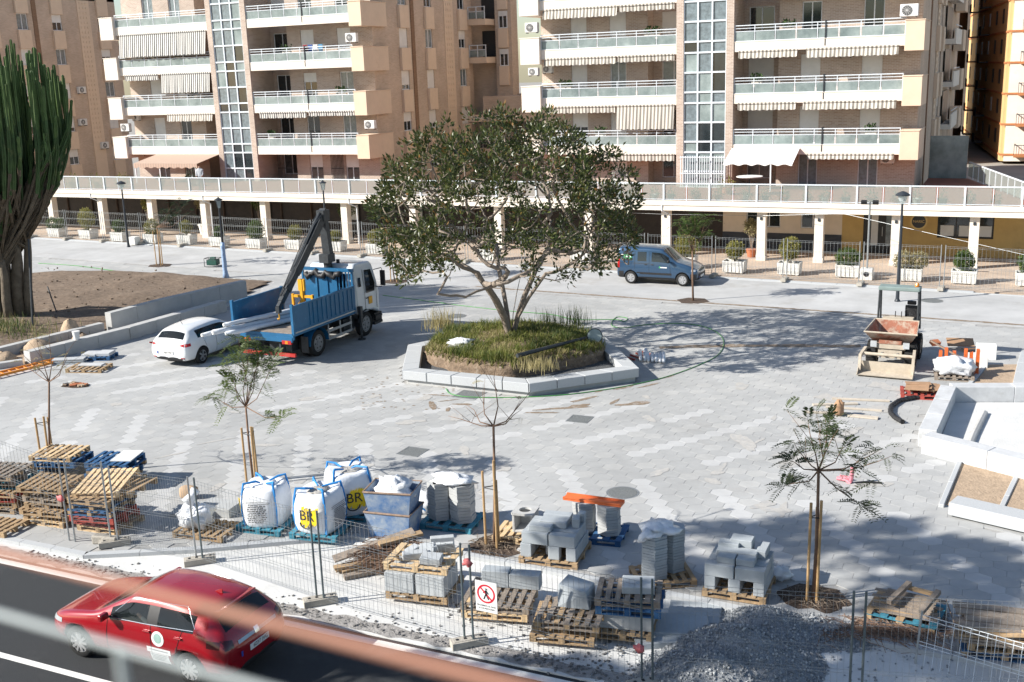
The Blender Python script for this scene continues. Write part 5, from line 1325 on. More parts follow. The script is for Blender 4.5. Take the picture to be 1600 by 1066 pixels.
# ---- planter round the big tree
pl = thing('stone_planter','hexagonal pale stone planter wall around the big tree','planter')
n = len(HEXP); cx = sum(p[0] for p in HEXP)/n; cy = sum(p[1] for p in HEXP)/n
for i in range(n):
    a = Vector((*HEXP[i],0)); b = Vector((*HEXP[(i+1)%n],0)); c = Vector((cx,cy,0)); ai = a+(c-a).normalized()*.62; bi = b+(c-b).normalized()*.62
    m = max(2, round((b-a).length/.95))
    for k in range(m):
        f0, f1 = k/m+.003, (k+1)/m-.003
        q = [a.lerp(b,f0),a.lerp(b,f1),ai.lerp(bi,f1),ai.lerp(bi,f0)]
        bev(MB().prism([(v.x,v.y) for v in q], .16, .47).build('stone', granite, pl), .012, 1)
    fb = MB(); fa = a+(c-a).normalized()*.14; fb_ = b+(c-b).normalized()*.14; fc = a+(c-a).normalized()*.6; fd = b+(c-b).normalized()*.6
    fb.prism([(fa.x,fa.y),(fb_.x,fb_.y),(fd.x,fd.y),(fc.x,fc.y)], -.03, .158).build('plinth', concrete, pl)
MB().prism([(cx+(x-cx)*.9,cy+(y-cy)*.9) for x,y in HEXP], -.03, .22).build('gravel_bed', mat('dark_gravel',(.10,.105,.11),.95,.5,30,bump=1,bscale=40), pl)
out = [(663,552),(668,566),(701,576),(745,584),(799,588),(860,579),(910,570),(946,560),(948,546),(935,525),(905,512),(860,506),(800,503),(740,507),(695,514),(672,530)]
mp = [P(x,y,.30 if y > 555 else .45 if y > 540 else .75) for x,y in out]; mp = [Vector((cx+(p.x-cx)*.95, cy+(p.y-cy)*.95, 0)) for p in mp]
mound = MB(); N = len(mp); mc = sum(mp,Vector())/N; rings_ = 7; vs = []
prev = None
dense = []
for i in range(N):
    a, b = mp[i], mp[(i+1)%N]
    for k in range(5): dense.append(a.lerp(b,k/5)+Vector((jit(.05),jit(.05),0)))
D = len(dense)
for f, z in ((1.04,.20),(1.02,.38),(1.03,.52),(1.0,.64),(.96,.72),(.75,.80),(.5,.84),(.25,.86),(.02,.86)):
    for p in dense: vs.append((mc.x+(p.x-mc.x)*f+jit(.03), mc.y+(p.y-mc.y)*f+jit(.03), z+jit(.035)))
mound.add(vs, [(r*D+i, r*D+(i+1)%D, (r+1)*D+(i+1)%D, (r+1)*D+i) for r in range(8) for i in range(D)]); mound.f.append(tuple(8*D+i for i in range(D))); mound.m.append(0)
rootball = mat('root_ball', (.20,.145,.10), 1, .35, 7, bump=1, bscale=18, dirt=(.33,.27,.21), dscale=5, dthr=.55)
o = mound.build('earth_mound', rootball, None, True); tag(o,'raised earth root ball with grass inside the stone planter','earth mound')
mpoly = [(p.x,p.y) for p in mp]
def blades(mb, x, y, z, h, w, lean=.35, mi=0):
    a = random.uniform(0,6.28); d = Vector((math.cos(a),math.sin(a),0)); s = Vector((-d.y,d.x,0))*w; p = Vector((x,y,z)); l = random.uniform(0,lean)*h
    mb.add([p-s,p+s,p+d*l*.4+s*.7+Vector((0,0,h*.6)),p+d*l*.4-s*.7+Vector((0,0,h*.6)),p+d*l+Vector((0,0,h))],[(0,1,2,3),(3,2,4)],mi)
gm1 = leafmat('grass', (.11,.15,.028), (.27,.27,.07), .7, .38); gm2 = leafmat('weeds', (.05,.09,.022), (.13,.165,.045), .6, .32); gm3 = leafmat('dry_grass', (.28,.24,.10), (.42,.36,.19), .8, .3)
g = MB(); k = 0
xs = [p[0] for p in mpoly]; ys = [p[1] for p in mpoly]
from mathutils import noise as mnoise
while k < 19000:
    x = random.uniform(min(xs)-.05,max(xs)+.05); y = random.uniform(min(ys)-.05,max(ys)+.05)
    if not inpoly(x,y,mpoly): continue
    v = mnoise.noise(Vector((x*.9,y*.9,0))); e = mnoise.noise(Vector((x*2.3,y*2.3,5)))
    if e < -.32: k += 1; continue
    h = (.16+.16*max(0,v+.3))*random.uniform(.5,1.4); mi = 2 if (v < -.22 and random.random() < .7) or random.random() < .10 else (1 if v > .2 and random.random() < .75 else 0)
    f = ((x-mc.x)**2+(y-mc.y)**2)**.5
    blades(g,x,y,.72+.10*(1-min(1,f/4)),h,.011,1.3,mi); k += 1
for c_,nn,hh,mi in ((P(690,512,.75),260,.85,2),(P(900,508,.75),160,.8,1),(P(860,507,.75),120,.7,1),(P(780,560,.75),160,.5,0),(P(880,530,.75),300,.5,1),(P(840,575,.72),260,.42,2)):
    for q in range(nn): blades(g,c_.x+random.gauss(0,.32),c_.y+random.gauss(0,.28),.72,hh*random.uniform(.4,1.1),.009,.5,mi)
for q in range(2600):   # grass hanging over the rim
    p = random.choice(dense); f = random.uniform(.95,1.03); blades(g,mc.x+(p.x-mc.x)*f,mc.y+(p.y-mc.y)*f,.58+jit(.08),.2*random.uniform(.5,1.3),.011,1.6,random.choice((0,0,2)))
tag(g.build('grass',[gm1,gm2,gm3],kind='stuff'),'grass and weeds growing on the root ball of the big tree','grass')
# ---- candelabra cactus
cact_m = mat('cactus_skin', (.050,.095,.030), .6, .3, 3, dirt=(.11,.13,.05), dscale=2.2, dthr=.55); cact_t = mat('cactus_trunk', (.14,.115,.085), .95, .3, 4, bump=.8, bscale=14)
cact_tip = mat('cactus_tip', (.085,.14,.04), .6, .25, 4)
def ribbed(mb, pts, rs, n=10, tw=.58):
    b0 = len(mb.v); mb.tube(pts, rs, n)
    for i in range(len(pts)):
        c = Vector(pts[i])
        for j in range(1,n,2): v = Vector(mb.v[b0+i*n+j]); mb.v[b0+i*n+j] = tuple(c+(v-c)*tw)
random.seed(17)
ctb = P(14,497,.35); ct = thing('cactus_tree','giant candelabra cactus tree at the left edge of the soil bed','cactus',(ctb.x,ctb.y,.1))
stems = []
for i,(dx,dy,h,r) in enumerate(((0,0,4.2,.30),(.55,.35,4.6,.25),(-.7,.2,4.2,.27),(.2,.75,4.0,.22),(.95,.75,4.8,.19),(-.25,-.55,3.6,.24),(-1.3,.4,4.4,.22),(.5,-.35,3.2,.20))):
    pts = [(dx*.7,dy*.7,-.1),(dx*.75+jit(.08),dy*.8,h*.3),(dx*.9+jit(.15),dy+jit(.1),h*.65),(dx*1.05,dy*1.1,h)]
    MB().tube(pts,[r*1.15,r,r*.85,r*.6],10).build('stem', cact_t, ct, True); stems.append((Vector(pts[1]),Vector(pts[3]),r))
for k in range(330):
    a, b, r = random.choice(stems); p0 = a.lerp(b, random.uniform(.55,1.0)); an = random.uniform(0,6.28); rr = 3.65*random.uniform(.02,1)**.55
    q = Vector((rr*math.cos(an), rr*math.sin(an), 0)); top = 12.7 - .16*rr*rr - abs(random.gauss(0,.55)) - (random.uniform(1,4.5) if random.random() < .35 else 0)
    kz = max(p0.z+.3+rr*.45, 2.6+rr*1.1)+random.uniform(-.3,.8)
    if top < kz+1.0: top = kz+random.uniform(.7,1.6)
    p1 = Vector((p0.x+(q.x-p0.x)*.5, p0.y+(q.y-p0.y)*.5, p0.z+(kz-p0.z)*.5)); p2 = Vector((p0.x+(q.x-p0.x)*.85,p0.y+(q.y-p0.y)*.85,kz)); p3 = Vector((q.x+jit(.08),q.y+jit(.08),kz+(top-kz)*.35)); p4 = Vector((q.x*1.03+jit(.14),q.y*1.03+jit(.14),top))
    rad = random.uniform(.055,.085); mb = MB(); pts = [p0,p1,p2]; rs = [rad*.8,rad*.9,rad]; m0 = random.randrange(3)
    for m_ in range(1,11):
        f = m_/11; pts.append(p2.lerp(p3,min(1,f*2)) if f < .5 else p3.lerp(p4,(f-.5)*2)); rs.append(rad*(.74 if (m_+m0) % 3 == 0 else 1.08))
    pts += [p4-Vector((0,0,.05)),p4]; rs += [rad*.9,rad*.4]
    ribbed(mb,pts,rs,10,.45); nf = len(mb.f); mb.m = [2 if (fi//10) < 2 else (1 if (fi//10) >= 9 else 0) for fi in range(nf)]
    mb.build('arm', [cact_m, cact_tip, cact_t], ct)
# ---- soil bed at the left with its walls
sb = MB(); nx, ny = 74, 64; x0,x1,y0,y1 = -64,-33.0,19,46.2
INB = [(-62,36),(-51.5,42.3),(-45,45.6),(-35.2,45.4),(-34.0,41.3),(-34.7,36),(-34.95,33),(-35.5,28.2),(-36.6,25.2),(-62,20)]
idx = {}
def hbed(x,y): return .12+.30*max(0,min(1,(-34.5-x)/4))+.16*mnoise.noise(Vector((x*.5,y*.5,1)))+.06*mnoise.noise(Vector((x*1.9,y*1.9,4)))+.03*mnoise.noise(Vector((x*5,y*5,9)))
for i in range(nx+1):
    for j in range(ny+1):
        x = x0+(x1-x0)*i/nx; y = y0+(y1-y0)*j/ny; idx[i,j] = len(sb.v)
        edge = min(1.0, max(0.0,(45.5-(0 if x>-45 else (-45-x)*.5)-y)/1.6))
        sb.v.append((x,y,hbed(x,y)*edge-.02))
for i in range(nx):
    for j in range(ny):
        x = x0+(x1-x0)*(i+.5)/nx; y = y0+(y1-y0)*(j+.5)/ny
        if inpoly(x,y,INB): sb.f.append((idx[i,j],idx[i+1,j],idx[i+1,j+1],idx[i,j+1])); sb.m.append(0)
o = structure('soil_bed', sb, soil, True)
cl = MB()
for k in range(420):
    x = random.uniform(-52,-35.2); y = random.uniform(29,44.5)
    if inpoly(x,y,INB): s = random.choice((.02,.02,.03,.03,.04,.06)); cl.cbox((x,y,hbed(x,y)+s*.2),(s*1.6,s*1.2,s),random.random()*3,0,jit(.6),jit(.6))
tag(cl.build('soil_clods', soil, kind='stuff'),'loose clods and stones scattered on the soil bed','soil')
g = MB()
for k in range(1500):
    x = -38.8+random.gauss(0,1.6); y = 31.4+random.gauss(0,.8); blades(g,x,y,hbed(x,y)-.02,random.uniform(.1,.4),.012,.9,0 if random.random()<.7 else 1)
tag(g.build('bed_weeds',[gm2,gm3],kind='stuff'),'low green weeds at the foot of the cactus tree','weeds')
def wall_run(t, pts, w, z0, z1, step=1.6, m=None):
    for a, b in zip(pts, pts[1:]):
        a = Vector((*a,0)); b = Vector((*b,0)); L = (b-a).length; d = (b-a)/L; nn = Vector((-d.y,d.x,0))*w/2; k = max(1,round(L/step))
        for i in range(k):
            p = a+d*(L*i/k+.004); q = a+d*(L*(i+1)/k-.004)
            bev(MB().prism([((p-nn).x,(p-nn).y),((q-nn).x,(q-nn).y),((q+nn).x,(q+nn).y),((p+nn).x,(p+nn).y)][::1], z0, z1).build('wall_block', m or concrete, t), .012, 1)
w1 = thing('retaining_wall','long pale concrete retaining wall along the soil bed','wall'); wall_run(w1,[(-34.75,33.6),(-34.6,36.5),(-33.75,41.4)],.36,-.05,.85)
w2 = thing('low_wall','low concrete wall between the soil bed and its trench near the cactus','wall'); wall_run(w2,[(-36.9,24.5),(-35.7,28.2),(-34.95,33.4)],.34,-.05,.46)
w3 = thing('planter_wall','outer concrete bench wall beside the white car','wall'); wall_run(w3,[(-33.85,28.5),(-33.1,32.9),(-32.75,38.6)],.42,-.05,.50,1.3)
w4 = thing('kerb_wall','short low concrete kerb at the left edge in front of the soil','wall'); wall_run(w4,[(-37.5,24.1),(-34.5,27.6),(-33.95,28.35)],.3,-.05,.22)
tb_ = MB(); tb_.prism([(-35.3,28.3),(-33.9,28.5),(-33.2,33),(-34.7,33.5)],-.02,.10); o = tb_.build('trench_floor', soil_dry); o['kind']='structure'
tb_ = MB(); tb_.prism([(-34.5,33.6),(-33.3,33),(-32.9,38.6),(-33.7,41)],-.02,.06); o = tb_.build('trench_slab', concrete); o['kind']='structure'
md = MB()
for cxx,cyy,rr,hh in ((-34.9,29.9,.75,.5),(-34.3,31.6,.5,.42),(-35.0,28.4,.6,.35),(-35.6,32.3,.5,.75)):
    for q in range(1): md.lathe([(rr,0),(rr*.8,hh*.45),(rr*.45,hh*.85),(rr*.1,hh)],(cxx,cyy,.06),14,0,1,.8)
for v in range(len(md.v)): md.v[v] = tuple(Vector(md.v[v])+Vector((jit(.06),jit(.06),jit(.04))))
tag(md.build('soil_heaps', soil_dry, None, True, 'stuff'),'small heaps of dry soil in the trench by the low walls','soil')
# ---- saplings
stake_m = mat('stake_wood', (.42,.27,.13), .85, .15, 12); tie_m = black_pl
def frond(mb, p, d, l, mi=0, n=9):
    d = Vector(d).normalized(); s = d.cross(Vector((0,0,1))); s = s.normalized() if s.length > .1 else Vector((1,0,0)); p = Vector(p)
    for i in range(n):
        f = (i+1)/n; c = p + d*l*f + Vector((0,0,-.35*l*f*f)); ll = .20*l*(1-.55*abs(f-.45))
        for q in (-1,1): 
            dd = (s*q+d*.55+Vector((0,0,jit(.2)))).normalized(); a = dd*ll*1.6; w = d*ll*.27
            mb.add([c, c+a*.5+w, c+a, c+a*.5-w],[(0,1,2,3)],mi)
def sapling(label, px, py, fork, branches, fr, flen, stakes, lean=(0,0), lm=None, pit=None, bare=0, seed=0, r=.03, zoff=0):
    """branches: list of (px,py) tips seen in the photo, given depth by a small spread round the stem"""
    random.seed(seed+100); b = P(px,py,zoff); t = thing('young_tree', label, 'young tree', b)
    zf = zfor(b, *fork); f0 = onY(fork[0],fork[1],b.y)-b; f0.z = zf-zoff
    mb = MB(); mid = Vector((f0.x*.45+jit(.03),f0.y*.45,f0.z*.5)); mb.tube([(0,0,-.1),mid,f0],[r*1.1,r*.95,r*.8],8)
    tips = []
    for tx,ty in branches:
        dy = jit(.7); q = onY(tx,ty,b.y+dy)-b; q.z = q.z if True else 0
        q = Vector((q.x,dy,q.z)); L = (q-f0).length
        m1 = f0.lerp(q,.4)+Vector((jit(.1),jit(.1),-.10*L)); m2 = f0.lerp(q,.75)+Vector((jit(.06),jit(.06),-.02*L))
        mb.tube([f0,m1,m2,q],[r*.55,r*.36,r*.22,r*.1],5); tips += [(m1,q),(m2,q),(q,q)]
        for k in range(2):
            e = m1.lerp(q,random.random())+Vector((jit(.4),jit(.4),random.uniform(.05,.4))); mb.tube([m1.lerp(q,.3),e],[r*.2,r*.08],4); tips.append((e,e))
    mb.build('trunk', bark_sap, t, True)
    lv = MB()
    for k in range(fr):
        a, q = random.choice(tips); p = a.lerp(q, random.random()); d = Vector((jit(1),jit(1),jit(.5)+.15)); frond(lv, p, d, flen*random.uniform(.6,1.15))
    if fr: lv.build('crown', lm or lf_fine, t)
    for sx, sy, h in stakes:
        MB().cyl((sx,sy,-.1),(sx+jit(.03),sy+jit(.03),h),.028,.028,8).build('stake', stake_m, t)
    if stakes:
        hh = min(s[2] for s in stakes)*.92; MB().tube([(s[0]*1.1,s[1]*1.1,hh) for s in stakes]+[(stakes[0][0]*1.1,stakes[0][1]*1.1,hh)],.012,5).build('tie', tie_m, t)
    return t
st3 = lambda h,r=.17: [(-r,-.06,h),(r*.9,-.10,h*1.05),(.02,r,h*.98)]
sapling('nearly bare young tree behind the pallet stacks at the left',78,742,(76,592),[(30,548),(55,520),(78,505),(120,530),(105,560),(35,565)],26,.35,st3(1.62),seed=1,lm=lf_dry)
sapling('leafy young tree behind the big bags of sand',396,754,(384,636),[(352,560),(385,545),(410,540),(395,590),(325,620),(440,655),(365,585),(425,575),(372,530),(405,555)],250,.44,st3(1.50),seed=2)
sapling('bare young tree beside the concrete box',772,853,(771,665),[(777,560),(755,600),(728,632),(815,640),(700,650),(830,610)],5,.3,[(-.17,-.06,1.75),(.12,-.10,2.05),(.05,.15,1.5)],seed=3,lm=lf_dry,r=.034)
sapling('young feathery tree in the shaded corner at the right',1270,938,(1279,735),[(1262,655),(1300,650),(1330,690),(1395,712),(1240,690),(1225,760),(1345,790),(1310,670),(1235,720),(1380,700),(1285,660)],150,.40,[(-.10,-.08,2.05),(.08,-.04,2.1),(.02,.12,1.9)],seed=4,lm=leafmat('leaf_fine_dark',(.035,.055,.02),(.085,.11,.04),.6,.35),r=.034)
sapling('young tree with a leaning green crown by the left lamp post',250,415,(245,355),[(270,318),(292,316),(262,330),(280,335),(300,330)],120,.5,st3(2.0,.2),seed=5,lm=lf_dark)
sapling('young tree between the truck cab and the big tree',617,440,(600,340),[(590,322),(612,312),(585,345),(620,335),(600,330)],150,.55,st3(1.9,.2),seed=6,lm=lf_dark)
sapling('young tree standing in front of the blue van bonnet',1083,470,(1082,392),[(1060,345),(1085,335),(1105,340),(1070,360),(1100,365),(1090,350),(1075,340)],170,.5,[],seed=7,lm=lf_green,r=.045)
random.seed(29)
for x,y,l in ((-10.0,20.05,'tree pit mulch around the bare young tree'),(-3.15,20.05,'tree pit mulch around the young tree at the right')):
    b_ = MB(); n=6; pts=[(x+.74*math.cos(i*math.pi/3),y+.62*math.sin(i*math.pi/3)) for i in range(6)]
    b_.prism(pts,-.03,-.008); o = b_.build('tree_pit', pit_m); o['kind']='structure'
    tw = MB()
    for k in range(160):
        a = random.uniform(0,6.28); r_ = random.uniform(.1,.6); p = Vector((x+r_*math.cos(a),y+r_*.8*math.sin(a),random.uniform(-.005,.06))); d = rdir(); d.z *= .2
        tw.tube([p,p+d*.12+Vector((0,0,.02)),p+d*.26],.006,4)
    tag(tw.build('twigs', bark, kind='stuff'), l.replace('mulch','twigs'), 'twigs')
for px,py in ((1083,470),(250,415),(617,440)):
    c = P(px,py); o = MB().prism([(c.x+.75*math.cos(i*math.pi/3),c.y+.65*math.sin(i*math.pi/3)) for i in range(6)],-.01,.007).build('tree_pit', pit_m); o['kind']='structure'
# ================================================================== BUILDING MATERIALS ON THE SITE
random.seed(41)
ORD = ['top','second','third','fourth','fifth','sixth','seventh','eighth','ninth','tenth']
board_cache = {}
def pmesh(nm, sx, sy, sz, m):
    k = (nm,round(sx,3),round(sy,3),round(sz,3),m.name)
    if k not in board_cache: board_cache[k] = MB().box(-sx/2,-sy/2,-sz/2,sx/2,sy/2,sz/2).mesh(nm, m)
    return board_cache[k]
def pallet(loc, rz, m, label, L=1.2, W=.9, nb=7, group=None, tilt=(0,0), m2=None):
    t = thing('pallet', label, 'pallet', loc, rz, group); t.rotation_euler = (tilt[0],tilt[1],rz)
    m2 = m2 or m
    for i in range(nb):
        x = -L/2+.05+(L-.10)*i/(nb-1)
        link('deck_board', pmesh('deck_board',.098 if nb>5 else .14,W,.02,random.choice((m,m,m2))), t, loc=(x,0,.134), rot=(jit(.01),jit(.01),jit(.012)))
    for y in (-W/2+.05,0,W/2-.05):
        link('stringer', pmesh('stringer',L,.09,.02,m), t, loc=(0,y,.114)); link('bottom_board', pmesh('bottom_board',L,.09,.02,m), t, loc=(0,y,.01))
        for x in (-L/2+.06,0,L/2-.06): link('spacer_block', pmesh('spacer_block',.12,.09,.084,m2), t, loc=(x,y,.062))
    return t
def stack(px, py, n, rz, mats, desc, tops=None, L=1.2, W=.95, z0=0, pos=None):
    b = P(px,py,z0) if pos is None else Vector((*pos,z0)); out = []
    for k in range(n):
        m = mats[k % len(mats)]
        out.append(pallet((b.x+jit(.09),b.y+jit(.08),z0+.146*k), rz+jit(.11), m, '%s pallet of the %s' % ('lowest' if k==0 and n>1 else (ORD[n-1-k] if n-1-k < 10 else 'middle'), desc), L, W, group='pallets in stacks', m2=random.choice((m,wood))))
    return b, out
W_, WN, WG, BL, TL, RD = wood, wood_new, wood_grey, wood_blue, wood_teal, wood_red
stack(14,790,7,.25,[WG,W_,RD,W_,TL,WG,WG],'grey stack at the left edge')
stack(103,752,6,.30,[W_,BL,WG,BL,BL,WN],'stack topped with a pale new pallet')
b,_ = stack(182,757,5,.32,[W_,WG,BL,BL,BL],'dark blue stack')
stack(90,812,7,.15,[WN,WN,W_,W_,WG,WG,W_],'ragged wood stack by the fence')
b,o_ = stack(168,822,6,.12,[WN,RD,RD,BL,BL,W_],'tall mixed stack with a sloping top')
pallet((b.x+.05,b.y+.1,.146*6+.13), .18, WN, 'sloping pale pallet lying on the tall mixed stack',1.25,1.0,8,tilt=(.26,-.08))
pallet((b.x+.35,b.y+.35,.146*6+.02), .02, W_, 'pale pallet under the sloping one on the mixed stack',1.2,.95,8,tilt=(.04,.0))
t = thing('white_board','white sheet lying on the dark blue pallet stack','board',P(182,757)+Vector((.25,.25,.146*5)),.32); MB().box(-.28,-.4,0,.28,.4,.025).build('sheet', plate_m, t)
# fence blocks at left etc come later
pp = pallet(P(0,828)+Vector((-.1,0,0)), .1, W_, 'single pallet at the left edge on the pavement',1.2,.8)
# white rubble bag on a pallet, slabs, paper sack
def blobby(mb, c, rx, ry, rz, n=14, m=10, rough=.12, seed=0, flat=0, power=1.0, mi=0):
    sd = Vector((seed*3.1,seed*1.7,seed)); vs = []
    for i in range(m+1):
        th = math.pi*i/m
        for j in range(n):
            ph = 2*math.pi*j/n; d = Vector((math.sin(th)*math.cos(ph),math.sin(th)*math.sin(ph),math.cos(th)))
            if power != 1: d = Vector([math.copysign(abs(v)**power,v) for v in d])
            k = 1+rough*mnoise.noise(d*2.2+sd)*1.6+rough*.5*mnoise.noise(d*5+sd)
            p = Vector((d.x*rx*k,d.y*ry*k,d.z*rz*k)); p.z = max(p.z,-flat) if flat else p.z
            vs.append(Vector(c)+p)
    mb.add(vs,[(i*n+j,(i+1)*n+j,(i+1)*n+(j+1)%n,i*n+(j+1)%n) for i in range(m) for j in range(n)],mi)
film = mat('plastic_film',(.70,.72,.75),.3,.08,8,bump=.8,bscale=9,trans=.0,spec=.6); sack_w = mat('woven_white',(.70,.72,.75),.7,.05,6,bump=.5,bscale=7); sand_m = mat('sand',(.42,.40,.37),1,.2,20,bump=.8,bscale=40); strap_b = mat('strap_blue',(.02,.22,.55),.6,.1,6)
b = P(325,832); pallet(b, .12, W_, 'pallet under the white rubble bag',1.3,.9)
t = thing('rubble_bag','crumpled white plastic rubble bag on a pallet by the fence','bag',(b.x-.28,b.y-.05,.146)); mb = MB(); blobby(mb,(0,0,.26),.46,.32,.30,22,14,.3,3,.26); mb.build('bag', film, t, True)
mb = MB(); mb.tube([(-.1,-.1,.6),(.0,0,.78),(.05,.05,.88)],[.16,.09,.12],8); mb.build('tied_neck', film, t, True)
for i,(px,py,rz_,l) in enumerate(((320,796,.2,'grey slab lying left of the sand bags'),(345,800,.1,'grey slab propped on edge left of the sand bags'),(300,800,.35,'blue grey slab in the shade beside the paper sack'))):
    p = P(px,py); t = thing('slab', l, 'slab', p, rz_); bev(MB().box(-.45,-.3,0,.45,.3,.08 if i!=1 else .22).build('stone', paver_grey, t),.01,1)
t = thing('paper_sack','brown paper sack standing behind the white rubble bag','sack',P(296,778),.2); mb = MB(); blobby(mb,(0,0,.16),.24,.14,.17,16,10,.08,9,.15,.6); mb.build('sack', mat('kraft_paper',(.42,.30,.20),.85,.1,6), t, True)
# ---- sand bags on teal pallets
letter_dark = mat('print_black',(.03,.03,.035),.6,.1,8); print_y = mat('print_yellow',(.85,.60,.02),.6,.08,7)
def bigbag(px, py, label, seed, rz, face_y=True, s=1.0, facing=0, op=False):
    b = P(px,py); pallet(b, rz, TL, 'teal pallet under the %s' % label, 1.15,1.0,5)
    t = thing('sand_bag', label, 'bulk bag', (b.x,b.y,.146), rz+facing); random.seed(seed)
    H=.92*s; vs=[]; n=28; prof=[(0,.44),(.05,.47),(.18,.505),(.40,.525),(.62,.52),(.78,.50),(.88,.475),(.94,.43),(.93,.36),(.90,.24),(.885,.10)]
    def sq(a, r):   # rounded square
        c, s_ = math.cos(a), math.sin(a); k = (abs(c)**4+abs(s_)**4)**(-.25); return c*r*(k*.75+.25), s_*r*(k*.75+.25)
    for z, r in prof:
        for j in range(n):
            a = 2*math.pi*j/n; x, y = sq(a, r*s); q = mnoise.noise(Vector((x*3,y*3,z*3+seed)))
            vs.append((x*(1+.05*q), y*(1+.05*q), z*H/.92+.03*q*(1 if z>.1 else 0)))
    mb = MB(); k=len(prof); mb.add(vs,[(i*n+j,i*n+(j+1)%n,(i+1)*n+(j+1)%n,(i+1)*n+j) for i in range(k-1) for j in range(n)]); mb.f.append(tuple((k-1)*n+j for j in range(n))); mb.m.append(0)
    body = mb.build('bag_body', sack_w, t, True)
    mb = MB(); blobby(mb,(0,0,H*.93),.34*s,.34*s,.10,18,8,.35,seed,.02); mb.build('sand', sand_m if op else sack_w, t, True)
    for a in (45,135,225,315):
        x,y = sq(R(a),.535*s); x2,y2 = sq(R(a),.50*s); xt,yt = .12*math.cos(R(a)),.12*math.sin(R(a))
        mb = MB(); mb.bar((x2*.98,y2*.98,.02),(x,y,H*.45),.05,.012); mb.bar((x,y,H*.45),(x2,y2,H*.86),.05,.012); mb.tube([(x2,y2,H*.84),(x2*.9,y2*.9,H*1.12),(x2*.55+jit(.1),y2*.55+jit(.1),H*1.10),(xt+jit(.05),yt,H*1.05)],[.028,.03,.03,.02],5); mb.build('lifting_strap', strap_b, t)
    # printed faces: front -Y: logo, right +X: text lines
    fy = -.532*s
    def conform(o):
        me = o.data
    yb = MB()
    for q in range(7):
        a = -.20+q*.062; yb.add([(a,0,.20+jit(.05)),(a+.075,0,.26+jit(.05)),(a+.16,0,.68+jit(.06)),(a+.08,0,.62+jit(.06))],[(0,1,2,3)])
    for k_,(rz2,what) in enumerate(((0,'logo'),(R(90),'text'))):
        hold = bpy.data.objects.new('printed_face', yb.mesh('print', print_y) if what=='logo' else MB().box(-.33,0,.66,.33,.002,.67).box(-.33,0,.62,.30,.002,.63).mesh('print', letter_dark)); col.objects.link(hold); hold.parent = t
        hold.location = (-fy*0,0,0); hold.rotation_euler = (0,0,rz2); 
        hold.location = Matrix.Rotation(rz2,3,'Z') @ Vector((0,fy-.012,.0))
        if what == 'logo':
            text(hold,'BR',.34,(.0,-.006,.47),(R(90),0,0),letter_dark,'lettering',.002); MB().tube([(-.03+.15*math.cos(a),-.006,.30+.13*math.sin(a)) for a in [math.pi+i*math.pi/12 for i in range(13)]],.016,5).build('printed_arc', letter_dark, hold)
        else:
            pb = MB()
            for q in range(10):
                x_ = -.27+random.random()*.06
                while x_ < .24-.1*random.random():
                    w_ = random.uniform(.03,.10); pb.box(x_,-.004,.57-.045*q,x_+w_,-.002,.592-.045*q); x_ += w_+.018
            pb.build('small_print', letter_dark, hold)
    return t
bigbag(420,822,'white sand bag with printed text at the left of the three',1,.10,facing=R(-90)*0+R(-82))
bigbag(503,832,'white sand bag with yellow logo facing the fence',2,.16,facing=R(-8),op=True)
bigbag(548,803,'white sand bag behind the other two, open at the top',3,.30,facing=R(28),s=1.08,op=True)
# ---- stacked blue mortar tubs
tub_m = mat('tub_paint',(.02,.13,.36),.75,.3,3.0,c2=(.42,.46,.48),detail=9,dirt=(.50,.52,.52),dscale=9,dthr=.60); rust = mat('rusty_edge',(.28,.20,.15),.9,.3,10)
b = P(618,832)
for i,(z,rz_,l) in enumerate(((0,.12,'lower blue splashed mortar tub'),(.50,.20,'upper blue splashed mortar tub holding a white bag'))):
    t = thing('mortar_tub', l, 'tub', (b.x,b.y,z), rz_); mb = MB()
    open_box(mb,[(-.56,-.42,.62),(.56,-.42,.62),(.56,.42,.62),(-.56,.42,.62)],[(-.46,-.34,0),(.46,-.34,0),(.46,.34,0),(-.46,.34,0)],.02); mb.build('tub', tub_m, t)
    MB().tube([(-.56,-.42,.62),(.56,-.42,.62),(.56,.42,.62),(-.56,.42,.62),(-.56,-.42,.62)],.025,6).build('rim', rust, t)
t = thing('waste_bag','white plastic sack lying in the upper blue tub','bag',(b.x+.05,b.y+.02,.92)); mb = MB(); blobby(mb,(0,0,.14),.42,.30,.30,18,12,.4,5,.12); mb.build('bag', film, t, True)
t = thing('waste_bag','empty white bag with blue straps behind the tubs','bag',P(664,800)); mb = MB(); blobby(mb,(0,0,.2),.34,.25,.3,18,12,.45,6,.2); mb.build('bag', sack_w, t, True); MB().tube([(-.25,-.2,.1),(-.1,-.28,.3),(.1,-.26,.2),(.3,-.2,.05)],.02,5).build('strap', strap_b, t)
# ---- hexagonal paver stacks
def hexstack(t, x, y, n, r, m, th=.075, ry=1.0):
    for k in range(n):
        pts = [(r*math.cos(math.pi/6+i*math.pi/3)*1.0, r*math.sin(math.pi/6+i*math.pi/3)*ry) for i in range(6)]
        key = ('hexslab', r, th, ry, m.name)
        if key not in board_cache: board_cache[key] = MB().prism(pts,0,th-.008).mesh('paver', m)
        link('paver', board_cache[key], t, loc=(x+jit(.008),y+jit(.008),k*th), rot=(0,0,jit(.02)))
b = P(708,818); pallet(b,.10,TL,'teal pallet under the pale paver stacks',1.25,1.0,5)
t = thing('paver_stack','two pale hexagonal paver stacks under clear film beside the blue tubs','paver stack',(b.x,b.y,.146),.1); hexstack(t,-.29,0,12,.30,paver_grey); hexstack(t,.27,-.02,12,.30,paver_grey)
mb = MB(); blobby(mb,(0,0,.93),.52,.30,.16,20,10,.4,8,.03); mb.build('film', film, t, True)
b = P(935,838); pallet(b,.12,BL,'blue pallet under the orange-topped paver stack',1.2,.95,5)
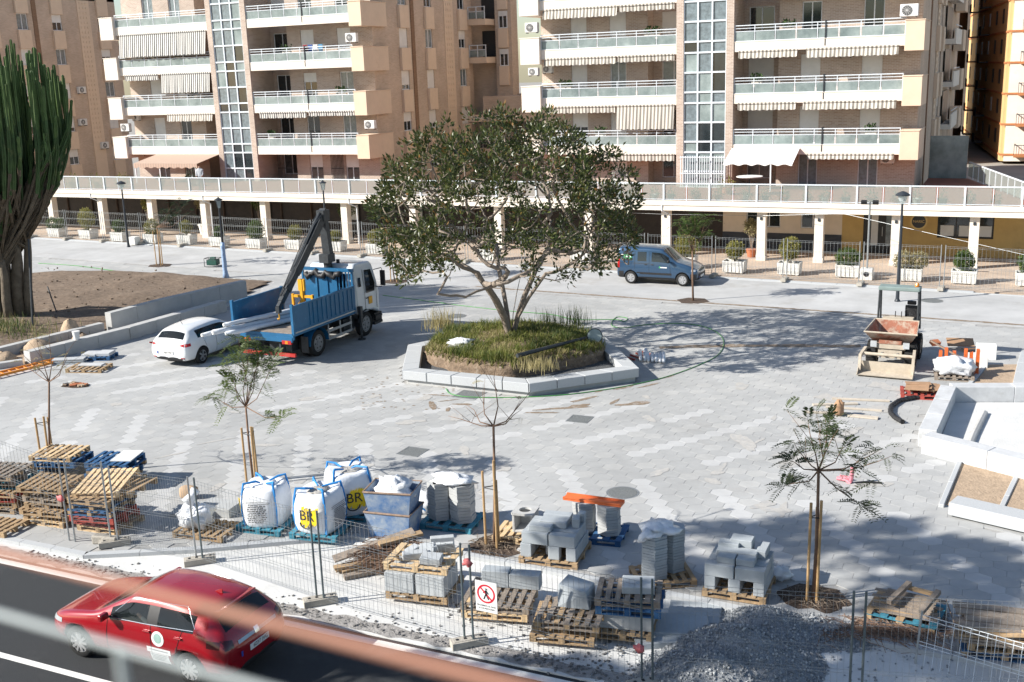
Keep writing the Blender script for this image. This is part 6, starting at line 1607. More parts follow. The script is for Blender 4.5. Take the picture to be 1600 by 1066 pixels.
t = thing('paver_stack','grey hexagonal paver stacks under an orange plank','paver stack',(b.x,b.y,.146),.12); hexstack(t,-.33,.05,9,.27,paver_grey); hexstack(t,.26,-.04,9,.27,paver_grey)
t = thing('orange_plank','orange plastic barrier board lying on the paver stack','barrier board',(b.x-.10,b.y,.146+.075*9),.02); MB().box(-.68,-.14,0,.68,.14,.05).box(-.68,-.15,.05,.68,-.10,.075).box(-.68,.10,.05,.68,.15,.075).build('board', mat('safety_orange',(.72,.16,.05),.6,.1,5), t)
b = P(1035,905); pallet(b,.55,W_,'pallet under the film-covered tile stack',1.2,.9)
t = thing('paver_stack','tall dark hexagonal tile stacks under a torn film cover','paver stack',(b.x,b.y,.146),.35); hexstack(t,-.17,-.12,15,.29,block_grey,.062); hexstack(t,.22,.22,15,.27,block_grey,.062)
mb = MB(); blobby(mb,(-.05,.02,.96),.38,.36,.13,20,10,.45,12,.05); mb.tube([(-.25,-.2,.98),(-.42,-.3,.88),(-.5,-.28,.80)],[.12,.09,.03],6); mb.build('film', film, t, True)
# ---- kerb block stacks
def blocks(t, spec, m=block_grey):
    for (x,y,z,sx,sy,sz,rz_) in spec:
        k = ('blk',sx,sy,sz,m.name)
        if k not in board_cache: board_cache[k] = MB().box(-sx/2+.004,-sy/2+.004,0,sx/2-.004,sy/2-.004,sz-.004).mesh('block', m)
        bev(link('block', board_cache[k], t, loc=(x,y,z), rot=(0,0,rz_+jit(.015))),.008,1)
b = P(868,868); pallet(b,.10,W_,'pallet under the grey kerb block stack in the middle',1.3,1.15)
t = thing('block_stack','pale grey kerb block stack beside the concrete box','block stack',(b.x,b.y,.146),.10)
sp_ = []
for i in range(5): sp_ += [(-.50,-.42+.21*i,0,.25,.2,.30,0),(.0,-.42+.21*i,0,.25,.2,.30,0) if i not in (0,) else (.12,-.42,0,.25,.2,.3,0),(.50,-.42+.21*i,0,.22,.2,.30,0)]
sp_ += [(-.30,-.40,.30,.58,.22,.26,0),(.30,-.40,.30,.58,.22,.26,0)]+[(.0+.0,-.15+.23*i,.30,1.16,.22,.26,0) for i in range(3)]+[(-.22,-.28,.56,.5,.24,.12,0),(.0,.05,.56,.6,.4,.14,0),(-.02,.35,.56,.62,.22,.14,0),(.45,.1,.56,.16,.3,.2,.2),(.5,.38,.56,.16,.2,.2,0)]
blocks(t, sp_)
b = P(1155,920); pallet(b,.02,W_,'pallet under the shaded block stack by the right young tree',1.25,1.1)
t = thing('block_stack','blue grey shaded kerb block stack by the right young tree','block stack',(b.x,b.y,.146),.02)
sp_ = []
for i in range(4): sp_ += [(-.48,-.38+.25*i,0,.22,.24,.28,0),(.0,-.38+.25*i,0,.24,.24,.28,0),(.48,-.38+.25*i,0,.22,.24,.28,0)]
sp_ += [(-.30,-.38,.28,.58,.24,.26,0),(.30,-.38,.28,.58,.24,.26,0)]+[(.0,-.12+.25*i,.28,1.16,.24,.26,0) for i in range(3)]+[(-.2,-.25,.54,.36,.26,.13,0),(.18,-.25,.54,.36,.26,.13,0),(-.05,.02,.54,.8,.26,.15,0),(-.25,.2,.54,.42,.24,.22,0),(-.02,.34,.54,.44,.3,.28,0),(.4,.3,.54,.2,.5,.16,0)]
blocks(t, sp_)
b = P(665,922); pallet(b,.14,W_,'pallet under the stone blocks with a wooden collar',1.3,1.05)
t = thing('block_stack','pale stone blocks inside an upturned wooden frame near the fence','block stack',(b.x,b.y,.146),.14)
blocks(t,[(-.36,-.1,0,.62,.8,.42,0),(.30,-.1,0,.62,.8,.42,0)], mat('pale_stone',(.42,.44,.45),.9,.1,6,bump=.2,bscale=40))
pallet((b.x-.05,b.y+.08,.146+.43),.14,WN,'upturned pale pallet lying on the stone blocks',1.35,1.0,3)
t = thing('rubble','broken pale kerb pieces lying on the upturned pallet','rubble',(b.x,b.y,.146+.43+.146),.14)
for i,(x,y,sx,sy,sz,rz_,rx_) in enumerate(((-.15,-.1,.5,.16,.14,.5,.1),(.25,-.2,.42,.3,.14,.1,.05),(.0,.2,.3,.3,.12,.3,.3),(-.3,.15,.3,.2,.1,1.1,0),(.42,.2,.36,.06,.3,.2,.5),(.15,.35,.3,.2,.12,.8,0))): bev(MB().cbox((x,y,sz/2+.02),(sx,sy,sz),rz_,0,rx_,jit(.15)).build('stone', MATS['pale_stone'], t),.01,1)
t = thing('kerb_block','single kerb block standing on edge behind the rubble pallet','kerb block',P(692,862),.55); bev(MB().box(-.26,-.08,0,.26,.08,.36).build('stone', MATS['pale_stone'], t),.01,1)
t = thing('concrete_box','open concrete drain box with a round hole on a pallet','concrete box',P(822,836)+Vector((0,0,.146)),.12)
pallet(P(815,838),.12,WN,'pale pallet under the concrete drain box',1.1,.9)
mb = MB(); mb.box(-.24,-.24,0,-.18,.24,.42); mb.box(.18,-.24,0,.24,.24,.42); mb.box(-.18,.18,0,.18,.24,.42); mb.box(-.18,-.24,0,.18,.18,.06); bev(mb.build('box_walls', concrete, t),.01,1)
rg_ = MB(); n=20; vs=[(.14*math.cos(2*math.pi*i/n),.14*math.sin(2*math.pi*i/n),z) for z in (.42,.47) for i in range(n)]+[(max(-.26,min(.26,.4*math.cos(2*math.pi*i/n))),max(-.26,min(.26,.4*math.sin(2*math.pi*i/n))),z) for z in (.42,.47) for i in range(n)]
rg_.add(vs,[(n+i,n+(i+1)%n,(i+1)%n,i) for i in range(n)]+[(3*n+i,3*n+(i+1)%n,n+(i+1)%n,n+i) for i in range(n)]+[(2*n+i,2*n+(i+1)%n,3*n+(i+1)%n,3*n+i) for i in range(n)]); rg_.build('lid_ring', concrete, t)
# ---- pallet pairs with kerbs near the sign
b = P(782,948); pallet(b,.22,WN,'lower pallet of the pair by the no entry sign',1.3,1.1,7); pallet((b.x,b.y+.05,.146),.20,WG,'upper weathered pallet by the no entry sign',1.35,1.15,8)
t = thing('kerb_block','long pale kerb block on the upper pallet by the sign','kerb block',(b.x+.05,b.y+.38,.292),.20); bev(MB().box(-.55,-.14,0,.0,.14,.34).build('stone', block_grey, t),.012,1); bev(MB().box(.01,-.14,0,.62,.14,.30).build('stone', block_grey, t),.012,1)
b = P(890,988); stack(890,985,3,.15,[W_,W_,WG],'grey pallet pile under the leaning stone',W=1.0)
t = thing('stone_block','pale wedge shaped stone resting on the grey pallet pile','stone block',(b.x+.0,b.y+.35,.146*3),.15); mb = MB(); mb.add([(-.3,-.25,0),(.32,-.25,0),(.32,.25,0),(-.3,.25,0),(-.3,-.15,.42),(.25,-.25,.36),(.32,.22,.34),(-.2,.25,.45)],[(0,3,2,1),(4,5,6,7),(0,1,5,4),(1,2,6,5),(2,3,7,6),(3,0,4,7)]); bev(mb.build('stone', block_grey, t),.012,1)
b = P(978,985)
pallet(b,.18,W_,'low pallet under the blue pallet pile by the gravel',1.1,.8)
t = thing('slab','grey stone slabs between two pallets by the gravel','slab',(b.x,b.y+.1,.146),.18); bev(MB().box(-.5,-.35,0,.5,.35,.30).build('stone', paver_grey, t),.01,1)
pallet((b.x+.05,b.y+.15,.45),.2,BL,'blue pallet on the grey slabs by the gravel',1.2,.9); pallet((b.x,b.y+.2,.596),.24,WG,'weathered pallet on the blue one by the gravel',1.2,.9)
t = thing('slab','pale slab lying on top of the blue pallet pile','slab',(b.x+.15,b.y+.3,.742),.3); bev(MB().box(-.3,-.25,0,.3,.25,.14).build('stone', block_grey, t),.01,1)
for i,(px,py,s_,rz_,l) in enumerate(((1062,985,(.55,.4,.16),.4,'flat pale slab on the apron left of the gravel'),(1040,1000,(.6,.3,.12),.5,'long flat slab in front of the gravel'),(1085,965,(.5,.5,.08),.2,'thin pale slab behind the gravel heap'))):
    t = thing('slab',l,'slab',P(px,py,-.085),rz_); bev(MB().box(-s_[0],-s_[1],0,s_[0],s_[1],s_[2]).build('stone', block_grey, t),.01,1)
# ---- plank pile with twisted rods
b = P(580,885,-.085); pp = thing('plank_pile','pile of long weathered planks with twisted brushwood near the fence','wood pile',b,0)
mb = MB(); mb.bar((-.72,-.35,.20),(.55,.95,.52),.34,.035); bev(mb.build('plank', wood_grey, pp),.005,1)
for i,(a,c,w,h) in enumerate((((-.6,-.5,.06),(.7,.9,.12),.3,.04),((-.35,-.6,.1),(.9,.7,.2),.2,.05),((.1,.2,.45),(.75,.95,.5),.2,.06),((-.5,-.65,.16),(.35,.0,.22),.14,.05),((-.2,-.75,.05),(.4,-.15,.08),.16,.08),((.3,-.3,.05),(1.1,.5,.1),.15,.1))): MB().bar(a,c,w,h).build('plank', random.choice((wood_grey,wood)), pp)
tw = MB()
for k in range(260):
    c = Vector((random.uniform(-.1,.8),random.uniform(-.35,.7),random.uniform(.1,.42))); d = Vector((.7+jit(.3),.7+jit(.3),jit(.2))).normalized(); l = random.uniform(.15,.45); e = Vector((jit(.12),jit(.12),jit(.12)))
    tw.tube([c-d*l,c+e,c+d*l],.010,4)
o = tw.build('brushwood', bark_sap, pp, kind='stuff')
# ---- gravel heap
gr = MB(); nx=46; hx = P(1150,1010,-.085); gsh = [(P(1160,1030,-.085),1.5,.66),(P(1110,1064,-.085),1.4,.55),(P(1200,985,-.085),1.1,.5),(P(1265,985,-.085),1.0,.22),(P(1310,990,-.085),.9,.14)]
def gh(x,y):
    h = 0
    for c,r_,a in gsh:
        d = math.hypot(x-c.x,(y-c.y)*1.15)/r_; h = max(h, a*max(0,1-d)) if d < 1 else h
    return h
xs0,xs1,ys0,ys1 = -6.5,-.5,14.9,19.6; nx,ny = 90,70; vs=[]
for i in range(nx+1):
    for j in range(ny+1):
        x=xs0+(xs1-xs0)*i/nx; y=ys0+(ys1-ys0)*j/ny; h=gh(x,y); vs.append((x,y,-.11+h*(1+.08*mnoise.noise(Vector((x*4,y*4,0))))+(jit(.012) if h>0 else 0)))
gr.add(vs,[(i*(ny+1)+j,(i+1)*(ny+1)+j,(i+1)*(ny+1)+j+1,i*(ny+1)+j+1) for i in range(nx) for j in range(ny) if gh(xs0+(xs1-xs0)*(i+.5)/nx,ys0+(ys1-ys0)*(j+.5)/ny)>.004])
grav = mat('gravel',(.28,.295,.31),.9,.45,45,bump=1,bscale=60)
o = gr.build('gravel_heap', grav, None, True, 'stuff'); tag(o,'grey gravel heap tipped at the bottom right','gravel')
gs = MB(); k=0
while k < 4200:
    x=random.uniform(xs0,xs1); y=random.uniform(ys0,ys1); h=gh(x,y)
    if h < .01 and random.random() < .93: continue
    s=random.uniform(.012,.03); gs.cbox((x,y,-.10+h+s*.2 if h>0 else -.085+s*.3),(s*1.5,s*1.2,s),random.random()*3,random.choice((0,0,1)),jit(.7),jit(.7)); k+=1
o = gs.build('gravel_stones',[grav, mat('gravel_pale',(.42,.43,.43),.9,.2,20)],None,False,'stuff'); tag(o,'loose gravel stones over and around the grey heap','gravel')
# ---- wood heaps at the right
b = P(1415,962); pallet(b,-.14,TL,'teal pallet carrying scrap boards at the right',1.25,1.0,5,m2=W_)
t = thing('scrap_boards','scrap boards and battens heaped on the teal pallet','wood heap',(b.x,b.y,.146),-.14)
for i in range(12): MB().bar((-.5+jit(.15),-.35+.06*i,.02+.012*i),(.55+jit(.1),-.3+.06*i+jit(.1),.03+.012*i),.09,.022).build('board', random.choice((wood_grey,wood,wood_grey)), t)
MB().bar((-.25,-.3,.2),(-.05,.4,.34),.10,.08).build('batten', wood_grey, t); MB().bar((.35,-.4,.2),(.5,.3,.34),.10,.08).build('batten', wood_grey, t); MB().bar((-.1,.36,.26),(.5,.26,.28),.09,.06).build('batten', wood, t)
stack(1572,1015,2,.15,[BL,W_],'pallet pile at the bottom right corner',L=1.4)
b = P(1572,1015); t = thing('board_stack','stack of rough boards on the bottom right pallet pile','board stack',(b.x,b.y,.292),.12)
for i in range(6):
    for j in range(4): MB().bar((-.8+jit(.1),-.4+.24*j,.03+.055*i),(.8+jit(.1),-.4+.24*j+jit(.05),.03+.055*i),.2,.04).build('board', random.choice((wood_grey,wood,wood_grey)), t)
for a,c in (((1.0,-.7,.5),(-.9,-.3,.05)),((.5,-1.0,-.25),(.2,-.5,.4))): MB().bar(a,c,.12,.05).build('board', wood, t)
tw = MB()
for k in range(420):
    c = P(random.gauss(1400,55),random.gauss(985,11)); d = Vector((jit(1),jit(1),0)).normalized(); c.z=random.uniform(.0,.05); l=random.uniform(.1,.35); tw.tube([c-d*l,c+Vector((jit(.06),jit(.06),.03)),c+d*l],.006,4)
o = tw.build('dry_twigs', bark_sap, kind='stuff'); tag(o,'dry twigs strewn on the paving at the lower right','twigs')
for a,c,l in (((1365,960),(1490,1020),'long rod leaning off the scrap pallet'),((1478,945),(1510,1030),'thin bar lying beside the scrap pallet')):
    t = thing('steel_rod',l,'rod'); A=P(*a); C=P(*c); MB().tube([A+Vector((0,0,.1)),C+Vector((0,0,.02))],.012,6).build('rod', rust, t)
# ---- planter basin on the right
rpw = thing('basin_wall','low white walled basin at the right edge of the plaza','planter wall')
A,B_,C_,D_ = (-1.86,29.45),(4.6,26.45),(-1.62,34.25),(5.2,36.6); stone_w = mat('white_stone',(.52,.53,.54),.8,.08,5,dirt=(.42,.42,.41),dscale=1.2,dthr=.55,wash=(.8,.85,1.1))
wall_run(rpw,[A,B_],.46,-.03,.50,1.6,stone_w); wall_run(rpw,[(-1.85,29.75),C_],.46,-.03,.503,1.7,stone_w); wall_run(rpw,[(-1.55,34.35),D_],.46,-.03,.50,1.8,stone_w)
MB().prism([(-1.6,29.6),(4.6,26.8),(5.2,36.3),(-1.4,34.1)],-.03,.03).build('basin_floor', concrete_w, rpw)
MB().tube([(-.85,29.4,.05),(-.75,31,.05),(-.55,33.2,.05)],.10,8).build('inner_kerb', concrete, rpw)
MB().prism([(-.35,29.25),(4,27.4),(4.2,34.9),(.0,33.6)],.03,.13).build('inner_slab', concrete_w, rpw)
MB().box(-.16,-.02,0,.16,.12,.18).build('niche', steel, rpw, loc=(.6,35.06,.25), rot=(0,0,.33))
ls = thing('bench_slab','long pale stone bench slab lying at the right in front of the soil squares','slab'); wall_run(ls,[(-.95,25.35),(1.1,24.75),(4.4,23.8)],.55,.04,.34,1.7,granite)
MB().prism([(-.8,25.15),(4.4,23.6),(4.4,24.0),(-.8,25.5)],-.02,.05).build('footing', concrete_w, ls)
sq = MB(); sq.prism([(-1.15,25.8),(-.95,28.9),(6,25.8),(6,23.9)],-.02,.012); o = sq.build('soil_squares', soil_dry, None); o['kind']='structure'
dvd = thing('edging_kerbs','narrow kerb edging around the soil squares at the right','kerb'); wall_run(dvd,[(-1.2,25.6),(-.98,28.75)],.12,-.02,.07,1.5,granite); wall_run(dvd,[(.0,25.4),(.35,28.1)],.12,-.02,.05,1.5,granite)
sq = MB(); sq.prism([(-1.2,35.0),(-.6,39.0),(.25,39.3),(.1,35.5)],-.02,.012); o = sq.build('soil_strip', soil_dry, None); o['kind']='structure'
dvd = thing('edging_kerbs','pale kerb edging beside the soil strip behind the basin','kerb'); wall_run(dvd,[(-1.3,35.0),(-.7,39.0)],.14,-.02,.05,1.5,granite); wall_run(dvd,[(.35,35.6),(.5,39.4),(.6,41)],.5,-.02,.06,1.5,granite)
pv = MB(); pv.prism([(-2.2,28.9),(-1.3,25.3),(-.9,24.9),(9,22.5),(9,41.5),(.3,39.6),(-2.0,35)],-.03,-.006); o = pv.build('basin_surround', tile_mid, None); o['kind']='structure'
# ---- small things on the right
b = P(1440,618); pallet(b,.12,RD,'red pallet of cardboard beside the basin wall',1.25,.95)
t = thing('cardboard','flattened brown cardboard sheets on the red pallet','cardboard',(b.x,b.y,.146),.1); card = mat('cardboard',(.36,.22,.13),.9,.15,5)
for i in range(9): MB().cbox((jit(.25),jit(.2),.03+.02*i),(random.uniform(.4,.8),random.uniform(.3,.6),.012),jit(.6),0,jit(.15),jit(.12)).build('sheet', card, t)
orange_m = mat('orange_metal',(.62,.13,.03),.5,.15,5)
b = P(1490,590); pallet(b,.1,WG,'pallet under the film-wrapped fittings',1.2,.9)
t = thing('wrapped_fittings','white film-wrapped fittings on a pallet beside the dumper','wrapped load',(b.x,b.y,.146),.1); mb=MB(); blobby(mb,(0,0,.24),.58,.42,.30,22,12,.3,14,.24,.7); mb.build('film', film, t, True)
t = thing('orange_brackets','orange steel brackets standing behind the wrapped load','brackets',(b.x+.1,b.y+.55,0),.1)
for i,x in enumerate((-.62,-.45,-.2,.15,.32,.52)): MB().box(x,-.1,0,x+.1,.1,.75+.1*(i%2)).box(x-.03,-.14,0,x+.13,.14,.04).build('bracket', orange_m, t)
MB().bar((-.9,.1,1.05),(.3,-.2,.45),.07,.05).build('bar', rust, t); MB().cbox((-.75,.25,.95),(.3,.2,.12),.6,0,.4).build('box', terra, t)
t = thing('cardboard','opened cardboard box lying behind the orange brackets','cardboard',P(1492,548)+Vector((.15,.3,0)),.1); MB().cbox((0,0,.25),(.9,.5,.03),.1,0,.35).cbox((.3,-.3,.1),(.5,.3,.03),.4,0,-.2).build('sheet', card, t)
for i,(px,py,s_,l) in enumerate(((1540,560,(.32,.2,.5),'white box standing beside the orange brackets'),(1527,572,(.3,.26,.4),'low white box beside the wrapped load'))):
    t = thing('white_box',l,'box',P(px,py),.1); bev(MB().box(-s_[0],-s_[1],0,s_[0],s_[1],s_[2]).build('box', plate_m, t),.01,1)
t = thing('corrugated_pipe','black curved corrugated pipe lying beside the basin','pipe'); pts=[P(x,y)+Vector((0,0,.07)) for x,y in ((1458,622),(1430,624),(1405,629),(1392,638),(1391,648),(1398,656),(1412,664))]
pp_=[]; 
for a,c in zip(pts,pts[1:]): pp_ += [a.lerp(c,k/8) for k in range(8)]
MB().tube(pp_,[.075 if i%2 else .06 for i in range(len(pp_))],10).build('pipe', black_pl, t)
for i,((a,c),w,l) in enumerate(((((1300,624),(1390,628)),.12,'long thin plank furthest from the camera beside the pipe'),(((1270,634),(1340,632)),.14,'short pale plank on the paving left of the pipe'),(((1258,645),(1330,648)),.13,'pale plank in front of the others at the right'),(((1325,650),(1372,655)),.2,'short wide plank with a dark end near the pipe'),(((1290,637),(1378,643)),.1,'pale plank in the middle of the loose planks'))):
    A=P(*a); C=P(*c); t = thing('plank',l,'plank'); MB().bar(A+Vector((0,0,.03)),C+Vector((0,0,.03)),w,.04).build('board', mat('pale_plank',(.52,.46,.38),.9,.12,7) if i==0 else MATS['pale_plank'], t)
t = thing('bundle','brown wrapped bundle standing on the loose planks','bundle',P(1310,650)); mb=MB(); blobby(mb,(0,0,.22),.14,.12,.26,14,10,.4,15,.2); mb.build('bundle', card, t, True)
pink = mat('pink_conduit',(.55,.20,.24),.6,.1,6)
t = thing('pink_conduits','pink conduit ends sticking out of the paving behind the right young tree','conduit',P(1330,755)); MB().tube([(-.05,0,-.05),(0,0,.12),(.02,0,.42)],.05,8).build('conduit', pink, t); MB().tube([(-.35,.1,.05),(-.12,.02,.06),(.0,-.05,.0)],.05,8).build('conduit', pink, t); MB().tube([(-.3,.25,.05),(-.05,.12,.08)],.045,8).build('conduit', pink, t); MB().tube([(.1,0,.02),(.35,.12,.03),(.7,.2,.02)],.03,6).build('cable', black_pl, t)
t = thing('plastic_bag','crumpled white plastic beside the shaded block stack','plastic',P(1218,905)); mb=MB(); blobby(mb,(0,0,.12),.22,.16,.16,16,10,.55,19,.1); mb.build('film', film, t, True)
t = thing('film_roll','crumpled clear film and red battens at the right of the tree planter','plastic',P(1010,563)); mb=MB()
for i in range(7): mb.tube([(-.3+.13*i,.35,.05),(-.25+.14*i+jit(.05),.1,.28+jit(.08)),(-.1+.14*i,-.3,.06)],[.05,.09,.05],6)
mb.build('film', film, t, True)
for i in range(4): MB().bar((-.85+.12*i,.25+.3*i-.2,.05),(-.35+.1*i,-.05+.3*i-.2,.05),.05,.05).build('batten', wood_red, t)
# ---- small things on the left
pallet(P(155,560),.35,BL,'blue pallet carrying white slabs by the outer wall',1.2,.8); b = P(155,560)
t = thing('slab','white slabs on the blue pallet by the outer wall','slab',(b.x,b.y,.146),.35); bev(MB().box(-.55,-.3,0,.0,.3,.09).build('stone', stone_w, t),.01,1); bev(MB().box(.01,-.28,0,.55,.3,.12).build('stone', stone_w, t),.01,1)
b = P(140,578); pallet(b,.28,W_,'light wood pallet lying in front of the white slabs',1.4,.9); t = thing('slab','white slab left on the light wood pallet','slab',(b.x,b.y+.1,.146),.28); bev(MB().box(-.45,-.16,0,.5,.16,.06).build('stone', stone_w, t),.01,1)
b = P(108,568); t = thing('slab','dark stack of thin slabs beside the orange ladder','slab',(b.x,b.y,0),.5)
for i in range(3): bev(MB().box(-.6,-.18+.02*i,.07*i,.6,.2+.02*i,.07*i+.05).build('stone', granite if i==2 else block_grey, t),.008,1)
lad = thing('ladder','orange ladder lying on the paving at the left edge','ladder'); A=P(-14,592); C=P(92,566); d=(C-A).normalized(); s_=Vector((-d.y,d.x,0))*.22
for q in (-1,1): MB().bar(A+s_*q+Vector((0,0,.10)),C+s_*q+Vector((0,0,.10)),.05,.09).build('rail', orange_m if False else mat('ladder_orange%d'%q,(.75,.26,.03),.5,.1,4), lad)
k=0; L=(C-A).length
while .15+.3*k < L: p=A+d*(.15+.3*k)+Vector((0,0,.10)); MB().cyl(p-s_,p+s_,.02,.02,8).build('rung', MATS['ladder_orange1'], lad); k+=1
t = thing('bucket','white plastic tub standing on the outer wall','bucket',(-33.45,30.6,.505)); MB().lathe([(.11,0),(.14,.3),(.15,.3),(.15,.33)],n=16).build('tub', plate_m, t)
hl = thing('dug_hole','small dug out patch with broken brick and soil left of the white car','hole',P(118,602)); mb=MB(); blob(mb,(0,0),.62,.34,.004,.2); mb.build('soil_patch', pit_m, hl)
for i in range(12): MB().cbox((jit(.45),jit(.22),.04),(.2,.12,.06),jit(2),0,jit(.4)).build('brick', random.choice((terra,soil_dry,paver_grey)), hl)
gen = thing('generator','small green generator in a tube frame by the blue wrapped post','generator',P(334,417),.2); bev(MB().box(-.32,-.22,.12,.3,.22,.42).build('engine', mat('gen_green',(.02,.08,.06),.5,.2,5), gen),.03,2)
for y in (-.26,.26): MB().tube([(-.42,y,.05),(-.42,y,.5),(.42,y,.5),(.42,y,.05),(-.42,y,.05)],.02,6).build('frame_tube', steel_dark, gen)
for x in (-.42,.42): MB().cyl((x,-.26,.5),(x,.26,.5),.02).build('frame_tube', steel_dark, gen)
MB().box(-.15,-.1,.42,.15,.1,.56).build('tank', mat('gen_tank',(.05,.12,.1),.4,.1,4), gen)
hose_m = mat('hose_green',(.07,.28,.07),.4,.1,5)
def hose(pts, label, r=.015, zs=None):
    P_=[P(x,y)+Vector((0,0,r+.004 if zs is None else zs[i])) for i,(x,y) in enumerate(pts)]; o=[]
    for i in range(len(P_)-1):
        p0,p1,p2,p3 = P_[max(0,i-1)],P_[i],P_[i+1],P_[min(len(P_)-1,i+2)]
        for k in range(8):
            t_=k/8; o.append(.5*((2*p1)+(p2-p0)*t_+(2*p0-5*p1+4*p2-p3)*t_*t_+(3*p1-p0-3*p2+p3)*t_**3))
    o.append(P_[-1]); t=thing('garden_hose',label,'hose'); MB().tube(o,r,6).build('hose', hose_m, t, True)
hose([(598,462),(660,470),(720,478),(800,487),(860,492),(900,500),(960,500),(975,503),(980,498),(965,496),(957,502),(957,510),(975,513),(1010,508),(1060,506),(1095,510),(1120,520),(1131,535),(1122,555),(1090,572),(1040,590),(985,603),(930,612),(880,618),(830,621),(780,622),(730,621),(704,616),(697,608)],'green garden hose looping across the paving around the tree planter')
hose([(60,412),(120,416),(180,424),(240,432),(292,436)],'dark green hose lying along the back of the soil bed',.02)
# lamp post lying on the mound
t = thing('fallen_lamp_post','dark lamp post lying on the grass of the planter','lamp post'); A=P(808,556,.98); C=P(915,528,.98)
MB().tube([A,A.lerp(C,.5),C],[.075,.065,.05],10).build('shaft', steel_dark, t); h=C+(C-A).normalized()*.35
MB().tube([C,h],[.03,.03],8).build('neck', steel_dark, t); d=(C-A).normalized(); f_=Vector((.25,-.9,.25)).normalized(); MB().tube([h+Vector((.1,0,.0)),h+Vector((.1,0,0))+f_*.1,h+Vector((.1,0,0))+f_*.16],[.12,.27,.28],16).build('lamp_head', steel_dark, t); MB().tube([h+Vector((.1,0,0))+f_*.161,h+Vector((.1,0,0))+f_*.17],[.25,.25],16).build('lens', frosted, t)
t = thing('plastic_bag','white crumpled plastic lying on the grass of the planter','plastic',P(722,540,.82)); mb=MB(); blobby(mb,(0,0,.12),.42,.24,.15,20,10,.5,23,.1); mb.build('film', film, t, True); MB().cbox((.05,-.3,.02),(.85,.3,.06),.1,0,.1).build('board', concrete, t)
# ================================================================== PLANTERS, LAMPS, FENCES, RAILING
random.seed(53)
tubw = mat('planter_white',(.72,.71,.67),.7,.06,3,dirt=(.55,.53,.48),dscale=3,dthr=.63)
def tubmesh(w, d, h):
    mb = MB(); open_box(mb,[(-w/2,-d/2,h),(w/2,-d/2,h),(w/2,d/2,h),(-w/2,d/2,h)],[(-w/2*.93,-d/2*.93,.05),(w/2*.93,-d/2*.93,.05),(w/2*.93,d/2*.93,.05),(-w/2*.93,d/2*.93,.05)],.05)
    for q in (-1,1):
        for p in (-1,1): mb.box(q*w*.36-.05,p*d*.36-.05,0,q*w*.36+.05,p*d*.36+.05,.05)
    for i in range(5): mb.box(-w/2*.9+i*w*.18,-d/2-.004,.1,-w/2*.9+i*w*.18+.012,-d/2+.02,h-.06)
    return mb.mesh('tub', tubw)
tub_a = tubmesh(1.1,.8,.62)
soil_top = MB().box(-.48,-.33,.45,.48,.33,.5).mesh('potting_soil', soil)
def planter(px, py, kind, rx, rz, zc, label, lm, n=1300, l=.14):
    b = P(px,py,.05); t = thing('potted_shrub', label, 'potted shrub', (b.x,b.y+.4,.05), jit(.05), 'white planter boxes along the pavement')
    link('tub', tub_a, t); link('potting_soil', soil_top, t)
    mb = MB()
    for k in range(7): a=jit(3.1); mb.tube([(jit(.08),jit(.08),.45),(.12*math.cos(a),.12*math.sin(a),.5+zc*.4),(rx*.55*math.cos(a),rx*.55*math.sin(a),.5+zc)],[.02,.014,.006],5)
    mb.build('stem', bark, t)
    if kind == 'two':
        for q in (-.32,.32): link('foliage', shrubmesh(rx*.6,rx*.55,rz,n//2,l,l*.4,lm,.3,.3,int(px)+int(q*10)), t, loc=(q,0,.5+zc))
    else: link('foliage', shrubmesh(rx,rx*.9,rz,n,l,l*.42,lm,.35 if kind=='wild' else .15,.35,int(px)), t, loc=(0,0,.5+zc))
PL = [(83,371,'two',.75,.38,.42,'planter box with two loose green shrubs nearest the cactus',lf_green),(132,374,'ball',.60,.72,.85,'planter box with a large two-toned rounded shrub',lf_yellow),(182,378,'wild',.45,.42,.50,'planter box with a sparse dark green shrub by the left lamp post',lf_green),(233,381,'wild',.48,.60,.55,'planter box with a tall pale shrub behind a young tree',lf_yellow),
 (286,383,'ball',.40,.38,.62,'planter box with a small pale ball shrub',lf_yellow),(337,386,'wild',.30,.36,.36,'planter box with a tiny spiky plant behind the blue wrapped post',lf_green),(395,389,'wild',.55,.66,.6,'planter box with a bright green shrub left of the crane',lf_green),(456,391,'ball',.46,.42,.55,'planter box with a clipped yellow-green ball shrub',lf_yellow),(520,394,'wild',.3,.3,.4,'planter box half hidden behind the crane column',lf_yellow),
 (584,398,'ball',.5,.40,.5,'planter box with a yellow ball shrub right of the truck cab',lf_yellow),(655,402,'ball',.4,.4,.5,'planter box with a yellow shrub seen through the left of the tree crown',lf_yellow),(760,408,'ball',.4,.4,.5,'planter box seen between the limbs of the big tree',lf_green),(906,413,'wild',.35,.3,.4,'planter box right of the big tree near the van',lf_green),(1068,421,'wild',.6,.6,.6,'planter box with a pale shrub behind the blue van',lf_yellow),
 (1145,428,'ball',.44,.46,.62,'planter box with a small round shrub right of the van',lf_yellow),(1231,431,'ball',.50,.58,.78,'planter box with a tall oval yellow-green shrub',lf_yellow),(1322,435,'wild',.62,.42,.46,'planter box with a spreading green shrub left of the floodlight pole',lf_green),(1420,441,'two',.72,.42,.45,'planter box with two small pale shrubs behind the right lamp post',lf_dry),(1505,445,'wild',.45,.48,.55,'planter box with mixed green shrub between fence posts at the right',lf_green),(1606,449,'wild',.5,.5,.5,'planter box cut by the right edge of the picture',lf_green)]
for a in PL: planter(*a)
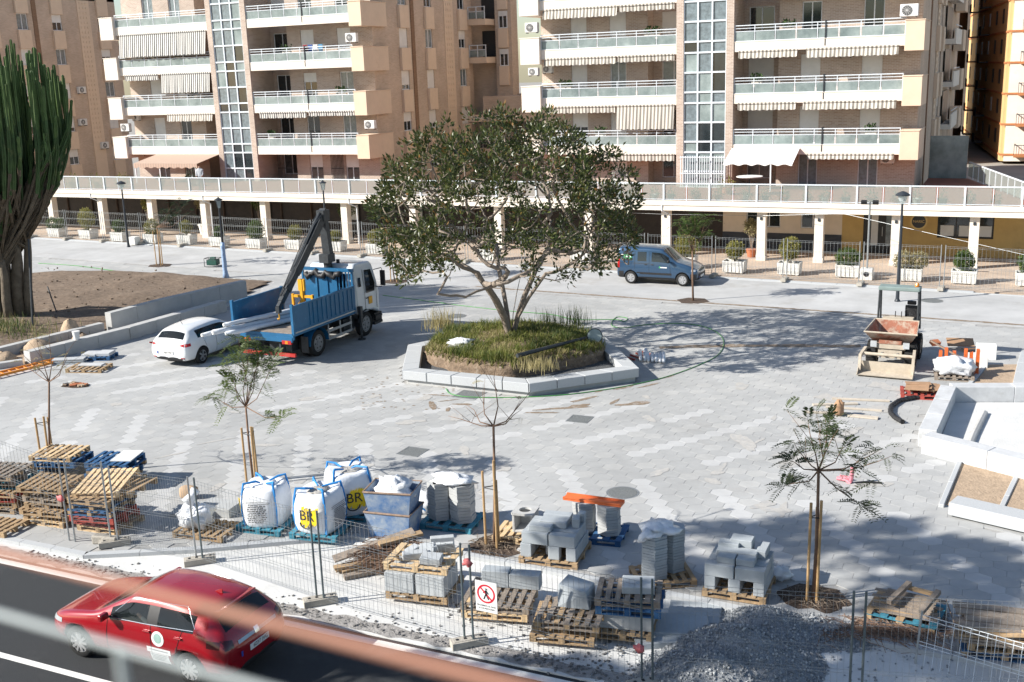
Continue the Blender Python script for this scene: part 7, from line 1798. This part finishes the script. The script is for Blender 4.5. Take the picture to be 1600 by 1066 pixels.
def roundpot(px, py, h, r, lm, pm, label, s=.5, hh=1.5):
    b = P(px,py,.05); t = thing('potted_tree', label, 'potted tree', b); MB().lathe([(r*.7,0),(r,h*.9),(r*1.08,h*.9),(r*1.08,h),(r*.9,h)],n=16).build('pot', pm, t)
    mb = MB(); random.seed(int(px))
    for k in range(5): a=k*1.25; mb.tube([(0,0,h*.8),(.1*math.cos(a),.1*math.sin(a),h+hh*.4),(.28*math.cos(a),.28*math.sin(a),h+hh)],[.03,.022,.01],5)
    mb.build('stem', bark_pale, t); link('foliage', shrubmesh(s,s*.9,s*1.1,800,.15,.06,lm,.4,.2,int(px)), t, loc=(0,0,h+hh))
roundpot(320,366,.7,.38,lf_dry,tubw,'large pale pot with a leggy shrub beside an arcade column',.45,1.5)
roundpot(408,366,.6,.42,lf_green,potgreen,'dark pot with an olive tree behind the bright green shrub',.6,1.7)
roundpot(545,376,.6,.45,lf_green,black_pl,'dark pot with a small tree right of the crane column',.6,1.5)
roundpot(235,366,.5,.3,lf_yellow,tubw,'pot with pale climbing foliage against an arcade column',.4,1.6)
roundpot(1174,402,.45,.28,lf_dry,terra,'terracotta pot with a bare leggy shrub beside an arcade column',.4,1.2)
# ---- lamps
lamp_d = mat('lamp_dark',(.03,.036,.045),.45,.15,5); lamp_glass = glassmat('lamp_glass',(.6,.66,.68),.45,.2)
def lamp(px, py, H, label, style='lantern', wrapz=0):
    b = P(px,py); t = thing('street_lamp', label, 'street lamp', b)
    MB().tube([(0,0,-.05),(0,0,.5),(0,0,H*.6),(0,0,H-.55)],[.085,.075,.06,.045],10).build('post', lamp_d, t)
    MB().lathe([(.12,0),(.12,.04),(.09,.10)],n=12).build('base', lamp_d, t)
    if style == 'lantern':
        MB().lathe([(.09,H-.52),(.19,H-.12)],n=4).build('lantern_glass', lamp_glass, t); fr = MB()
        for k in range(4): a=k*math.pi/2; fr.tube([(.09*math.cos(a),.09*math.sin(a),H-.54),(.195*math.cos(a),.195*math.sin(a),H-.11)],.012,5)
        fr.build('lantern_frame', lamp_d, t); MB().lathe([(.23,H-.12),(.22,H-.08),(.06,H),(.03,H+.05)],n=12).build('lantern_roof', lamp_d, t)
    else:
        MB().lathe([(.05,H-.55),(.14,H-.42),(.2,H-.2)],n=14).build('lamp_glass', lamp_glass, t); MB().lathe([(.30,H-.2),(.30,H-.16),(.2,H-.08),(.05,H-.02)],n=16).build('lamp_cap', lamp_d, t)
    if wrapz:
        mb = MB(); mb.tube([(jit(.015),jit(.015),z*wrapz/8) for z in range(9)],[.19,.14,.12,.13,.12,.12,.11,.12,.10],10); mb.build('wrapping', mat('blue_film',(.30,.42,.62),.35,.15,9,bump=.7,bscale=10), t, True)
lamp(201,386,4.25,'dark street lamp at the left of the far lane','cap')
lamp(353,434,4.25,'street lamp with its foot wrapped in blue film','lantern',1.9)
lamp(512,392,4.2,'street lamp behind the crane','lantern')
lamp(1402,471,4.75,'dark street lamp at the right of the far lane','cap')
lamp(697,470,3.4,'lamp post seen behind the right of the tree crown','lantern') if False else None
b = P(1354,437,.05); t = thing('floodlight_pole','thin grey floodlight pole set in a white concrete block','floodlight pole',b); bev(MB().box(-.28,-.25,0,.28,.25,.55).build('foot_block', tubw, t),.03,2); MB().cyl((0,0,.5),(0,0,3.7),.045).build('pole', steel, t); MB().tube([(0,-.252,.3),(0,-.262,.3)],.12,14).build('hole', black_pl, t)
for q in (-1,1): MB().cbox((q*.26,-.05,3.66),(.26,.14,.16),0,0,.5).build('floodlight', black_pl, t)
MB().box(-.3,-.02,3.55,.3,.02,3.6).build('bracket', steel, t)
b = P(205,383,.05); t = thing('ballast_block','white concrete ballast block beside the left lamp post','concrete block',b+Vector((0,.3,0))); bev(MB().box(-.3,-.25,0,.3,.25,.5).build('block', tubw, t),.03,2)
# ---- site fences
def fence_mesh(L=3.4, H=2.0, dense=1.0, r=.0022):
    mb = MB(); n = int(L/.105*dense)
    for i in range(n+1):
        x = L*i/n; mb.box(x-r,-r,.12,x+r,r,H-.04)
    for z in (.12,.18,.55,.61,.98,1.04,1.42,1.48,H-.12,H-.05): mb.box(0,-r*1.2+.003,z-r*1.2,L,r*1.2+.003,z+r*1.2)
    return mb.mesh('wire_mesh', steel)
fmesh = fence_mesh(); fmesh_far = fence_mesh(3.4,2.0,.62,.004)
postm = MB().cyl((0,0,0),(0,0,2.02),.021,.021,8).mesh('post', steel)
postd = MB().cyl((0,0,0),(0,0,2.02),.021,.021,8).mesh('post', mat('fence_post_dark',(.13,.16,.17),.5,.2,8,metal=.4))
def fence(a, b, label, z=0, far=False, group='site fence panels', bend=0, mesh=None, pm=None):
    a = Vector((a[0],a[1],0)); b = Vector((b[0],b[1],0)); d = b-a; L = d.length
    t = thing('site_fence', label, 'fence', (a.x,a.y,z), math.atan2(d.y,d.x), group); t.rotation_euler[0] = bend
    w = link('wire_mesh', mesh or (fmesh_far if far else fmesh), t, 'stuff', loc=(.05,0,0)); w.scale = ((L-.1)/3.4,1,1)
    for x in (.04,L-.04): link('post', pm or postm, t, loc=(x,0,0))
    return t
footm = MB().box(-.34,-.12,0,.34,.12,.14).box(-.30,-.08,.14,.30,.08,.15); fme = footm.mesh('foot_block', mat('foot_concrete',(.40,.37,.32),.95,.15,8,bump=.3,bscale=30))
def foot(p, z, label, rz=.6, holes=True):
    t = thing('ballast_block', label, 'ballast block', (p[0],p[1],z), rz, 'concrete feet of the site fence'); bev(link('foot_block', fme, t),.015,1)
    for i in range(4): link('socket', pmesh('socket',.05,.06,.012,black_pl), t, loc=(-.22+.15*i,0,.152))
# front line
fz = -.085
FR = [(P(-70,770,0),0),(P(112,846,0),0),(P(180,852,0),0),(P(313,880,fz),fz),(P(501,943,fz),fz),(P(733,1008,fz),fz),(P(1011,1074,fz),fz),(P(1336,1100,fz),fz),(P(1690,1120,fz),fz)]
names = ['fence panel in front of the ragged pallet stack at the left','short fence piece between two posts in front of the mixed pallet stack','fence panel in front of the white rubble bag','fence panel in front of the sand bags','fence panel in front of the plank pile','fence panel with the no pedestrians sign','fence panel in front of the gravel heap','fence panel at the bottom right corner']
for i in range(len(FR)-1):
    p, q = FR[i][0].copy(), FR[i+1][0].copy(); d = (q-p).normalized(); off = .055
    fence(p+d*off, q-d*off, names[i], FR[i+1][1] if i > 1 else 0, pm=postd if i > 2 else postm)
foot_names = {2:'pale double block foot at the mixed pallet stack',3:'concrete fence foot left of the sand bags',4:'concrete fence foot in front of the plank pile',5:'concrete fence foot below the no pedestrians sign',6:'concrete fence foot at the bottom edge',7:'concrete fence foot under the gravel panel at the bottom edge'}
for i,l in foot_names.items(): foot(FR[i][0], FR[i][1]-.14 if i in () else FR[i][1]-.0, l, .75)
for px,py,l in ((158,848,'rough stone block by the fence at the mixed pallet stack'),(174,851,'second rough stone block by the fence at the mixed stack')):
    t = thing('stone_block',l,'stone block',P(px,py),.3); bev(MB().box(-.17,-.11,0,.17,.11,.2).build('stone', fme.materials[0], t),.03,2)
# sign on the fence
p = FR[5][0]; q = FR[6][0]; d = (q-p).normalized(); s0 = p+d*.42; sg = thing('prohibition_sign','white no pedestrians sign tied to the site fence','sign',(s0.x,s0.y-.02,1.05+fz),math.atan2(d.y,d.x))
MB().box(-.22,-.004,-.28,.22,.004,.32).build('board', plate_m, sg)
red_s = mat('sign_red',(.55,.02,.04),.5,.05,6); n=28
rg_=MB(); vs=[(r_*math.cos(2*math.pi*i/n),-.0065,.08+r_*math.sin(2*math.pi*i/n)) for r_ in (.185,.15) for i in range(n)]; rg_.add(vs,[(i,(i+1)%n,n+(i+1)%n,n+i) for i in range(n)]); rg_.bar((-.115,-.0065,.195),(.115,-.0065,-.035),.004,.03); rg_.build('red_ring', red_s, sg)
fg=MB(); bk=frame_dark
fg.tube([(0,-.0055,.185),(0,-.006,.186)],.024,10); fg.bar((0,-.0055,.155),(-.005,-.0055,.06),.002,.05); fg.bar((-.005,-.0055,.07),(-.05,-.0055,-.03),.002,.026); fg.bar((.0,-.0055,.07),(.05,-.0055,-.03),.002,.026); fg.bar((0,-.0055,.15),(-.06,-.0055,.09),.002,.018); fg.bar((0,-.0055,.15),(.055,-.0055,.08),.002,.018)
fg.build('walking_figure', bk, sg)
text(sg,'PROHIBIDO EL PASO',.042,(0,-.006,-.16),(R(90),0,0),bk,'lettering',.001); text(sg,'A LOS PEATONES',.042,(0,-.006,-.215),(R(90),0,0),bk,'lettering',.001)
# pale low fence piece lying back at the bottom right
wm2 = fence_mesh(3.4,2.0,.7,.004); wm2.materials.clear(); wm2.materials.append(railpaint)
A=P(1395,1000,fz); C=P(1500,1050,fz)
fence((A.x+.35,A.y-.9),(C.x+2.2,C.y-1.0),'pale bent fence panel low at the bottom right',fz-1.05,mesh=wm2,bend=R(-12))
tape = mat('warning_tape',(.62,.16,.16),.6,.2,12)
for i,(px,py,l) in enumerate(((107,776,'red and white tape tied to the fence post by the ragged stack'),(1000,1012,'red and white tape tied low on the fence by the gravel'),(738,878,'red and white tape tied to the fence beside the sign'))):
    bb = P(px, 850 if i==0 else (1074 if i==1 else 1008)); z=zfor((bb.x,bb.y),px,py); t=thing('warning_tape',l,'tape',(bb.x,bb.y-.04,max(.2,z))); mb=MB(); blobby(mb,(0,0,0),.09,.04,.08,10,6,.6,i+30); mb.build('tape', tape, t, True)
# far line along the pavement
X0 = -66.0; k = 0; ps = []
while X0+3.5*k < 4: ps.append((X0+3.5*k, 54.15-(X0+3.5*k+62)*.0517+.35)); k += 1
for i in range(len(ps)-1):
    p, q = Vector((*ps[i],0)), Vector((*ps[i+1],0)); d=(q-p).normalized()
    fence(p+d*.05,q-d*.05,'wire fence panel along the arcade pavement, number %s from the left' % ['one','two','three','four','five','six','seven','eight','nine','ten','eleven','twelve','thirteen','fourteen','fifteen','sixteen','seventeen','eighteen','nineteen','twenty'][i],.05,True,'fence panels along the arcade pavement')
    t = thing('ballast_block','small concrete ballast block under the fence on the arcade pavement, %s from the left' % NTH[i],'ballast block',(p.x,p.y,.05),1.5,'fence feet on the arcade pavement'); link('foot_block', fme, t)
# overhead cables under the arcade
cb_ = thing('overhead_cable','thin pale cable slung along the arcade columns at the right','cable'); MB().tube([(-22,56.95,2.45),(-17.5,56.95,2.38),(-12.3,56.95,2.42),(-8,56.0,2.75),(-4,54.2,2.2),(1.5,52,1.4)],.009,6).build('cable', steel, cb_)
# tilted props at the cactus
t = thing('prop_pole','dark metal prop leaning against the cactus tree','pole'); A=P(51,510,.3); MB().tube([A,A+Vector((-.55,.9,3.6))],.045,8).build('pole', steel_dark, t)
t = thing('prop_pole','short dark stick leaning out of the soil by the cactus','pole'); A=P(88,487,.4); MB().tube([A,A+Vector((-.9,.5,1.0))],.03,6).build('pole', steel_dark, t)
t = thing('conduit_stub','dark curved conduit sticking out behind the soil bed','conduit',P(160,432)); MB().tube([(0,0,0),(0,0,.3),(.08,0,.5)],.035,6).build('conduit', rust, t)
# ---- railing of the balcony the picture is taken from
rail_b = mat('rail_brown',(.36,.17,.11),.6,.1,6); rail_w = mat('rail_white',(.36,.40,.40),.6,.08,6)
rl_ = thing('balcony_railing','out of focus brown and white balcony railing in the near foreground','railing')
Yr = .50; z1 = CAM_H-.335; z2 = CAM_H-.378
MB().tube([(-3.2,Yr+.15,z1),(-.9,Yr+.028,z1),(0,Yr-.02,z1),(1.5,Yr-.1,z1)],.0036,12).build('top_rail', rail_b, rl_, True)
MB().tube([(-3.2,Yr+.10,z2),(-.9,Yr+.012,z2),(0,Yr-.02,z2),(1.5,Yr-.075,z2)],.0028,12).build('lower_rail', rail_w, rl_, True)
for x in (-1.95,-.545,.85): MB().cyl((x,Yr+(.0 if x>-1 else .05),z2-.75),(x,Yr+(.0 if x>-1 else .05),z2),.0035,.0035,10).build('baluster', rail_w, rl_)
MB().box(-3.2,Yr-.15,z2-.9,1.5,Yr+.2,z2-.75).build('balcony_edge', concrete, rl_)
